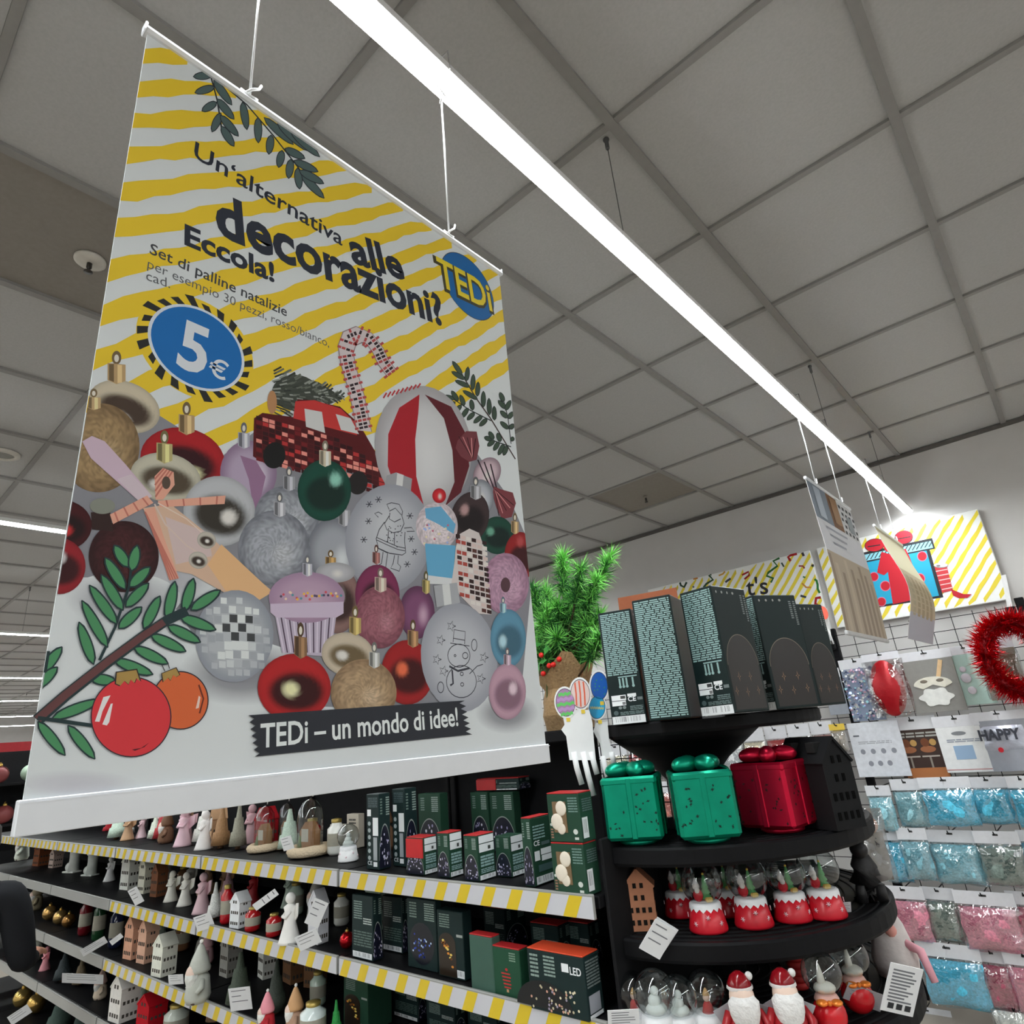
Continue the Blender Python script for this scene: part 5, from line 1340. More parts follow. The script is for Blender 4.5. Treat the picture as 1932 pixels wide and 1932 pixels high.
# upper pictured packs
t, w, H, hh = pack('confetti_pack', 'silver iridescent confetti pack left of the red balloon pack', 1579, 1243, 1642, 1362, Y1, .16, (190, 196, 200), 'x')
flat(t, w, H, hh, (120, 130, 150)); cb = MB(); cr = random.Random(9)
for q in range(260):
    x, z = cr.uniform(-w * .46, w * .46), -hh - cr.uniform(.02, .96) * (H - hh); s = cr.uniform(.006, .014); a = cr.uniform(0, 3); e1 = Vector((math.cos(a), cr.uniform(-.4, .4), math.sin(a))) * s; e2 = Vector((-math.sin(a), cr.uniform(-.4, .4), math.cos(a))) * s; o = Vector((x, -.008 - cr.random() * .012, z))
    cb.quad(o, o + e1, o + e1 + e2, o + e2, C(*cr.choice([(215, 220, 226), (150, 200, 210), (205, 170, 190), (120, 130, 170), (225, 225, 215), (90, 100, 120)]), 1.3))
cb.build('confetti', attr_mat('foil_confetti', .25, .5), t, kind='stuff')
t, w, H, hh = pack('foil_balloon_pack', 'red oval foil balloon pack on the top row', 1622, 1232, 1694, 1354, Y1 - .05, .12, (150, 20, 28), 'x', card=(205, 205, 210))
b = MB(); b.ball((0, -.01, -(H + hh) / 2), (H - hh) / 2, 20, 14, sx=w * .44 / ((H - hh) / 2), sy=.25); b.build('red_balloon', M(C(140, 18, 26, 1.7), .3, metal=.3, bump=.4), t)
b = MB(); pillow(b, w * 1.08, H - hh, .08, seed=5, lump=.1, z0=-H); b.build('film_bag', FILM, t)
t, w, H, hh = pack('party_mask_pack', 'grey pack with white eye mask and white cloud shape', 1690, 1228, 1792, 1346, Y1, .15, (120, 120, 120), 'x')
flat(t, w, H, hh, (126, 124, 120))
b = MB(); b.prism([(w * .30 * math.cos(a) * (1 + .12 * math.cos(6 * a)), H * .14 * math.sin(a) * (1 + .14 * math.cos(6 * a))) for a in [2 * math.pi * q / 36 for q in range(36)]], (0, -.004, -H * .76), (1, 0, 0), (0, 0, 1), (0, -.003, 0)); b.build('white_cloud', M(C(222, 222, 218, 1.2), .6), t)
b = MB(); b.prism([(w * .36 * math.cos(a), H * .13 * math.sin(a)) for a in [math.pi * q / 16 for q in range(17)]] + [(-w * .2, -H * .06), (0, 0), (w * .2, -H * .06)], (0, -.004, -H * .56), (1, 0, 0), (0, 0, 1), (0, -.003, 0)); mk = b.build('white_mask', M(C(218, 214, 200, 1.2), .6), t)
for s in (-1, 1):
    b = MB(); b.ball((s * w * .15, -.0078, -H * .50), w * .07, 12, 6, sz=.5, sy=.05); b.build('eye_hole', M((.2, .17, .13), .7), mk)
b = MB(); b.box((w * .2, -.003, -H * .32), (w * .08, .003, H * .3), ry=.35); b.build('wooden_stick', mm(190, 160, 120), t)
t, w, H, hh = pack('letter_balloon_pack', 'mint and white pack with a curled figure print', 1782, 1218, 1848, 1332, Y1 + .02, .15, (190, 200, 196), 'x')
flat(t, w, H, hh, (160, 184, 176)); b = MB(); b.ball((-w * .18, -.004, -H * .55), w * .16, 12, 8, sy=.1); b.ball((-w * .12, -.004, -H * .76), w * .13, 12, 8, sy=.1); b.ball((-w * .2, -.004, -H * .40), w * .1, 10, 6, sy=.1); b.build('figure_print', M(C(205, 200, 208, 1.2), .6), t)
t, w, H, hh = pack('foil_curtain_pack', 'shiny bronze foil roll pack beside the red tinsel wreath', 1832, 1206, 1908, 1322, Y1, .17, (150, 130, 104), 'x')
flat(t, w, H, hh, (132, 122, 108)); b = MB(); b.tube([(-w * .28, -.03, -H * .36), (w * .3, -.03, -H * .9)], w * .2, 14); b.build('foil_roll', M(C(150, 126, 92, 1.6), .22, metal=.9), t)
b = MB(); pillow(b, w * 1.05, (H - hh) * .98, .1, seed=8, lump=.15, z0=-H); b.build('film_bag', FILM, t)
# second row
t, w, H, hh = pack('sticker_sheet_pack', 'plain white pack with faint grey motifs right of the house lantern', 1594, 1362, 1692, 1466, Y1, 0, (0, 0, 0), 'x')
b = MB(); b.box((0, 0, -H / 2), (w, .008, H), ch=.001); b.build('sheet', M(C(200, 202, 208, 1.35), .45), t)
F = Faces(w, .008, H)
for q in range(4): F.disc('F', .2 + .2 * q, .46, .05, .05, C(150, 152, 162), n=10)
for q in range(3): F.disc('F', .3 + .18 * q, .24, .05, .05, C(150, 152, 162), n=10)
F.rect('F', .08, .74, .2, .77, C(110, 112, 120)); F.lines('F', .15, .6, .8, .66, 2, C(176, 178, 186), 5); F.mb.v = [(x, y, z - H) for x, y, z in F.mb.v]; F.mb.build('motifs', PRINT, t, kind='stuff')
t, w, H, hh = pack('photo_prop_pack', 'dark pack showing two brown dancers on stands', 1672, 1352, 1762, 1468, Y1 + .03, .22, (0, 0, 0), 'x', card=(205, 205, 208))
flat(t, w, H, hh, (52, 34, 28)); F = Faces(w, .006, H - hh)
F.rect('F', .1, .0, .97, .2, C(170, 108, 66, 1.2)); F.up()
for cx in (.28, .68):
    F.rect('F', cx - .02, .2, cx + .02, .42, C(150, 140, 130)); F.rect('F', cx - .16, .42, cx + .2, .45, C(190, 180, 170)); F.disc('F', cx, .58, .16, .07, C(150, 96, 66, 1.2)); F.disc('F', cx - .03, .72, .09, .09, C(110, 66, 44, 1.2)); F.disc('F', cx + .13, .72, .07, .07, C(190, 150, 90, 1.1))
F.lines('F', .05, .84, .95, .97, 2, C(180, 178, 172), 4); F.mb.v = [(x, y + .001, z - H) for x, y, z in F.mb.v]; F.mb.build('dancers_print', PRINT, t)
t, w, H, hh = pack('paper_bag_pack', 'white pack with a pale blue square motif', 1754, 1350, 1842, 1458, Y1, .2, (0, 0, 0), 'x')
flat(t, w, H, hh, (206, 206, 206)); F = Faces(w, .006, H - hh); F.rect('F', .3, .28, .72, .58, C(140, 164, 190, 1.3)).disc('F', .5, .85, .16, .045, C(140, 142, 146)).rect('F', .02, .05, .98, .07, C(196, 140, 140)).lines('F', .2, .66, .9, .74, 2, C(150, 156, 170), 4); F.mb.v = [(x, y + .001, z - H) for x, y, z in F.mb.v]; F.mb.build('motif_print', PRINT, t)
t, w, H, hh = pack('letter_garland_pack', 'silver letter pack reading HAPPY with a red dot', 1826, 1342, 1930, 1456, Y1, .15, (0, 0, 0), 'x')
flat(t, w, H, hh, (142, 144, 152)); b = MB(); pillow(b, w * .8, H * .42, .02, seed=4, lump=.3, z0=-H * .66); b.build('silver_letters', M(C(176, 178, 190, 1.4), .3, metal=.4, bump=.6), t)
F = Faces(w, .045, H - hh); F.text('F', 'HAPPY', .06, .62, .82, 1.25, C(70, 72, 82), .04); F.mb.v = [(x, y, z - H) for x, y, z in F.mb.v]; F.mb.build('lettering', PRINT, t); F.mb = MB(); F.disc('F', .38, .42, .05, .05, C(200, 40, 52, 1.3)); F.mb.v = [(x, y, z - H) for x, y, z in F.mb.v]; F.mb.build('red_dot', PRINT, t)
t, w, H, hh = pack('black_pack', 'black pack at the right edge beside the HAPPY pack', 1922, 1338, 1985, 1452, Y1 + .03, .14, (0, 0, 0), 'x'); flat(t, w, H, hh, (26, 26, 28)); b = MB(); b.box((-w * .25, -.003, -hh * .6), (w * .2, .001, hh * .3)); b.build('header_icons', M((.03, .03, .03), .6), t)
t, w, H, hh = pack('letter_garland_pack', 'small silver letter pack half hidden behind the tall dark boxes', 1545, 1262, 1582, 1350, Y1, .2, (0, 0, 0), 'x'); flat(t, w, H, hh, (130, 134, 142)); b = MB(); pillow(b, w * .8, H * .5, .02, seed=14, lump=.3, z0=-H * .8); b.build('silver_letters', M(C(176, 178, 190, 1.4), .3, metal=.4, bump=.6), t)
# packs glimpsed between the two upper tiers and through the mesh
fc = random.Random(21); glimpse = [('white', (196, 196, 198)), ('silver', (150, 150, 152)), ('rosy', (190, 120, 110)), ('grey', (120, 118, 120)), ('red', (160, 30, 34)), ('cream', (196, 184, 160))]
for i in range(12):
    x0 = 1052 + i * 43; nm, c = glimpse[(i * 5 + 1) % 6]
    wd = ['first', 'second', 'third', 'fourth', 'fifth', 'sixth', 'seventh', 'eighth', 'ninth', 'tenth', 'eleventh', 'twelfth'][i]
    pack('small_party_pack', '%s %s pack from the left in the rack row seen under the top tier' % (wd, nm), x0, 1412 - i * 4.6, x0 + 42, 1486 - i * 4, 4.50 + .02 * (i % 2), .3, c, group='packs glimpsed under the top tier', d=.05)
    nm, c = glimpse[(i * 3 + 2) % 6]
    if i < 8: pack('small_party_pack', '%s %s pack from the left in the rack row above the gift lanterns' % (wd, nm), x0 + 20, 1490 - i * 4, x0 + 60, 1560 - i * 4, 4.48, .3, c, group='packs glimpsed above the gift lanterns', d=.05)
pack('confetti_pack', 'yellow-topped sparkling pack beside the black house lantern', 1562, 1366, 1592, 1420, 4.48, .22, (150, 140, 130), card=(210, 180, 70))
for i, (x0, x1, c, lb) in enumerate([(1560, 1640, (90, 94, 100), 'dark grey pack behind the end display at tier height'), (1700, 1790, (60, 62, 66), 'dark pack in the bottom rack row left of the fluffy one')]):
    pack('dark_pack', lb, x0, 1660 + i * 240, x1, 1760 + i * 240, 4.52, .2, c)
t, w, H, hh = pack('fluffy_pack', 'white fluffy pack at the bottom right corner', 1868, 1906, 1960, 1990, 4.40, .0, (205, 202, 196))
# red tinsel wreath
P = onY(1918, 1238, 4.35)
t = thing('tinsel_wreath', 'shiny red tinsel wreath hanging at the right picture edge', 'wreath', P, .2)
b = MB(); tr = random.Random(2); R = .135
b.tube([(R * math.cos(a), 0, R * 1.35 * math.sin(a)) for a in [2 * math.pi * q / 30 for q in range(31)]], .022, 8); b.build('ring', M(C(120, 10, 18, 1.4), .4, metal=.4), t)
b = MB()
for q in range(4200):
    a = tr.uniform(0, 2 * math.pi); c = tr.uniform(0, 2 * math.pi); o = Vector((R * math.cos(a), 0, R * 1.35 * math.sin(a))); dr = Vector((math.cos(a) * math.cos(c), math.sin(c), math.sin(a) * math.cos(c))) + Vector((tr.uniform(-.7, .7), tr.uniform(-.7, .7), tr.uniform(-.7, .7))); dr.normalize(); L = tr.uniform(.05, .11)
    sd = dr.cross(Vector((tr.uniform(-1, 1), tr.uniform(-1, 1), tr.uniform(-1, 1)))).normalized() * .0055
    b.add([o - sd, o + sd, o + dr * L], [(0, 1, 2)])
b.build('tinsel', M(C(176, 14, 26, 1.5), .22, metal=.75), t, kind='stuff')
b = MB(); b.tube([(0, 0, R * 1.35), (0, .1, R * 1.35 + .07)], .003, 5); b.build('cord', black_m, t)
# white sign holders on the uprights
for (xa, ya, xb, yb, lb) in ((1893, 1085, 1906, 1148, 'slim white sign holder on the upright above the red wreath'), (1557, 1148, 1566, 1212, 'slim white sign holder on the upright left of the wood banner')):
    A, B = onY(xa, ya, 4.66), onY(xb, yb, 4.66); t = thing('sign_holder', lb, 'holder', B, 0)
    b = MB(); L = (A - B); b.prism([(-.012, 0), (.012, 0), (.012 + L.x, L.z), (-.012 + L.x, L.z)], (0, 0, 0), (1, 0, 0), (0, 0, 1), (0, .004, 0)); b.build('strip', M((.82, .82, .82), .35), t)
    b = MB(); b.box((0, .01, -.02), (.05, .04, .06), ch=.004); b.build('clamp', black_m, t)
# ================================================================ goods on the end display
def at_tier(px_, py_, k): return onZ(px_, py_, TIERS[k][0])
def corner_box(lb, X, Y, yaw, w=.077, d=.121, h=.241, pt=p_tall): return carton('light_carton', lb, (X, Y, 1.6105), yaw, w, d, h, DG, pt, None, 'box', 'tall dark light cartons on the top tier', .4)
corner_box('tall dark green carton at the left end of the top tier', -.793, 1.202, .274)
corner_box('tall dark green carton second from the left on the top tier', -.687, 1.178, .207, .084, .115, .246, p_text)
corner_box('tall dark green carton with a full barcode, third on the top tier', -.602, 1.235, -.18, .079, .121, .250)
corner_box('tall dark green carton showing its whole arch picture, fourth on the top tier', -.570, 1.412, -.46)
corner_box('tall dark green carton mostly hidden at the right end of the top tier', -.522, 1.535, -.35, .07, .09, .225)
# opened brown shipping carton behind them
t = thing('shipping_carton', 'opened brown shipping carton behind the tall dark cartons', 'box', (-.80, 1.42, 1.6105), .25)
cm = M(C(140, 84, 60, 1.2), .85, var=.06, spec=.1)
b = MB(); W_, D_, H_ = .16, .12, .235
b.box((0, -D_ / 2, H_ / 2), (W_, .004, H_)); b.box((0, D_ / 2, H_ / 2), (W_, .004, H_)); b.box((-W_ / 2, 0, H_ / 2), (.004, D_, H_)); b.box((W_ / 2, 0, H_ / 2), (.004, D_, H_)); b.box((0, 0, .002), (W_, D_, .004)); b.build('walls', cm, t)
b = MB(); b.box((0, D_ / 2 + .004, H_ + .045), (W_, .004, .09), rx=-.08); b.build('flap', cm, t)

def gift_lantern(lb, P, rz, s, col, group='gift-box tealight lanterns'):
    t = thing('gift_lantern', lb, 'lantern', P, rz, group); m = M(C(*col, 1.5), .34, metal=.72, var=.10, scale=30, spec=.6); h = s * 1.04
    b = MB(); b.lathe([(s * .30, 0), (s * .36, .003), (s * .36, .008), (s * .30, .014)], 24); b.build('foot', m, t)
    z0 = .012
    b = MB(); b.box((0, 0, z0 + h / 2), (s, s, h), ch=s * .055); b.box((0, 0, z0 + h * .93), (s * 1.02, s * 1.02, h * .14), ch=s * .04); body = b.build('body', m, t)
    for f in range(4):
        R = Matrix.Rotation(f * math.pi / 2, 3, 'Z'); b = MB(); b.box((0, -s / 2, z0 + h * .5), (s * .10, s * .03, h * .96), ch=.0014); b.v = [tuple(R @ Vector(v)) for v in b.v]; b.build('ribbon', m, body)
        b = MB(); pr_ = random.Random(f + int(s * 1e4))
        for q in range(26):
            u, v = pr_.uniform(-.44, .44) * s, z0 + pr_.uniform(.08, .80) * h
            if abs(u) < s * .09: continue
            for k in range(3):
                a = math.pi * k / 3 + .3; l = s * pr_.uniform(.012, .034); dx, dz = math.cos(a) * l, math.sin(a) * l; nx, nz = -math.sin(a) * s * .006, math.cos(a) * s * .006
                b.quad((u - dx - nx, -s / 2 - .0005, v - dz - nz), (u + dx - nx, -s / 2 - .0005, v + dz - nz), (u + dx + nx, -s / 2 - .0005, v + dz + nz), (u - dx + nx, -s / 2 - .0005, v - dz + nz))
        b.v = [tuple(R @ Vector(v)) for v in b.v]; b.build('snowflake_holes', M(tuple(c * .12 for c in C(*col)), .8), body, kind='stuff')
    zt = z0 + h
    for a in (0, math.pi / 2, math.pi, 3 * math.pi / 2):
        b = MB(); R = Matrix.Rotation(a + .5, 3, 'Z'); b.ball((0, 0, 0), s * .2, 14, 9, sx=1.3, sy=.75, sz=.72); b.v = [tuple(R @ (Vector(v) + Vector((s * .24, 0, 0))) + Vector((0, 0, zt + s * .10))) for v in b.v]; b.build('bow_loop', m, t)
    b = MB(); b.ball((0, 0, zt + s * .1), s * .1, 12, 8); b.build('bow_knot', m, t)
    return t
GRNC, REDC = (0, 128, 100), (168, 8, 44)
P = at_tier(1208, 1590, 1); gift_lantern('metallic green gift-box lantern at the left of the second tier', P, math.radians(24), .112, GRNC)
P = at_tier(1338, 1587, 1); gift_lantern('metallic green gift-box lantern in the middle of the second tier', P, math.radians(34), .114, GRNC)
P = at_tier(1478, 1568, 1); gift_lantern('crimson gift-box lantern beside the black house lantern', P, math.radians(-8), .116, REDC)
gift_lantern('dark crimson gift-box lantern behind the front crimson one', (-.555, 1.50, 1.381), .3, .092, (120, 6, 30))
gift_lantern('green gift-box lantern half hidden behind the two green ones', (-.70, 1.44, 1.381), .5, .088, GRNC)
# black house lantern
P = at_tier(1590, 1553, 1)
t = g_house('tall black house lantern with tiny windows at the right of the second tier', (-.482, 1.462, 1.381), math.radians(62), .075, .12, .165, (.009, .009, .010), win=(.001, .001, .001), rows=4, chimney=False, ww=.10)
for o in (-.03, .03):
    b = MB(); b.box((-.02, o, .15), (.022, .022, .02), ch=.001); b.build('roof_window', M((.004, .004, .004), .9), t)

# third tier
P = at_tier(1215, 1750, 2); hh_ = solve_y(P, UP, 1640)
g_house('small brown house lantern standing left of the snow globes', P, math.radians(30), .058, .052, hh_, C(142, 96, 72, 1.5), name='house_lantern', rows=4)
gl = [(1338, 1754, .040, 'red snow globe nearest the folded white tag'), (1424, 1745, .040, 'red snow globe in the front row, second from the folded tag'), (1498, 1734, .039, 'red snow globe in the front row, third from the folded tag'), (1562, 1728, .040, 'red snow globe at the right end of the row'), (1286, 1726, .037, 'red snow globe standing behind the first one'), (1374, 1724, .037, 'red snow globe mostly hidden between two front ones')]
for x, y, r, lb in gl: g_globe(lb, at_tier(x, y, 2), r, 'red snow globes on the third tier', math.radians(rnd.uniform(25, 45)))
Pt = at_tier(1240, 1772, 2) + Vector((.0, -.012, .0))
A = onY(1240, 1772, Pt.y - .01)
def card_px(lb, pts, P0, **kw):
    """card whose four photo corners (tl, tr, br, bl) are set on the camera-facing plane through P0"""
    n = Vector((f_.x, f_.y, f_.z)); qs = []
    for x, y in pts:
        d = ray(x, y); qs.append(EYE + d * ((Vector(P0) - EYE).dot(n) / d.dot(n)))
    tl, tr_, br, bl = qs; c = (tl + tr_ + br + bl) / 4
    ex = ((tr_ - tl) + (br - bl)) / 2; ey = ((tl - bl) + (tr_ - br)) / 2
    return g_tag(lb, c, ex, ey, ex.length, ey.length, **kw)
card_px('folded white tag hanging over the rim of the third tier', [(1242, 1738), (1280, 1758), (1240, 1808), (1200, 1784)], at_tier(1240, 1775, 2) + Vector((.02, -.03, 0)), fold=True, lines=3)
card_px('small barcode sticker card beside the right snow globe', [(1588, 1704), (1601, 1702), (1610, 1720), (1594, 1720)], at_tier(1600, 1720, 2), lines=4)
# dark deer figure and a small see-through gift bag at the right
P = at_tier(1640, 1695, 2); t = thing('black_figure', 'black ornament figure at the right of the third tier', 'figurine', P, .6)
bm = M((.012, .011, .012), .6, bump=.5)
b = MB(); b.tube([(0, 0, 0), (0, 0, .03), (.005, .0, .06), (.0, -.01, .085)], [.03, .032, .026, .014], 12); b.ball((-.004, -.02, .095), .017, 12, 8, sy=1.4); b.build('body', bm, t)
for s in (-1, 1):
    b = MB(); b.tube([(s * .008, -.012, .105), (s * .02, -.008, .125), (s * .018, -.006, .145), (s * .028, -.004, .155)], [.004, .003, .0025, .001], 6); b.tube([(s * .02, -.008, .125), (s * .034, -.008, .135)], .002, 6); b.build('antler', bm, t)
    b = MB(); b.tube([(s * .02, -.02, 0), (s * .02, -.024, .03)], [.012, .009], 8); b.build('leg', bm, t)
P = at_tier(1668, 1680, 2) + Vector((.03, .05, 0)); t = thing('cellophane_gift_bag', 'clear cellophane gift bag with brown filling behind the black figure', 'bag', (P.x - .06, P.y + .03, 1.2255), .4)
b = MB(); pillow(b, .07, .10, .05, seed=3, lump=.2); b.build('grey_card', M(C(120, 116, 116, 1.3), .7), t); b = MB(); b.ball((0, 0, .115), .03, 12, 8, sz=.7); b.build('filling', mm(150, 100, 76), t); b = MB(); pillow(b, .085, .15, .07, seed=9, lump=.2); b.build('film', FILM, t)
t = carton('grey_carton', 'small grey carton behind the snow globes', (-.60, 1.50, 1.2255), .4, .06, .04, .075, C(70, 74, 76), p_none); 
t = thing('gift_box', 'dark gift box with a small pale bow behind the snow globes', 'box', (-.66, 1.44, 1.2255 + .0), .3)
b = MB(); b.box((0, 0, .055), (.05, .05, .11), ch=.003); b.build('dark_gift', M((.02, .02, .022), .5), t)
for s in (-1, 1):
    b = MB(); b.ball((s * .014, 0, .118), .014, 10, 6, sz=.6); b.build('loop', M(C(190, 160, 160, 1.2), .4), t)

# fourth tier: white globes, bearded figures, globe on red base, cards
Z4 = TIERS[3][0] + .0005
def t4(px_, py_): P = onZ(px_, py_, Z4); return P
for x, y, r, kd, lb in ((1248, 1972, .038, 'white', 'white snow globe with white figure, front left of the fourth tier'), (1292, 1968, .034, 'white', 'white snow globe with kneeling white figure, second from left'), (1346, 1966, .036, 'santa', 'white snow globe with red figure, right of the white ones'), (1204, 1950, .032, 'santa', 'rear white snow globe with red figure at the far left'), (1262, 1946, .030, 'santa', 'rear white snow globe with red figure, second from the left')):
    g_globe(lb, t4(x, y), r, 'white snow globes on the fourth tier', .5, (205, 206, 200), kd)
for x, y, top, lb in ((1418, 1990, 1832, 'white-bearded figure in a red cap, left of the pair on the fourth tier'), (1502, 1985, 1826, 'white-bearded figure in a red cap, right of the pair on the fourth tier')):
    P = t4(x, y); h = solve_y(P, UP, top)
    t = thing('bearded_figure', lb, 'figurine', P, .6, 'bearded figures on the fourth tier')
    b = MB(); b.lathe([(h * .24, 0), (h * .27, h * .12), (h * .24, h * .4), (h * .14, h * .62)], 18); b.build('coat', mm(140, 24, 30, rough=.4), t)
    b = MB(); b.ball((0, -h * .05, h * .70), h * .18, 16, 10); b.build('face', M(C(222, 196, 180, 1.15), .7), t)
    b = MB(); b.lathe([(0, -h * .5), (h * .12, -h * .38), (h * .21, -h * .12), (h * .22, h * .02), (h * .15, h * .10), (0, h * .12)], 18, (0, -h * .12, h * .64), sy=.75); b.build('beard', M(C(214, 212, 210, 1.25), .95, bump=1.0, scale=140), t)
    b = MB(); b.lathe([(h * .17, h * .80), (h * .17, h * .86), (h * .12, h * .95), (h * .04, h), (0, h)], 16); ht = b.build('cap', mm(120, 10, 20, rough=.15, k=1.3), t)
    b = MB(); b.lathe([(h * .17, h * .78), (h * .19, h * .80), (h * .18, h * .84)], 16, cap=False); b.build('cap_brim', M(C(215, 210, 208, 1.2), .9), ht)
    b = MB(); b.ball((h * .15, -h * .02, h * .94), h * .055, 10, 7); b.build('pompom', M(C(210, 208, 206, 1.2), .9, bump=.6), ht)
    for s in (-1, 1):
        b = MB(); b.prism([(0, h * .66), (s * h * .42, h * .48), (s * h * .30, h * .30), (0, h * .34)], (0, h * .12, 0), (1, 0, 0), (0, 0, 1), (0, .002, 0)); b.build('card_wing', M(C(150, 150, 154, 1.2), .6), t)
        b = MB(); b.tube([(s * h * .2, 0, h * .5), (s * h * .3, -h * .08, h * .36), (s * h * .26, -h * .2, h * .3)], [h * .07, h * .065, h * .05], 8); b.build('arm', mm(140, 24, 30, rough=.4), t)
def pot_globe(lb, P, r, rz):
    t = thing('snow_globe', lb, 'snow globe', P, rz, 'globes on round red pots')
    b = MB(); b.ball((0, 0, r * .82), r * .82, 20, 12); b.build('round_pot', mm(170, 20, 28, rough=.25, k=1.6), t)
    b = MB(); b.lathe([(r * .6, r * 1.45), (r * .62, r * 1.5), (r * .5, r * 1.72), (r * .4, r * 1.8)], 18); b.build('neck', mm(190, 150, 140), t)
    b = MB(); b.ball((-r * .35, -r * .6, r * 1.5), r * .3, 10, 7, sz=.5); b.ball((r * .35, -r * .6, r * 1.5), r * .3, 10, 7, sz=.5); b.ball((0, -r * .68, r * 1.5), r * .13, 8, 6); b.build('gold_bow', mm(196, 110, 40, metal=.4, rough=.3), t)
    b = MB(); b.ball((0, 0, r * 2.6), r, 26, 14); b.build('glass_globe', GLASS, t)
    b = MB(); b.ball((0, 0, r * 1.95), r * .55, 14, 8, sz=.5); b.lathe([(r * .22, 0), (r * .16, r * .5), (r * .06, r * .95), (0, r)], 12, (-r * .1, 0, r * 2.05)); b.build('figure', M(C(205, 200, 190, 1.2), .6), t)
    return t
P = t4(1574, 1950); pot_globe('snow globe on a round red pot with a gold bow', P, .034, .5)
P = t4(1626, 1912); pot_globe('darker snow globe with gold bow behind the grey card', P, .034, .6)
P = t4(1470, 1905); t = thing('striped_candle', 'red striped candle glimpsed under the third tier', 'candle', (P.x, P.y + .12, Z4), 0)
for q in range(8):
    b = MB(); b.lathe([(.016, q * .012), (.018, q * .012 + .003), (.018, q * .012 + .009), (.016, q * .012 + .012)], 14); b.build('wax_ring', mm(150, 24, 24), t)
b = MB(); b.tube([(0, 0, .096), (.001, 0, .106)], .0012, 5); b.build('wick', M((.03, .03, .03), .9), t)
card_px('grey curled card in front of the gold-bow globe', [(1605, 1856), (1668, 1876), (1664, 1912), (1586, 1880)], t4(1622, 1915), lines=3, col=C(150, 148, 152, 1.3))
card_px('large white card with three dark icons at the right rim', [(1655, 1818), (1716, 1830), (1748, 1918), (1686, 1902)], t4(1690, 1915) + Vector((.03, -.02, 0)), lines=10, icons=True)
card_px('white card standing before the white globes at the bottom', [(1148, 1908), (1206, 1902), (1206, 1945), (1146, 1945)], t4(1170, 1985), lines=6)
t = thing('plush_gnome', 'white and pink plush toy behind the right rim', 'toy', (-.475, 1.66, Z4), .4)
b = MB(); b.lathe([(.04, 0), (.045, .03), (.03, .09), (.015, .12), (.006, .16), (0, .165)], 14); b.build('body', M(C(196, 188, 186, 1.3), .95, bump=.8), t); b = MB(); b.tube([(.02, -.02, .06), (.045, -.035, .05), (.055, -.045, .0)], [.01, .009, .007], 8); b.build('arm', mm(196, 140, 150, rough=.9), t); b = MB(); b.ball((0, -.03, .085), .012, 8, 6); b.build('nose', mm(190, 130, 120), t)

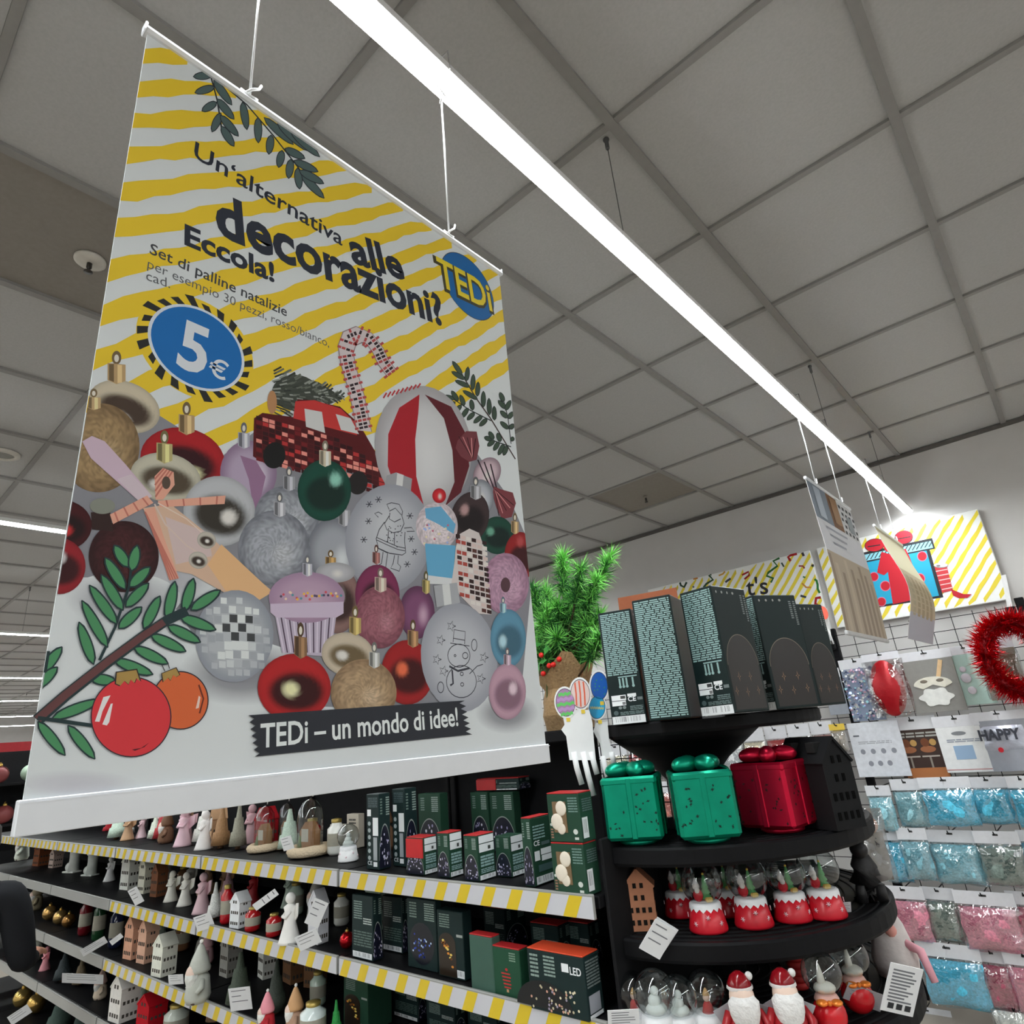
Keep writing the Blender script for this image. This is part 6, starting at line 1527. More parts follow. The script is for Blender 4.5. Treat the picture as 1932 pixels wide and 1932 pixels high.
# ---------------------------------------------------------------- balloon-shaped white forks beside the top tier
PB = Vector((-.93, 1.235, 1.55)); nb = Vector((f_.x, f_.y, 0)).normalized(); eb = Vector((-nb.y, nb.x, 0)) * -1
def bpt(x, y, o=0.0):
    xx, yy = 1000 + x * .15528, 1240 + y * .15528
    d = ray(xx, yy); return EYE + d * ((PB + nb * o - EYE).dot(nb) / d.dot(nb))
def fork(lb, plate, discs, prongs, base, off, name='balloon_fork'):
    t = thing(name, lb, 'party decoration', PB + nb * off, 0, 'balloon forks beside the top tier'); o0 = PB + nb * off
    def loc(P): return P - o0
    wm = M(C(212, 218, 218, 1.35), .35, var=.02)
    b = MB(); pts = [loc(bpt(x, y, off)) for x, y in plate]; n = len(pts)
    b.add(pts + [p + nb * .004 for p in pts], [tuple(range(n)), tuple(reversed(range(n, 2 * n)))] + [(i, n + i, n + (i + 1) % n, (i + 1) % n) for i in range(n)]); b.build('plate', wm, t)
    for pa in prongs:
        b = MB(); b.tube([loc(bpt(x, y, off + .002)) for x, y in pa], .0065, 10); b.build('prong', wm, t)
    for (cx, cy, rx, ry, rot, c, kind) in discs:
        def el(sx, n=26): return [(cx + rx * sx * math.cos(a) * math.cos(rot) - ry * sx * math.sin(a) * math.sin(rot), cy + rx * sx * math.cos(a) * math.sin(rot) + ry * sx * math.sin(a) * math.cos(rot)) for a in [2 * math.pi * i / n for i in range(n)]]
        b = MB(); pts = [loc(bpt(x, y, off)) for x, y in el(1.14)]; n = len(pts)
        b.add([p - nb * .001 for p in pts] + [p + nb * .003 for p in pts], [tuple(range(n)), tuple(reversed(range(n, 2 * n)))] + [(i, n + i, n + (i + 1) % n, (i + 1) % n) for i in range(n)]); bl = b.build('balloon', wm, t)
        pm = MB()
        def flat_(ps, col, k): pm.add([loc(bpt(x, y, off)) - nb * (.0012 + k * .0001) for x, y in ps], [tuple(range(len(ps)))], col)
        flat_(el(1.0), C(60, 50, 70), 0); flat_(el(.95), c, 1)
        inside = lambda u, v: (cx + u * rx * math.cos(rot) - v * ry * math.sin(rot), cy + u * rx * math.sin(rot) + v * ry * math.cos(rot))
        if kind == 'wave':
            for i in range(5):
                v = -.7 + i * .35; L = math.sqrt(max(0, 1 - v * v)) * .9; col = C(90, 180, 90, 1.3) if i % 2 == 0 else C(170, 130, 180, 1.3)
                flat_([inside(L * (q / 6 - 1), v + .05 * math.sin(q * 1.6)) for q in range(13)] + [inside(L * (q / 6 - 1), v + .22 + .05 * math.sin(q * 1.6)) for q in range(12, -1, -1)], col, 2)
        if kind == 'stripe':
            for u in (-.55, -.12, .32): flat_([inside(u, -math.sqrt(1 - u * u) * .88), inside(u + .16, -.9 * math.sqrt(1 - (u + .16) ** 2)), inside(u + .2, 0), inside(u + .16, .9 * math.sqrt(1 - (u + .16) ** 2)), inside(u, .88 * math.sqrt(1 - u * u)), inside(u + .05, 0)], C(206, 90, 60, 1.3), 2)
        if kind == 'zig':
            flat_([inside(-.85 + .14 * q, -.1 + (.1 if q % 2 else 0)) for q in range(13)] + [inside(-.85 + .14 * q, .1 + (.1 if q % 2 else 0)) for q in range(12, -1, -1)], C(170, 180, 140, 1.2), 2)
        if kind == 'dots':
            for q in range(9): u, v = rnd.uniform(-.6, .6), rnd.uniform(-.6, .6); flat_([inside(u + .08 * math.cos(a), v + .06 * math.sin(a)) for a in [0, 1.57, 3.14, 4.71]], C(60, 150, 90, 1.3), 2)
        yk = cy + ry * 1.08; flat_([(cx + 10, yk), (cx + 55, yk), (cx + 60, yk + 45), (cx + 14, yk + 48)], C(214, 186, 60, 1.3), 2)
        pm.build('print', PRINTG, bl)
    return t
fork('white fork with purple-green and red-striped balloons beside the dark cartons', [(400, 720), (520, 640), (720, 640), (760, 800), (775, 1000), (800, 1250), (480, 1250), (440, 960), (380, 880), (420, 820)],
     [(430, 550, 118, 172, -.12, C(150, 116, 150, 1.3), 'wave'), (610, 445, 118, 178, -.08, C(206, 186, 182, 1.3), 'stripe')],
     [[(530, 1150), (570, 1350), (630, 1545)], [(640, 1150), (710, 1450), (775, 1680)], [(740, 1150), (780, 1300), (815, 1420)]], 0, 0.0)
fork('white fork with two blue balloons behind the striped one', [(800, 800), (940, 780), (960, 1000), (1010, 1200), (890, 1250), (850, 1050), (770, 900)],
     [(815, 610, 100, 140, .05, C(40, 150, 196, 1.3), 'zig'), (840, 350, 105, 172, -.05, C(28, 84, 160, 1.4), 'dots')],
     [[(880, 1200), (920, 1380), (960, 1500)], [(990, 1150), (1020, 1290)]], 0, .03)
# the same forks again on the far wall rack
PBfar = onY(1546, 1180, 4.58); nb2 = Vector((f_.x, f_.y, 0)).normalized()
t = thing('balloon_fork', 'small colourful balloon fork on the far rack upright', 'party decoration', PBfar, 0)
ex2 = Vector((-nb2.y, nb2.x, 0)) * -1
for i, (u, v, c) in enumerate(((-.045, .03, (150, 110, 160)), (-.015, .0, (220, 130, 70)), (.02, .05, (150, 206, 170)), (.05, .08, (216, 90, 70)))):
    b = MB(); b.prism([(u + .026 * math.cos(a), v + .045 * math.sin(a)) for a in [2 * math.pi * q / 18 for q in range(18)]], -nb2 * .002 * i, ex2, (0, 0, 1), nb2 * .003); b.build('balloon', M(C(*c, 1.4), .4), t)
for u in (-.035, -.005, .03, .05):
    b = MB(); b.tube([ex2 * u + Vector((0, 0, -.03)), ex2 * (u + .012) + Vector((0, 0, -.13))], .006, 8); b.build('prong', M(C(212, 218, 218, 1.35), .35), t)

# ---------------------------------------------------------------- artificial pine in burlap on the shelf top
PT = onY(1078, 1378, 1.50); PT.z = 1.6125
pine = thing('artificial_pine', 'bright green artificial pine in a burlap-wrapped pot on the shelf top', 'plant', PT, 0)
tipsx = [(1062, 1048, 1), (1152, 1048, 1.1), (1128, 1092, 1), (1096, 1072, .6), (1030, 1112, .8), (1078, 1122, 1), (1112, 1128, .9), (1008, 1138, .7), (1052, 1140, .9), (1098, 1160, 1), (1132, 1160, .8), (1022, 1172, .8), (1072, 1172, .8), (1112, 1180, 1), (1050, 1200, .7), (1012, 1196, .6), (1134, 1200, .6), (1088, 1206, .7), (1030, 1150, .7), (1002, 1108, .35), (1060, 1168, .8), (1120, 1218, .5), (1012, 1220, .5), (1040, 1222, .5), (1070, 1226, .4), (1100, 1232, .4), (1028, 1200, .5), (1086, 1140, .8)]
pn = random.Random(11)
fol = attr_mat('pine_needles', .6, 0, .3)
for i, (x, y, br) in enumerate(tipsx):
    P = onY(x, y, 1.50 + pn.uniform(-.07, .06)) - PT; root = Vector((0, 0, .10 + pn.uniform(0, .1))) if i > 3 else Vector((0, 0, .2))
    b = MB(); mid = (P + root) / 2 + Vector((0, 0, -.01)); b.tube([root, mid, P], [.004, .003, .0015], 5, col=C(60, 44, 30))
    ax = (P - mid).normalized(); N = 520
    for q in range(N):
        s = pn.random(); o = mid.lerp(P, .25 + .75 * s) if s < .96 else P
        dr = (ax * pn.uniform(.2, .9) + Vector((pn.gauss(0, 1), pn.gauss(0, 1), pn.gauss(0, 1))).normalized()).normalized(); L = pn.uniform(.03, .058); sd = dr.cross(Vector((pn.uniform(-1, 1), pn.uniform(-1, 1), pn.uniform(-1, 1)))).normalized() * .0019
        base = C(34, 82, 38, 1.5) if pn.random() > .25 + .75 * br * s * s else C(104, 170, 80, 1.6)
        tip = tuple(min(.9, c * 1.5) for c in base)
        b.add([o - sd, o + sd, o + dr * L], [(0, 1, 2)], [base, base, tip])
    b.build('branch', fol, pine, kind='stuff')
b = MB(); b.tube([(0, 0, .02), (0, 0, .22)], [.012, .006], 8); b.build('trunk', mm(70, 52, 38), pine)
b = MB(); vs = []; fs = []; n = 20
for lv, (r, z) in enumerate(((.066, 0), (.078, .04), (.074, .08), (.062, .11), (.086, .15))):
    for i in range(n):
        a = 2 * math.pi * i / n; zz = z + (.06 * max(0, math.sin(2.5 * a + .5)) if lv == 4 else 0); q = r * (1 + .07 * math.sin(5 * i + lv)); vs.append((q * math.cos(a), q * math.sin(a), zz))
for lv in range(4):
    for i in range(n): fs.append((lv * n + i, lv * n + (i + 1) % n, (lv + 1) * n + (i + 1) % n, (lv + 1) * n + i))
b.add(vs, fs, smooth=False); b.build('burlap_wrap', M(C(138, 112, 80, 1.5), .95, var=.2, scale=150, bump=.9), pine)
b = MB(); b.lathe([(.055, 0), (.058, .08), (0, .08)], 18); b.build('pot', mm(80, 60, 44), pine)
hl = onY(1022, 1240, 1.43)
t = thing('holly_sprig', 'holly sprig with red berries stuck in front of the pine pot', 'plant', hl, 0)
for q, (x, y) in enumerate(((1014, 1216), (1030, 1226), (1008, 1236), (1024, 1248), (1016, 1262), (1034, 1222))):
    P = onY(x, y, 1.42) - hl; b = MB(); s = .011; a = q * 1.1
    b.add([P + Vector((s * 1.5 * math.cos(a), 0, s * 1.5 * math.sin(a))), P + Vector((-s * .6 * math.sin(a), -.003, s * .6 * math.cos(a))), P - Vector((s * 1.5 * math.cos(a), 0, s * 1.5 * math.sin(a))), P + Vector((s * .6 * math.sin(a), .003, -s * .6 * math.cos(a)))], [(0, 1, 2, 3)]); b.build('leaf', mm(60, 140, 60), t)
for x, y in ((1021, 1236), (1044, 1254), (1055, 1244), (1036, 1256), (1025, 1271)):
    P = onY(x, y, 1.41) - hl; b = MB(); b.ball(P, .0075, 10, 7); b.build('berry', mm(180, 30, 26, rough=.25, k=1.7), t)
b = MB(); b.tube([(0, 0, -.16), (0, .01, -.08), (0, 0, 0)], .002, 5); b.build('stem', mm(60, 80, 40), t)
t = thing('white_flowers', 'white artificial flowers peeping out behind the left dark carton', 'plant', (-.965, 1.62, 1.6125), 0)
for q in range(9):
    b = MB(); b.ball((rnd.uniform(-.05, .06), rnd.uniform(-.02, .02), .20 + rnd.uniform(0, .07)), .014, 8, 6, sz=.7); b.build('blossom', M(C(200, 205, 190, 1.3), .8), t)
b = MB(); b.lathe([(.04, 0), (.05, .09), (0, .09)], 14); b.build('pot', mm(170, 110, 50), t); b = MB()
for q in range(9): b.tube([(0, 0, .08), (rnd.uniform(-.05, .06), 0, .22)], .002, 5)
b.build('stems', mm(60, 100, 60), t)
# packs hung on the far side of the mesh
for x0, x1, y0, y1, c, lb in ((1030, 1062, 1404, 1482, (176, 60, 60), 'red and white pack hanging behind the wire mesh at the shelf end'), (1064, 1100, 1406, 1480, (190, 170, 165), 'pale pack hanging behind the wire mesh beside the balloon forks')):
    P = onY((x0 + x1) / 2, y0, 1.60); bt = onY((x0 + x1) / 2, y1, 1.60); w = abs(onY(x1, y0, 1.6).x - onY(x0, y0, 1.6).x); H = P.z - bt.z
    t = thing('hanging_pack', lb, 'pack', P, 0, 'packs behind the mesh'); b = MB(); b.box((0, 0, -H * .12), (w, .003, H * .24), ch=.0008); b.build('header_card', M(C(205, 200, 198, 1.35), .5), t)
    b = MB(); pillow(b, w * .9, H * .74, .03, seed=int(x0)); b.v = [(v[0], v[1], v[2] - H) for v in b.v]; b.build('filling', M(C(*c, 1.4), .5), t)
# ================================================================ goods on the long shelf run
S1, S2, S3, S4, S5 = [z + .0006 for z in SHELF[:5]]
GB = 'light-chain cartons on the shelves'
LCN = 'light_carton'
DG2 = C(24, 40, 40, 1.2); DGR = C(30, 58, 44, 1.4)
def cb(lb, xl, xm, xr, yb, yt, z, paint, col=DG2, lid=None, rz=0.0, name=LCN): return carton2(name, lb, xl, xm, xr, yb, yt, z, rz, col, paint, lid, GB)
# upper shelf, first bay
cb('tall narrow dark carton with stickers at the left of the upper shelf cartons', 692, 716, 738, 1642, 1498, S1, p_end)
cb('tall narrow dark carton right of the first sticker carton', 742, 766, 790, 1636, 1488, S1, p_end)
cb('dark carton with arched light picture behind the red-flap carton', 792, 834, 850, 1614, 1497, S1, p_arch, DGR)
t, w, d, h, N = cb('small green carton with a red front flap', 768, 800, 826, 1652, 1582, S1, p_label, DGR, REDL)
b = MB(); b.box((0, -d / 2 - .001, h * .72), (w * .98, .002, h * .52)); b.build('red_front_flap', M(C(160, 18, 24, 1.6), .4), t)
cb('small green carton beside the red-flap carton', 827, 849, 875, 1657, 1573, S1, p_label, DGR, REDL)
cb('small green carton with bright white sticker, third in the front', 878, 904, 937, 1664, 1578, S1, p_label, DGR, REDL)
cb('small dark carton with grey sticker, last of the front four', 938, 966, 992, 1656, 1578, S1, p_label, DGR)
t8 = cb('rear green carton with arch picture, left of two', 893, 926, 940, 1606, 1494, S1, p_arch, DGR)
t9 = cb('rear green carton with arch picture, right of two', 930, 976, 990, 1608, 1494, S1, p_arch, DGR)
ztop = max(t8[0]['top'], t9[0]['top']) + .003
N_ = Vector((t8[4].x - .05, t8[4].y + .01, ztop)); tl = carton(LCN, 'flat carton with red end lying on the two rear cartons', N_, 0, .17, .05, .030, DG2, p_side, REDL, 'box', GB)
b = MB(); b.box((-.045, -.0262, .015), (.08, .002, .029)); b.build('red_front', M(C(150, 24, 26, 1.6), .45), tl)
cb('tall green carton with two white stickers left of the ball cartons', 992, 1010, 1047, 1674, 1545, S1, p_label2, DGR, REDL)
for k, (yb, yt, lb) in enumerate(((1692, 1594, 'green window carton with white balls standing on the shelf'), (1592, 1498, 'green window carton with white balls stacked on another'))):
    if k == 0: t, w, d, h, N = cb(lb, 1047, 1110, 1136, yb, yt, S1, p_window, DGR, REDL); first = (t, w, d, h, N)
    else:
        t0, w, d, h0, N = first; h = h0; t = carton(LCN, lb, Vector((N.x - w + .001, N.y + .001, S1 + h0 + .003)), 0, w, d, h, DGR, p_window, REDL, 'box', GB)
    b = MB(); b.box((-w * .12, -d / 2 - .0006, h * .52), (w * .42, .0012, h * .64)); win = b.build('window', M(C(120, 96, 66, 1.0), .6), t)
    for q, (u, v, r) in enumerate(((.0, .70, .17), (-.16, .42, .19), (-.04, .28, .13))):
        b = MB(); b.ball((w * u - w * .06, -d / 2 - .0012, h * v), w * r, 12, 8, sy=.15); b.build('white_ball', M(C(206, 196, 180, 1.3), .5), win)
cb('dark carton stored deep behind the ball cartons', 1060, 1090, 1105, 1640, 1500, S1, p_side)
# second shelf, first bay
cb('dark carton with grey barcode strip at the left of the second shelf', 664, 704, 722, 1815, 1692, S2, p_side)
cb('dark carton deep between the left ones on the second shelf', 722, 760, 772, 1800, 1694, S2, p_side)
cb('dark carton with glowing blue picture on the second shelf', 770, 826, 838, 1836, 1700, S2, p_blue)
cb('dark carton with golden wreath picture beside the blue one', 828, 878, 896, 1852, 1722, S2, p_gold)
cb('rear red-lidded carton above the plain green one', 916, 956, 996, 1800, 1716, S2, p_side, DG2, REDL)
cb('plain grey-green carton with red lid on the second shelf', 890, 934, 950, 1876, 1770, S2, p_none, C(58, 84, 74, 1.3), REDL)
cb('green carton with a small red figure motif and red lid', 934, 986, 1004, 1888, 1794, S2, p_motif, C(30, 66, 48, 1.4), REDL)
cb('large dark carton with ball-light picture and orange-red lid', 1002, 1112, 1142, 1930, 1808, S2, p_balls, DG2, C(176, 60, 34, 1.6))
cb('rear red-lidded carton left behind the large ball-light carton', 1006, 1060, 1082, 1830, 1748, S2, p_side, DG2, REDL)
cb('rear red-lidded carton right behind the large ball-light carton', 1078, 1118, 1138, 1826, 1744, S2, p_side, DG2, REDL)
# third shelf, first bay
cb('green carton with an orange picture on the third shelf', 648, 694, 740, 1950, 1852, S3, p_gold, DGR)
cb('red-lidded carton low on the third shelf, left', 806, 860, 880, 1965, 1898, S3, p_side, DG2, REDL)
cb('red-lidded carton low on the third shelf, right', 884, 940, 960, 1975, 1914, S3, p_side, DG2, REDL)
cb('dark carton deep on the third shelf behind the orange picture', 742, 790, 805, 1930, 1858, S3, p_side)

def base(x, y, z, top): P = onZ(x, y, z); P.z = z; return P, solve_y(P, UP, top)
def rad(P, n): return n * mpp(P)
# upper shelf, second bay
for x, y, n, top, lb in ((498, 1606, 27, 1520, 'glass cloche with fur ring, first of three on the upper shelf'), (540, 1600, 24, 1514, 'glass cloche with fur ring, half hidden in the middle'), (584, 1614, 36, 1506, 'largest glass cloche with fur ring beside the white globe')):
    P, h = base(x, y, S1, top); g_cloche(lb, P, rad(P, n), h, 'glass cloches on the upper shelf')
P, h = base(657, 1624, S1, 1570); g_globe('small white snow globe at the shelf front beside the dark cartons', P, rad(P, 21), 'small white snow globe', 0, (205, 205, 200), 'white')
for xl, xm, xr, yb, yt, lb in ((622, 646, 656, 1606, 1556, 'small white boxed decoration behind the white globe'), (654, 676, 688, 1600, 1536, 'taller cream boxed decoration behind the white globe')):
    carton2('white_carton', lb, xl, xm, xr, yb, yt, S1, 0, C(178, 170, 156, 1.4), lambda F: F.lines('F', .2, .7, .8, .9, 2, C(90, 86, 80), 2), None, GB)
# upper shelf, third bay and beyond: cones, angels, deer
tab = [
 ('cone', 206, 1568, 1546, (150, 16, 30), 12, 'small red cone tree near the lower banner corner'),
 ('cone', 242, 1574, 1544, (205, 200, 196), 11, 'white cone tree on the upper shelf beside the red one'),
 ('angel', 266, 1581, 1534, (196, 170, 176), 0, 'pale pink angel figurine on the upper shelf'),
 ('cone', 290, 1584, 1536, (176, 184, 170), 12, 'mint cone tree on the upper shelf'),
 ('gnome', 312, 1590, 1526, (96, 66, 44), (110, 80, 60), 'brown knitted gnome between pale figures'),
 ('angel', 344, 1596, 1520, (200, 168, 178), 0, 'larger pink angel figurine on the upper shelf'),
 ('angel', 384, 1602, 1524, (208, 202, 200), 0, 'white winged angel at the shelf front'),
 ('cone', 416, 1600, 1520, (130, 96, 62), 18, 'brown bark cone tree on the upper shelf'),
 ('cone', 448, 1602, 1516, (120, 118, 104), 16, 'grey-green cone tree left of the cloches'),
]
def place_row(tab, z, grp):
    for kd, x, y, top, col, n, lb in tab:
        P, h = base(x, y, z, top)
        if kd == 'cone': g_cone(lb, P, rad(P, n), h, C(*col, 1.5), grp)
        elif kd == 'angel': g_angel(lb, P, h, C(*col, 1.45), grp)
        elif kd == 'gnome': g_gnome(lb, P, h, col, n, grp)
        elif kd == 'boot': g_boot(lb, P, h, C(*col, 1.45), n, grp)
        elif kd == 'house': g_house(lb, P, .1, rad(P, n) * 2, rad(P, n) * 1.6, h, C(*col, 1.45), grp, win=(.08, .07, .06), rows=3, chimney=False, cat='figurine', name='ceramic_house')
        elif kd == 'jar': g_jar(lb, P, rad(P, n), h, col, grp)
        elif kd == 'bauble': g_bauble(lb, P, h / 2.3, col, grp)
        elif kd == 'plush':
            t = g_gnome(lb, P, h, col, col, grp, beard=(200, 200, 194), cat='toy', name='plush_figure')
place_row(tab, S1, 'figurines on the upper shelf')
place_row([
 ('gnome', 40, 1622, 1568, (170, 180, 166), (190, 196, 184), 'mint gnome at the left end of the second shelf'),
 ('house', 78, 1632, 1590, (120, 70, 44), 13, 'brown ceramic house at the left of the second shelf'),
 ('house', 104, 1636, 1602, (180, 160, 150), 10, 'beige ceramic house beside the brown one'),
 ('boot', 138, 1646, 1594, (204, 206, 200), .2, 'white ceramic boot, left of the pair'),
 ('boot', 172, 1652, 1602, (198, 202, 196), .2, 'white ceramic boot, right of the pair'),
 ('angel', 206, 1662, 1612, (210, 212, 208), 0, 'white angel figurine left of the tall white house'),
 ('house', 246, 1676, 1606, (204, 204, 196), 16, 'tall white ceramic house on the second shelf'),
 ('house', 274, 1684, 1618, (190, 188, 172), 12, 'narrow cream ceramic house on the second shelf'),
 ('house', 298, 1690, 1630, (110, 70, 48), 12, 'dark brown ceramic house between white figures'),
 ('angel', 322, 1700, 1638, (206, 204, 194), 0, 'white angel figurine, left of two by the brown house'),
 ('angel', 348, 1708, 1640, (204, 202, 194), 0, 'white angel figurine, right of two by the brown house'),
 ('angel', 380, 1722, 1640, (190, 160, 166), 0, 'dusky pink angel figurine on the second shelf'),
 ('cone', 404, 1734, 1664, (184, 184, 180), 14, 'silver grey cone tree on the second shelf'),
 ('jar', 426, 1742, 1668, (160, 20, 30), 11, 'red glass candle jar on the second shelf'),
 ('house', 452, 1748, 1684, (200, 202, 204), 15, 'white round-fronted ceramic house on the second shelf'),
 ('jar', 476, 1756, 1710, (150, 22, 26), 14, 'short red candle jar, left of two'),
 ('jar', 516, 1766, 1722, (150, 22, 26), 14, 'short red candle jar, right of two'),
 ('angel', 546, 1778, 1676, (206, 204, 200), 0, 'tall white angel figurine right of the red jars'),
 ('house', 600, 1778, 1680, (186, 186, 190), 15, 'grey-white ceramic house at the bay joint'),
 ('bauble', 655, 1790, 1752, (170, 20, 30), 0, 'small shiny red bauble beside the dark carton'),
], S2, 'figurines on the second shelf')
place_row([
 ('gnome', 66, 1716, 1660, (120, 110, 90), (130, 120, 96), 'grey gnome at the left of the third shelf'),
 ('bauble', 92, 1736, 1704, (190, 150, 90), 0, 'golden bauble, left of three on the third shelf'),
 ('bauble', 112, 1744, 1712, (196, 160, 100), 0, 'golden bauble, middle of three on the third shelf'),
 ('bauble', 128, 1750, 1720, (150, 110, 60), 0, 'golden bauble, right of three on the third shelf'),
 ('jar', 158, 1764, 1694, (100, 14, 24), 11, 'dark red glass jar on the third shelf'),
 ('jar', 184, 1774, 1694, (24, 60, 34), 11, 'dark green glass jar on the third shelf'),
 ('jar', 216, 1788, 1706, (28, 34, 60), 12, 'dark blue glass jar on the third shelf'),
 ('house', 252, 1806, 1726, (186, 140, 116), 16, 'peach ceramic house, left of two'),
 ('house', 276, 1814, 1734, (190, 150, 128), 15, 'peach ceramic house, right of two'),
 ('house', 308, 1838, 1762, (196, 196, 184), 18, 'cream ceramic house beside the grey plush'),
 ('plush', 372, 1890, 1776, (160, 162, 154), 0, 'large grey plush gnome on the third shelf'),
 ('cone', 450, 1896, 1796, (54, 62, 50), 24, 'dark green bristle cone tree on the third shelf'),
 ('cone', 520, 1912, 1810, (44, 50, 42), 20, 'darkest bristle cone tree deep on the third shelf'),
 ('gnome', 502, 1950, 1868, (190, 120, 130), (150, 24, 34), 'pink-hatted gnome low on the third shelf'),
 ('gnome', 556, 1950, 1858, (170, 130, 90), (150, 120, 100), 'tan-hatted gnome low on the third shelf'),
 ('jar', 590, 1962, 1888, (190, 200, 198), 24, 'frosted glass jar low on the third shelf'),
 ('cone', 634, 1958, 1886, (40, 130, 60), 12, 'bright green cone tree low on the third shelf'),
], S3, 'figurines on the third shelf')
place_row([
 ('angel', 24, 1796, 1742, (190, 120, 130), 0, 'pink angel at the left edge of the fourth shelf'),
 ('plush', 62, 1812, 1738, (196, 198, 186), 0, 'white plush gnome on the fourth shelf'),
 ('angel', 84, 1830, 1782, (196, 130, 138), 0, 'pink angel beside the white plush gnome'),
 ('cone', 118, 1850, 1792, (40, 48, 50), 16, 'dark cone tree on the fourth shelf'),
 ('cone', 150, 1858, 1806, (110, 96, 74), 13, 'brown cone tree on the fourth shelf'),
 ('gnome', 188, 1884, 1826, (180, 150, 140), (196, 180, 160), 'beige gnome on the fourth shelf'),
 ('house', 232, 1922, 1836, (196, 192, 186), 22, 'large white ceramic house on the fourth shelf'),
 ('house', 284, 1944, 1872, (160, 16, 28), 22, 'red ceramic house on the fourth shelf'),
 ('jar', 330, 1960, 1892, (180, 186, 176), 22, 'frosted glass jar on the fourth shelf'),
], S4, 'figurines on the fourth shelf')
place_row([
 ('bauble', 40, 1900, 1858, (200, 170, 100), 0, 'golden bauble, left of two near the lower left corner'),
 ('bauble', 66, 1912, 1868, (196, 160, 90), 0, 'golden bauble, right of two near the lower left corner'),
 ('cone', 110, 1940, 1876, (70, 88, 80), 22, 'grey-green cone tree near the lower left corner'),
 ('cone', 150, 1958, 1896, (60, 76, 70), 20, 'dark grey-green cone tree near the lower left corner'),
], S5, 'figurines on the fifth shelf')
# deeper rows behind the front figures
ORD = ['first', 'second', 'third', 'fourth', 'fifth', 'sixth', 'seventh', 'eighth', 'ninth', 'tenth', 'eleventh', 'twelfth', 'thirteenth', 'fourteenth', 'fifteenth', 'sixteenth']
br = random.Random(31)
for z, rowname, x0, x1, yy, hmax, n in ((S1, 'upper', -3.9, -1.75, 1.30, .165, 15), (S2, 'second', -3.9, -1.75, 1.30, .14, 15), (S3, 'third', -3.6, -1.85, 1.30, .14, 13), (S4, 'fourth', -3.6, -2.4, 1.30, .13, 9)):
    for i in range(n):
        x = x0 + (x1 - x0) * (i + .5) / n + br.uniform(-.02, .02); P = Vector((x, yy + br.uniform(-.06, .08), z)); h = hmax * br.uniform(.75, 1.0)
        nm, c = br.choice([('white', (200, 200, 194)), ('pink', (186, 150, 156)), ('brown', (110, 78, 54)), ('grey', (140, 138, 132)), ('red', (140, 20, 28)), ('mint', (160, 176, 162)), ('tan', (170, 136, 104))]); kd = br.choice(['cone', 'angel', 'gnome', 'house', 'jar'])
        what = {'cone': 'cone tree', 'angel': 'angel figurine', 'gnome': 'gnome', 'house': 'ceramic house', 'jar': 'candle jar'}[kd]
        lb = '%s %s, %s from the left deep on the %s shelf' % (nm, what, ORD[i], rowname); grp = 'figures deep on the %s shelf' % rowname
        if kd == 'cone': g_cone(lb, P, h * .3, h, C(*c, 1.4), grp)
        elif kd == 'angel': g_angel(lb, P, h, C(*c, 1.4), grp)
        elif kd == 'gnome': g_gnome(lb, P, h, c, c, grp)
        elif kd == 'house': g_house(lb, P, br.uniform(-.3, .3), h * .5, h * .42, h, C(*c, 1.4), grp, win=(.08, .07, .06), rows=3, chimney=False, cat='figurine', name='ceramic_house')
        else: g_jar(lb, P, h * .22, h * .8, c, grp)
# paper price cards sticking out from the rails
for i, (pts, z, lb) in enumerate((
 ([(250, 1678), (268, 1672), (262, 1700), (246, 1712)], S2, 'white price card below the tall white house'), ([(372, 1732), (406, 1720), (396, 1748), (366, 1758)], S2, 'white price card at the second rail below the angels'),
 ([(520, 1680), (528, 1690), (482, 1716), (474, 1704)], S2, 'slanting white card above the red jars'), ([(556, 1770), (606, 1748), (598, 1780), (566, 1794)], S2, 'white card lying at the second rail below the tall angel'), ([(586, 1690), (616, 1704), (604, 1752), (582, 1744)], S2, 'upright white card by the grey-white house'),
 ([(150, 1792), (196, 1768), (204, 1776), (158, 1806)], S3, 'white price card at the third rail under the jars'), ([(206, 1776), (228, 1760), (232, 1768), (212, 1784)], S3, 'small white price card at the third rail beside the blue jar'), ([(446, 1866), (478, 1864), (470, 1900), (420, 1908)], S3, 'white price card at the third rail before the dark cones'), ([(318, 1840), (346, 1838), (346, 1856), (318, 1858)], S3, 'small white card before the grey plush'),
 ([(118, 1838), (200, 1838), (190, 1858), (116, 1852)], S4, 'wide grey-white card on the fourth rail'), ([(10, 1918), (52, 1898), (60, 1906), (26, 1936)], S5, 'white card at the lower left corner'), ([(540, 1588), (556, 1572), (548, 1604), (524, 1600)], S1, 'small white card leaning on the largest cloche'))):
    xm, ym = sum(p[0] for p in pts) / 4, sum(p[1] for p in pts) / 4
    P = onY(xm, ym, YG - .012); card_px(lb, pts, P, lines=3, group='paper price cards')

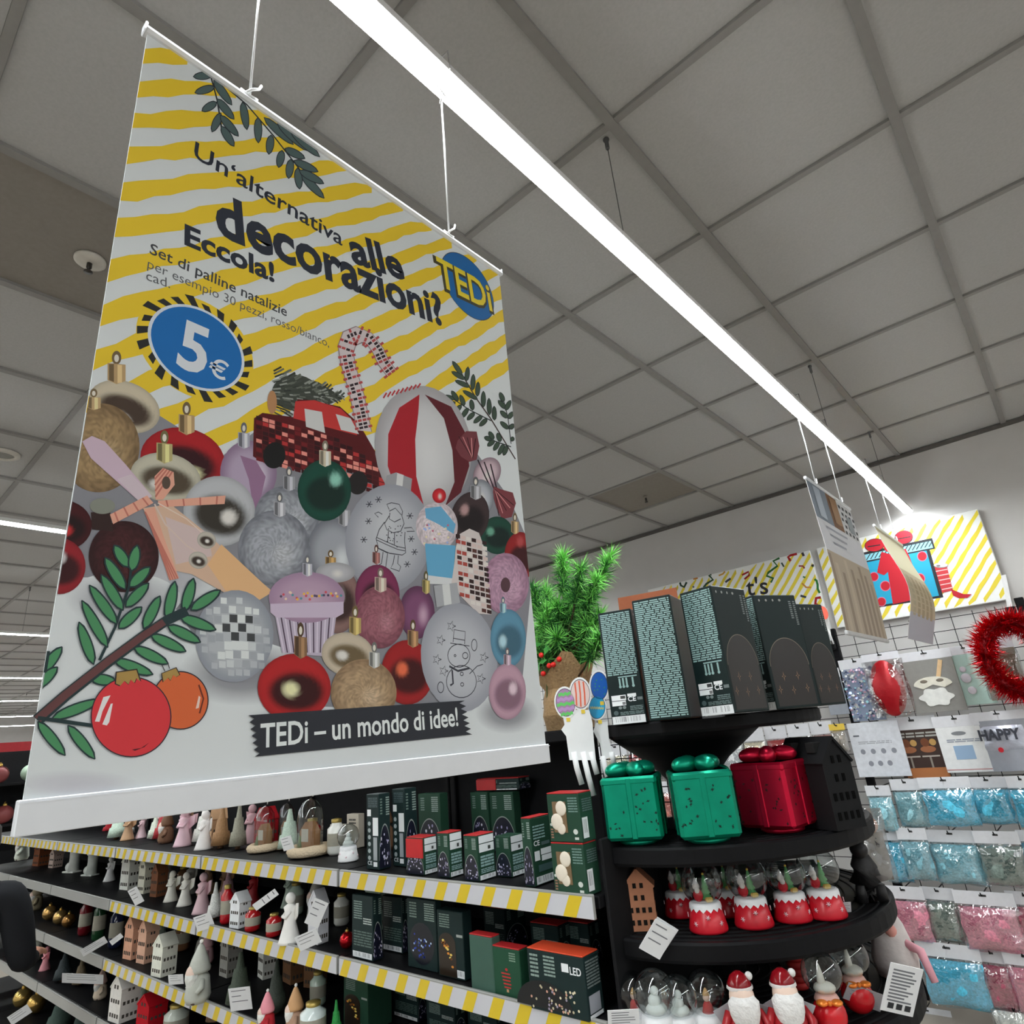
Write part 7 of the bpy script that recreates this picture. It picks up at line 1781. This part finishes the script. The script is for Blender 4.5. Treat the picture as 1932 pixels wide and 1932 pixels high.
# ================================================================ the far left: shelves and a customer
far = thing('shelf_unit', 'distant shelf unit with red header strip at the left picture edge', 'shelf', (-9.6, 1.0, 0), 0)
for z in (.3, .75, 1.2, 1.62):
    b = MB(); b.box((0, 0, z), (.5, 5.4, .03), ch=.004); b.build('shelf', dark_m, far)
b = MB(); b.box((-.24, 0, 1.0), (.03, 5.4, 2.0)); b.build('back_panel', dark_m, far)
b = MB(); b.box((.2, 0, 2.02), (.02, 5.4, .10)); b.build('red_header', M(C(170, 30, 40, 1.3), .5), far)
fr_ = random.Random(4)
for i in range(16):
    y = -1.2 + i * .30; nm = ['white', 'silver', 'dark', 'beige', 'red', 'green'][i % 6]; c = [(214, 212, 210), (160, 160, 164), (60, 46, 44), (180, 150, 120), (110, 50, 50), (150, 170, 150)][i % 6]
    wd = ['first', 'second', 'third', 'fourth', 'fifth', 'sixth', 'seventh', 'eighth', 'ninth', 'tenth', 'eleventh', 'twelfth', 'thirteenth', 'fourteenth', 'fifteenth', 'sixteenth'][i]
    for z, row in ((1.637, 'top'), (1.217, 'middle')):
        g_bauble('%s %s round ornament along the %s board of the distant shelf' % (wd, nm, row), (-9.45 + fr_.uniform(-.05, .1), y + (.1 if row == 'middle' else 0), z), .085 + .02 * fr_.random(), c, 'round ornaments on the distant shelf', .1, .5, 'round_ornament')
# customer: body grown over a skeleton, only the right side of it is in the picture
def person():
    d = ray(-30, 1500); d.z = 0; d.normalize(); base_ = EYE + d * 3.6; base_.z = 0
    me = bpy.data.meshes.new('person_body'); J = {'pelvis': (0, 0, .88), 'waist': (0, 0, 1.02), 'chest': (0, .0, 1.24), 'neck': (0, 0, 1.42), 'head': (0, .01, 1.50), 'crown': (0, .0, 1.62)}
    R = {'pelvis': .14, 'waist': .135, 'chest': .155, 'neck': .055, 'head': .082, 'crown': .06}
    E = [('pelvis', 'waist'), ('waist', 'chest'), ('chest', 'neck'), ('neck', 'head'), ('head', 'crown')]
    for s, n in ((-1, 'l'), (1, 'r')):
        for k, p, r in (('hip', (s * .09, 0, .82), .10), ('knee', (s * .10, -.02, .46), .065), ('ankle', (s * .10, .02, .09), .045), ('toe', (s * .11, -.13, .04), .04), ('shoulder', (s * .19, 0, 1.34), .075), ('elbow', (s * .25, -.04, 1.06), .055), ('wrist', (s * .17, -.26, 1.02), .036), ('palm', (s * .14, -.33, 1.03), .032)):
            J[k + n] = p; R[k + n] = r
        E += [('pelvis', 'hip' + n), ('hip' + n, 'knee' + n), ('knee' + n, 'ankle' + n), ('ankle' + n, 'toe' + n), ('chest', 'shoulder' + n), ('shoulder' + n, 'elbow' + n), ('elbow' + n, 'wrist' + n), ('wrist' + n, 'palm' + n)]
        for f in range(5):
            a = 'f%d%s' % (f, n); b2 = 'g%d%s' % (f, n); px0, py0, pz0 = J['palm' + n]
            if f == 4: J[a] = (px0 - s * .035, py0 - .005, pz0 + .02); J[b2] = (px0 - s * .05, py0 - .04, pz0 + .022)
            else: J[a] = (px0 + s * (.026 - .017 * f), py0 - .045, pz0 - .004); J[b2] = (px0 + s * (.024 - .016 * f), py0 - .075 + .006 * abs(f - 1.5), pz0 - .022)
            R[a] = .0095; R[b2] = .008; E += [('palm' + n, a), (a, b2)]
    names = list(J); me.from_pydata([J[k] for k in names], [(names.index(a), names.index(b2)) for a, b2 in E], [])
    o = bpy.data.objects.new('person_tmp', me); COL.objects.link(o)
    sk = o.modifiers.new('skin', 'SKIN'); sk.use_smooth_shade = True; o.modifiers.new('sub', 'SUBSURF').levels = 2
    for i, k in enumerate(names):
        v = me.skin_vertices[0].data[i]; v.radius = (R[k], R[k] * (.8 if k in ('chest', 'waist', 'pelvis') else 1)); v.use_root = (k == 'pelvis')
    dg = bpy.context.evaluated_depsgraph_get(); ev = o.evaluated_get(dg); m2 = bpy.data.meshes.new_from_object(ev)
    bpy.data.objects.remove(o)
    at = m2.color_attributes.new('Col', 'FLOAT_COLOR', 'POINT'); buf = []
    for v in m2.vertices:
        x, y, z = v.co
        c = C(190, 140, 118, 1.3) if z > 1.405 or (y < -.27 and .9 < z < 1.1) else ((.012, .013, .016) if z > .80 else ((.02, .022, .03) if z > .10 else (.015, .015, .015)))
        buf += [*c, 1.0]
    at.data.foreach_set('color', buf); m2.polygons.foreach_set('use_smooth', [True] * len(m2.polygons)); m2.materials.clear(); m2.materials.append(attr_mat('clothing', .8, 0, .2))
    t = thing('person', 'person in a dark jacket standing in the aisle at the left picture edge', 'person', base_, math.atan2(d.y, d.x) - math.pi / 2 + 2.6)
    t.scale = (.9, .9, .9)
    bd = bpy.data.objects.new('body', m2); COL.objects.link(bd); bd.parent = t
    b = MB(); b.lathe([(.092, -.04), (.098, 0), (.092, .06), (.06, .105), (0, .12)], 18, (0, .012, 1.545), sy=1.08); b.build('hair', M((.02, .014, .01), .7, bump=.5), t)
    for s in (-1, 1):
        b = MB(); b.ball((s * .030, -.083, 1.535), .010, 10, 7); b.build('eye', M((.5, .5, .5), .3), t)
        b = MB(); b.ball((s * .088, .01, 1.52), .02, 8, 6, sx=.4, sz=1.4); b.build('ear', M(C(190, 140, 118, 1.3), .7), t)
    b = MB(); b.tube([(0, -.082, 1.535), (0, -.105, 1.50), (0, -.085, 1.49)], [.008, .013, .008], 8); b.build('nose', M(C(190, 140, 118, 1.3), .7), t)
    b = MB(); b.tube([(-.025, -.084, 1.462), (0, -.09, 1.46), (.025, -.084, 1.462)], .005, 6); b.build('mouth', M(C(150, 80, 76, 1.2), .6), t)
    b = MB(); b.lathe([(.085, 1.385), (.09, 1.41), (.075, 1.435), (.066, 1.43)], 18, cap=False); b.build('collar', M((.012, .013, .016), .8), t)
    b = MB(); b.box((.12, -.40, 1.03), (.05, .04, .10), ch=.006); it = b.build('held_item', M(C(170, 190, 176, 1.3), .5), None)
    it.location = t.location; it.rotation_euler = t.rotation_euler; it.scale = t.scale; tag(it, 'small pale green packet held by the person at the left edge', 'packet')
person()
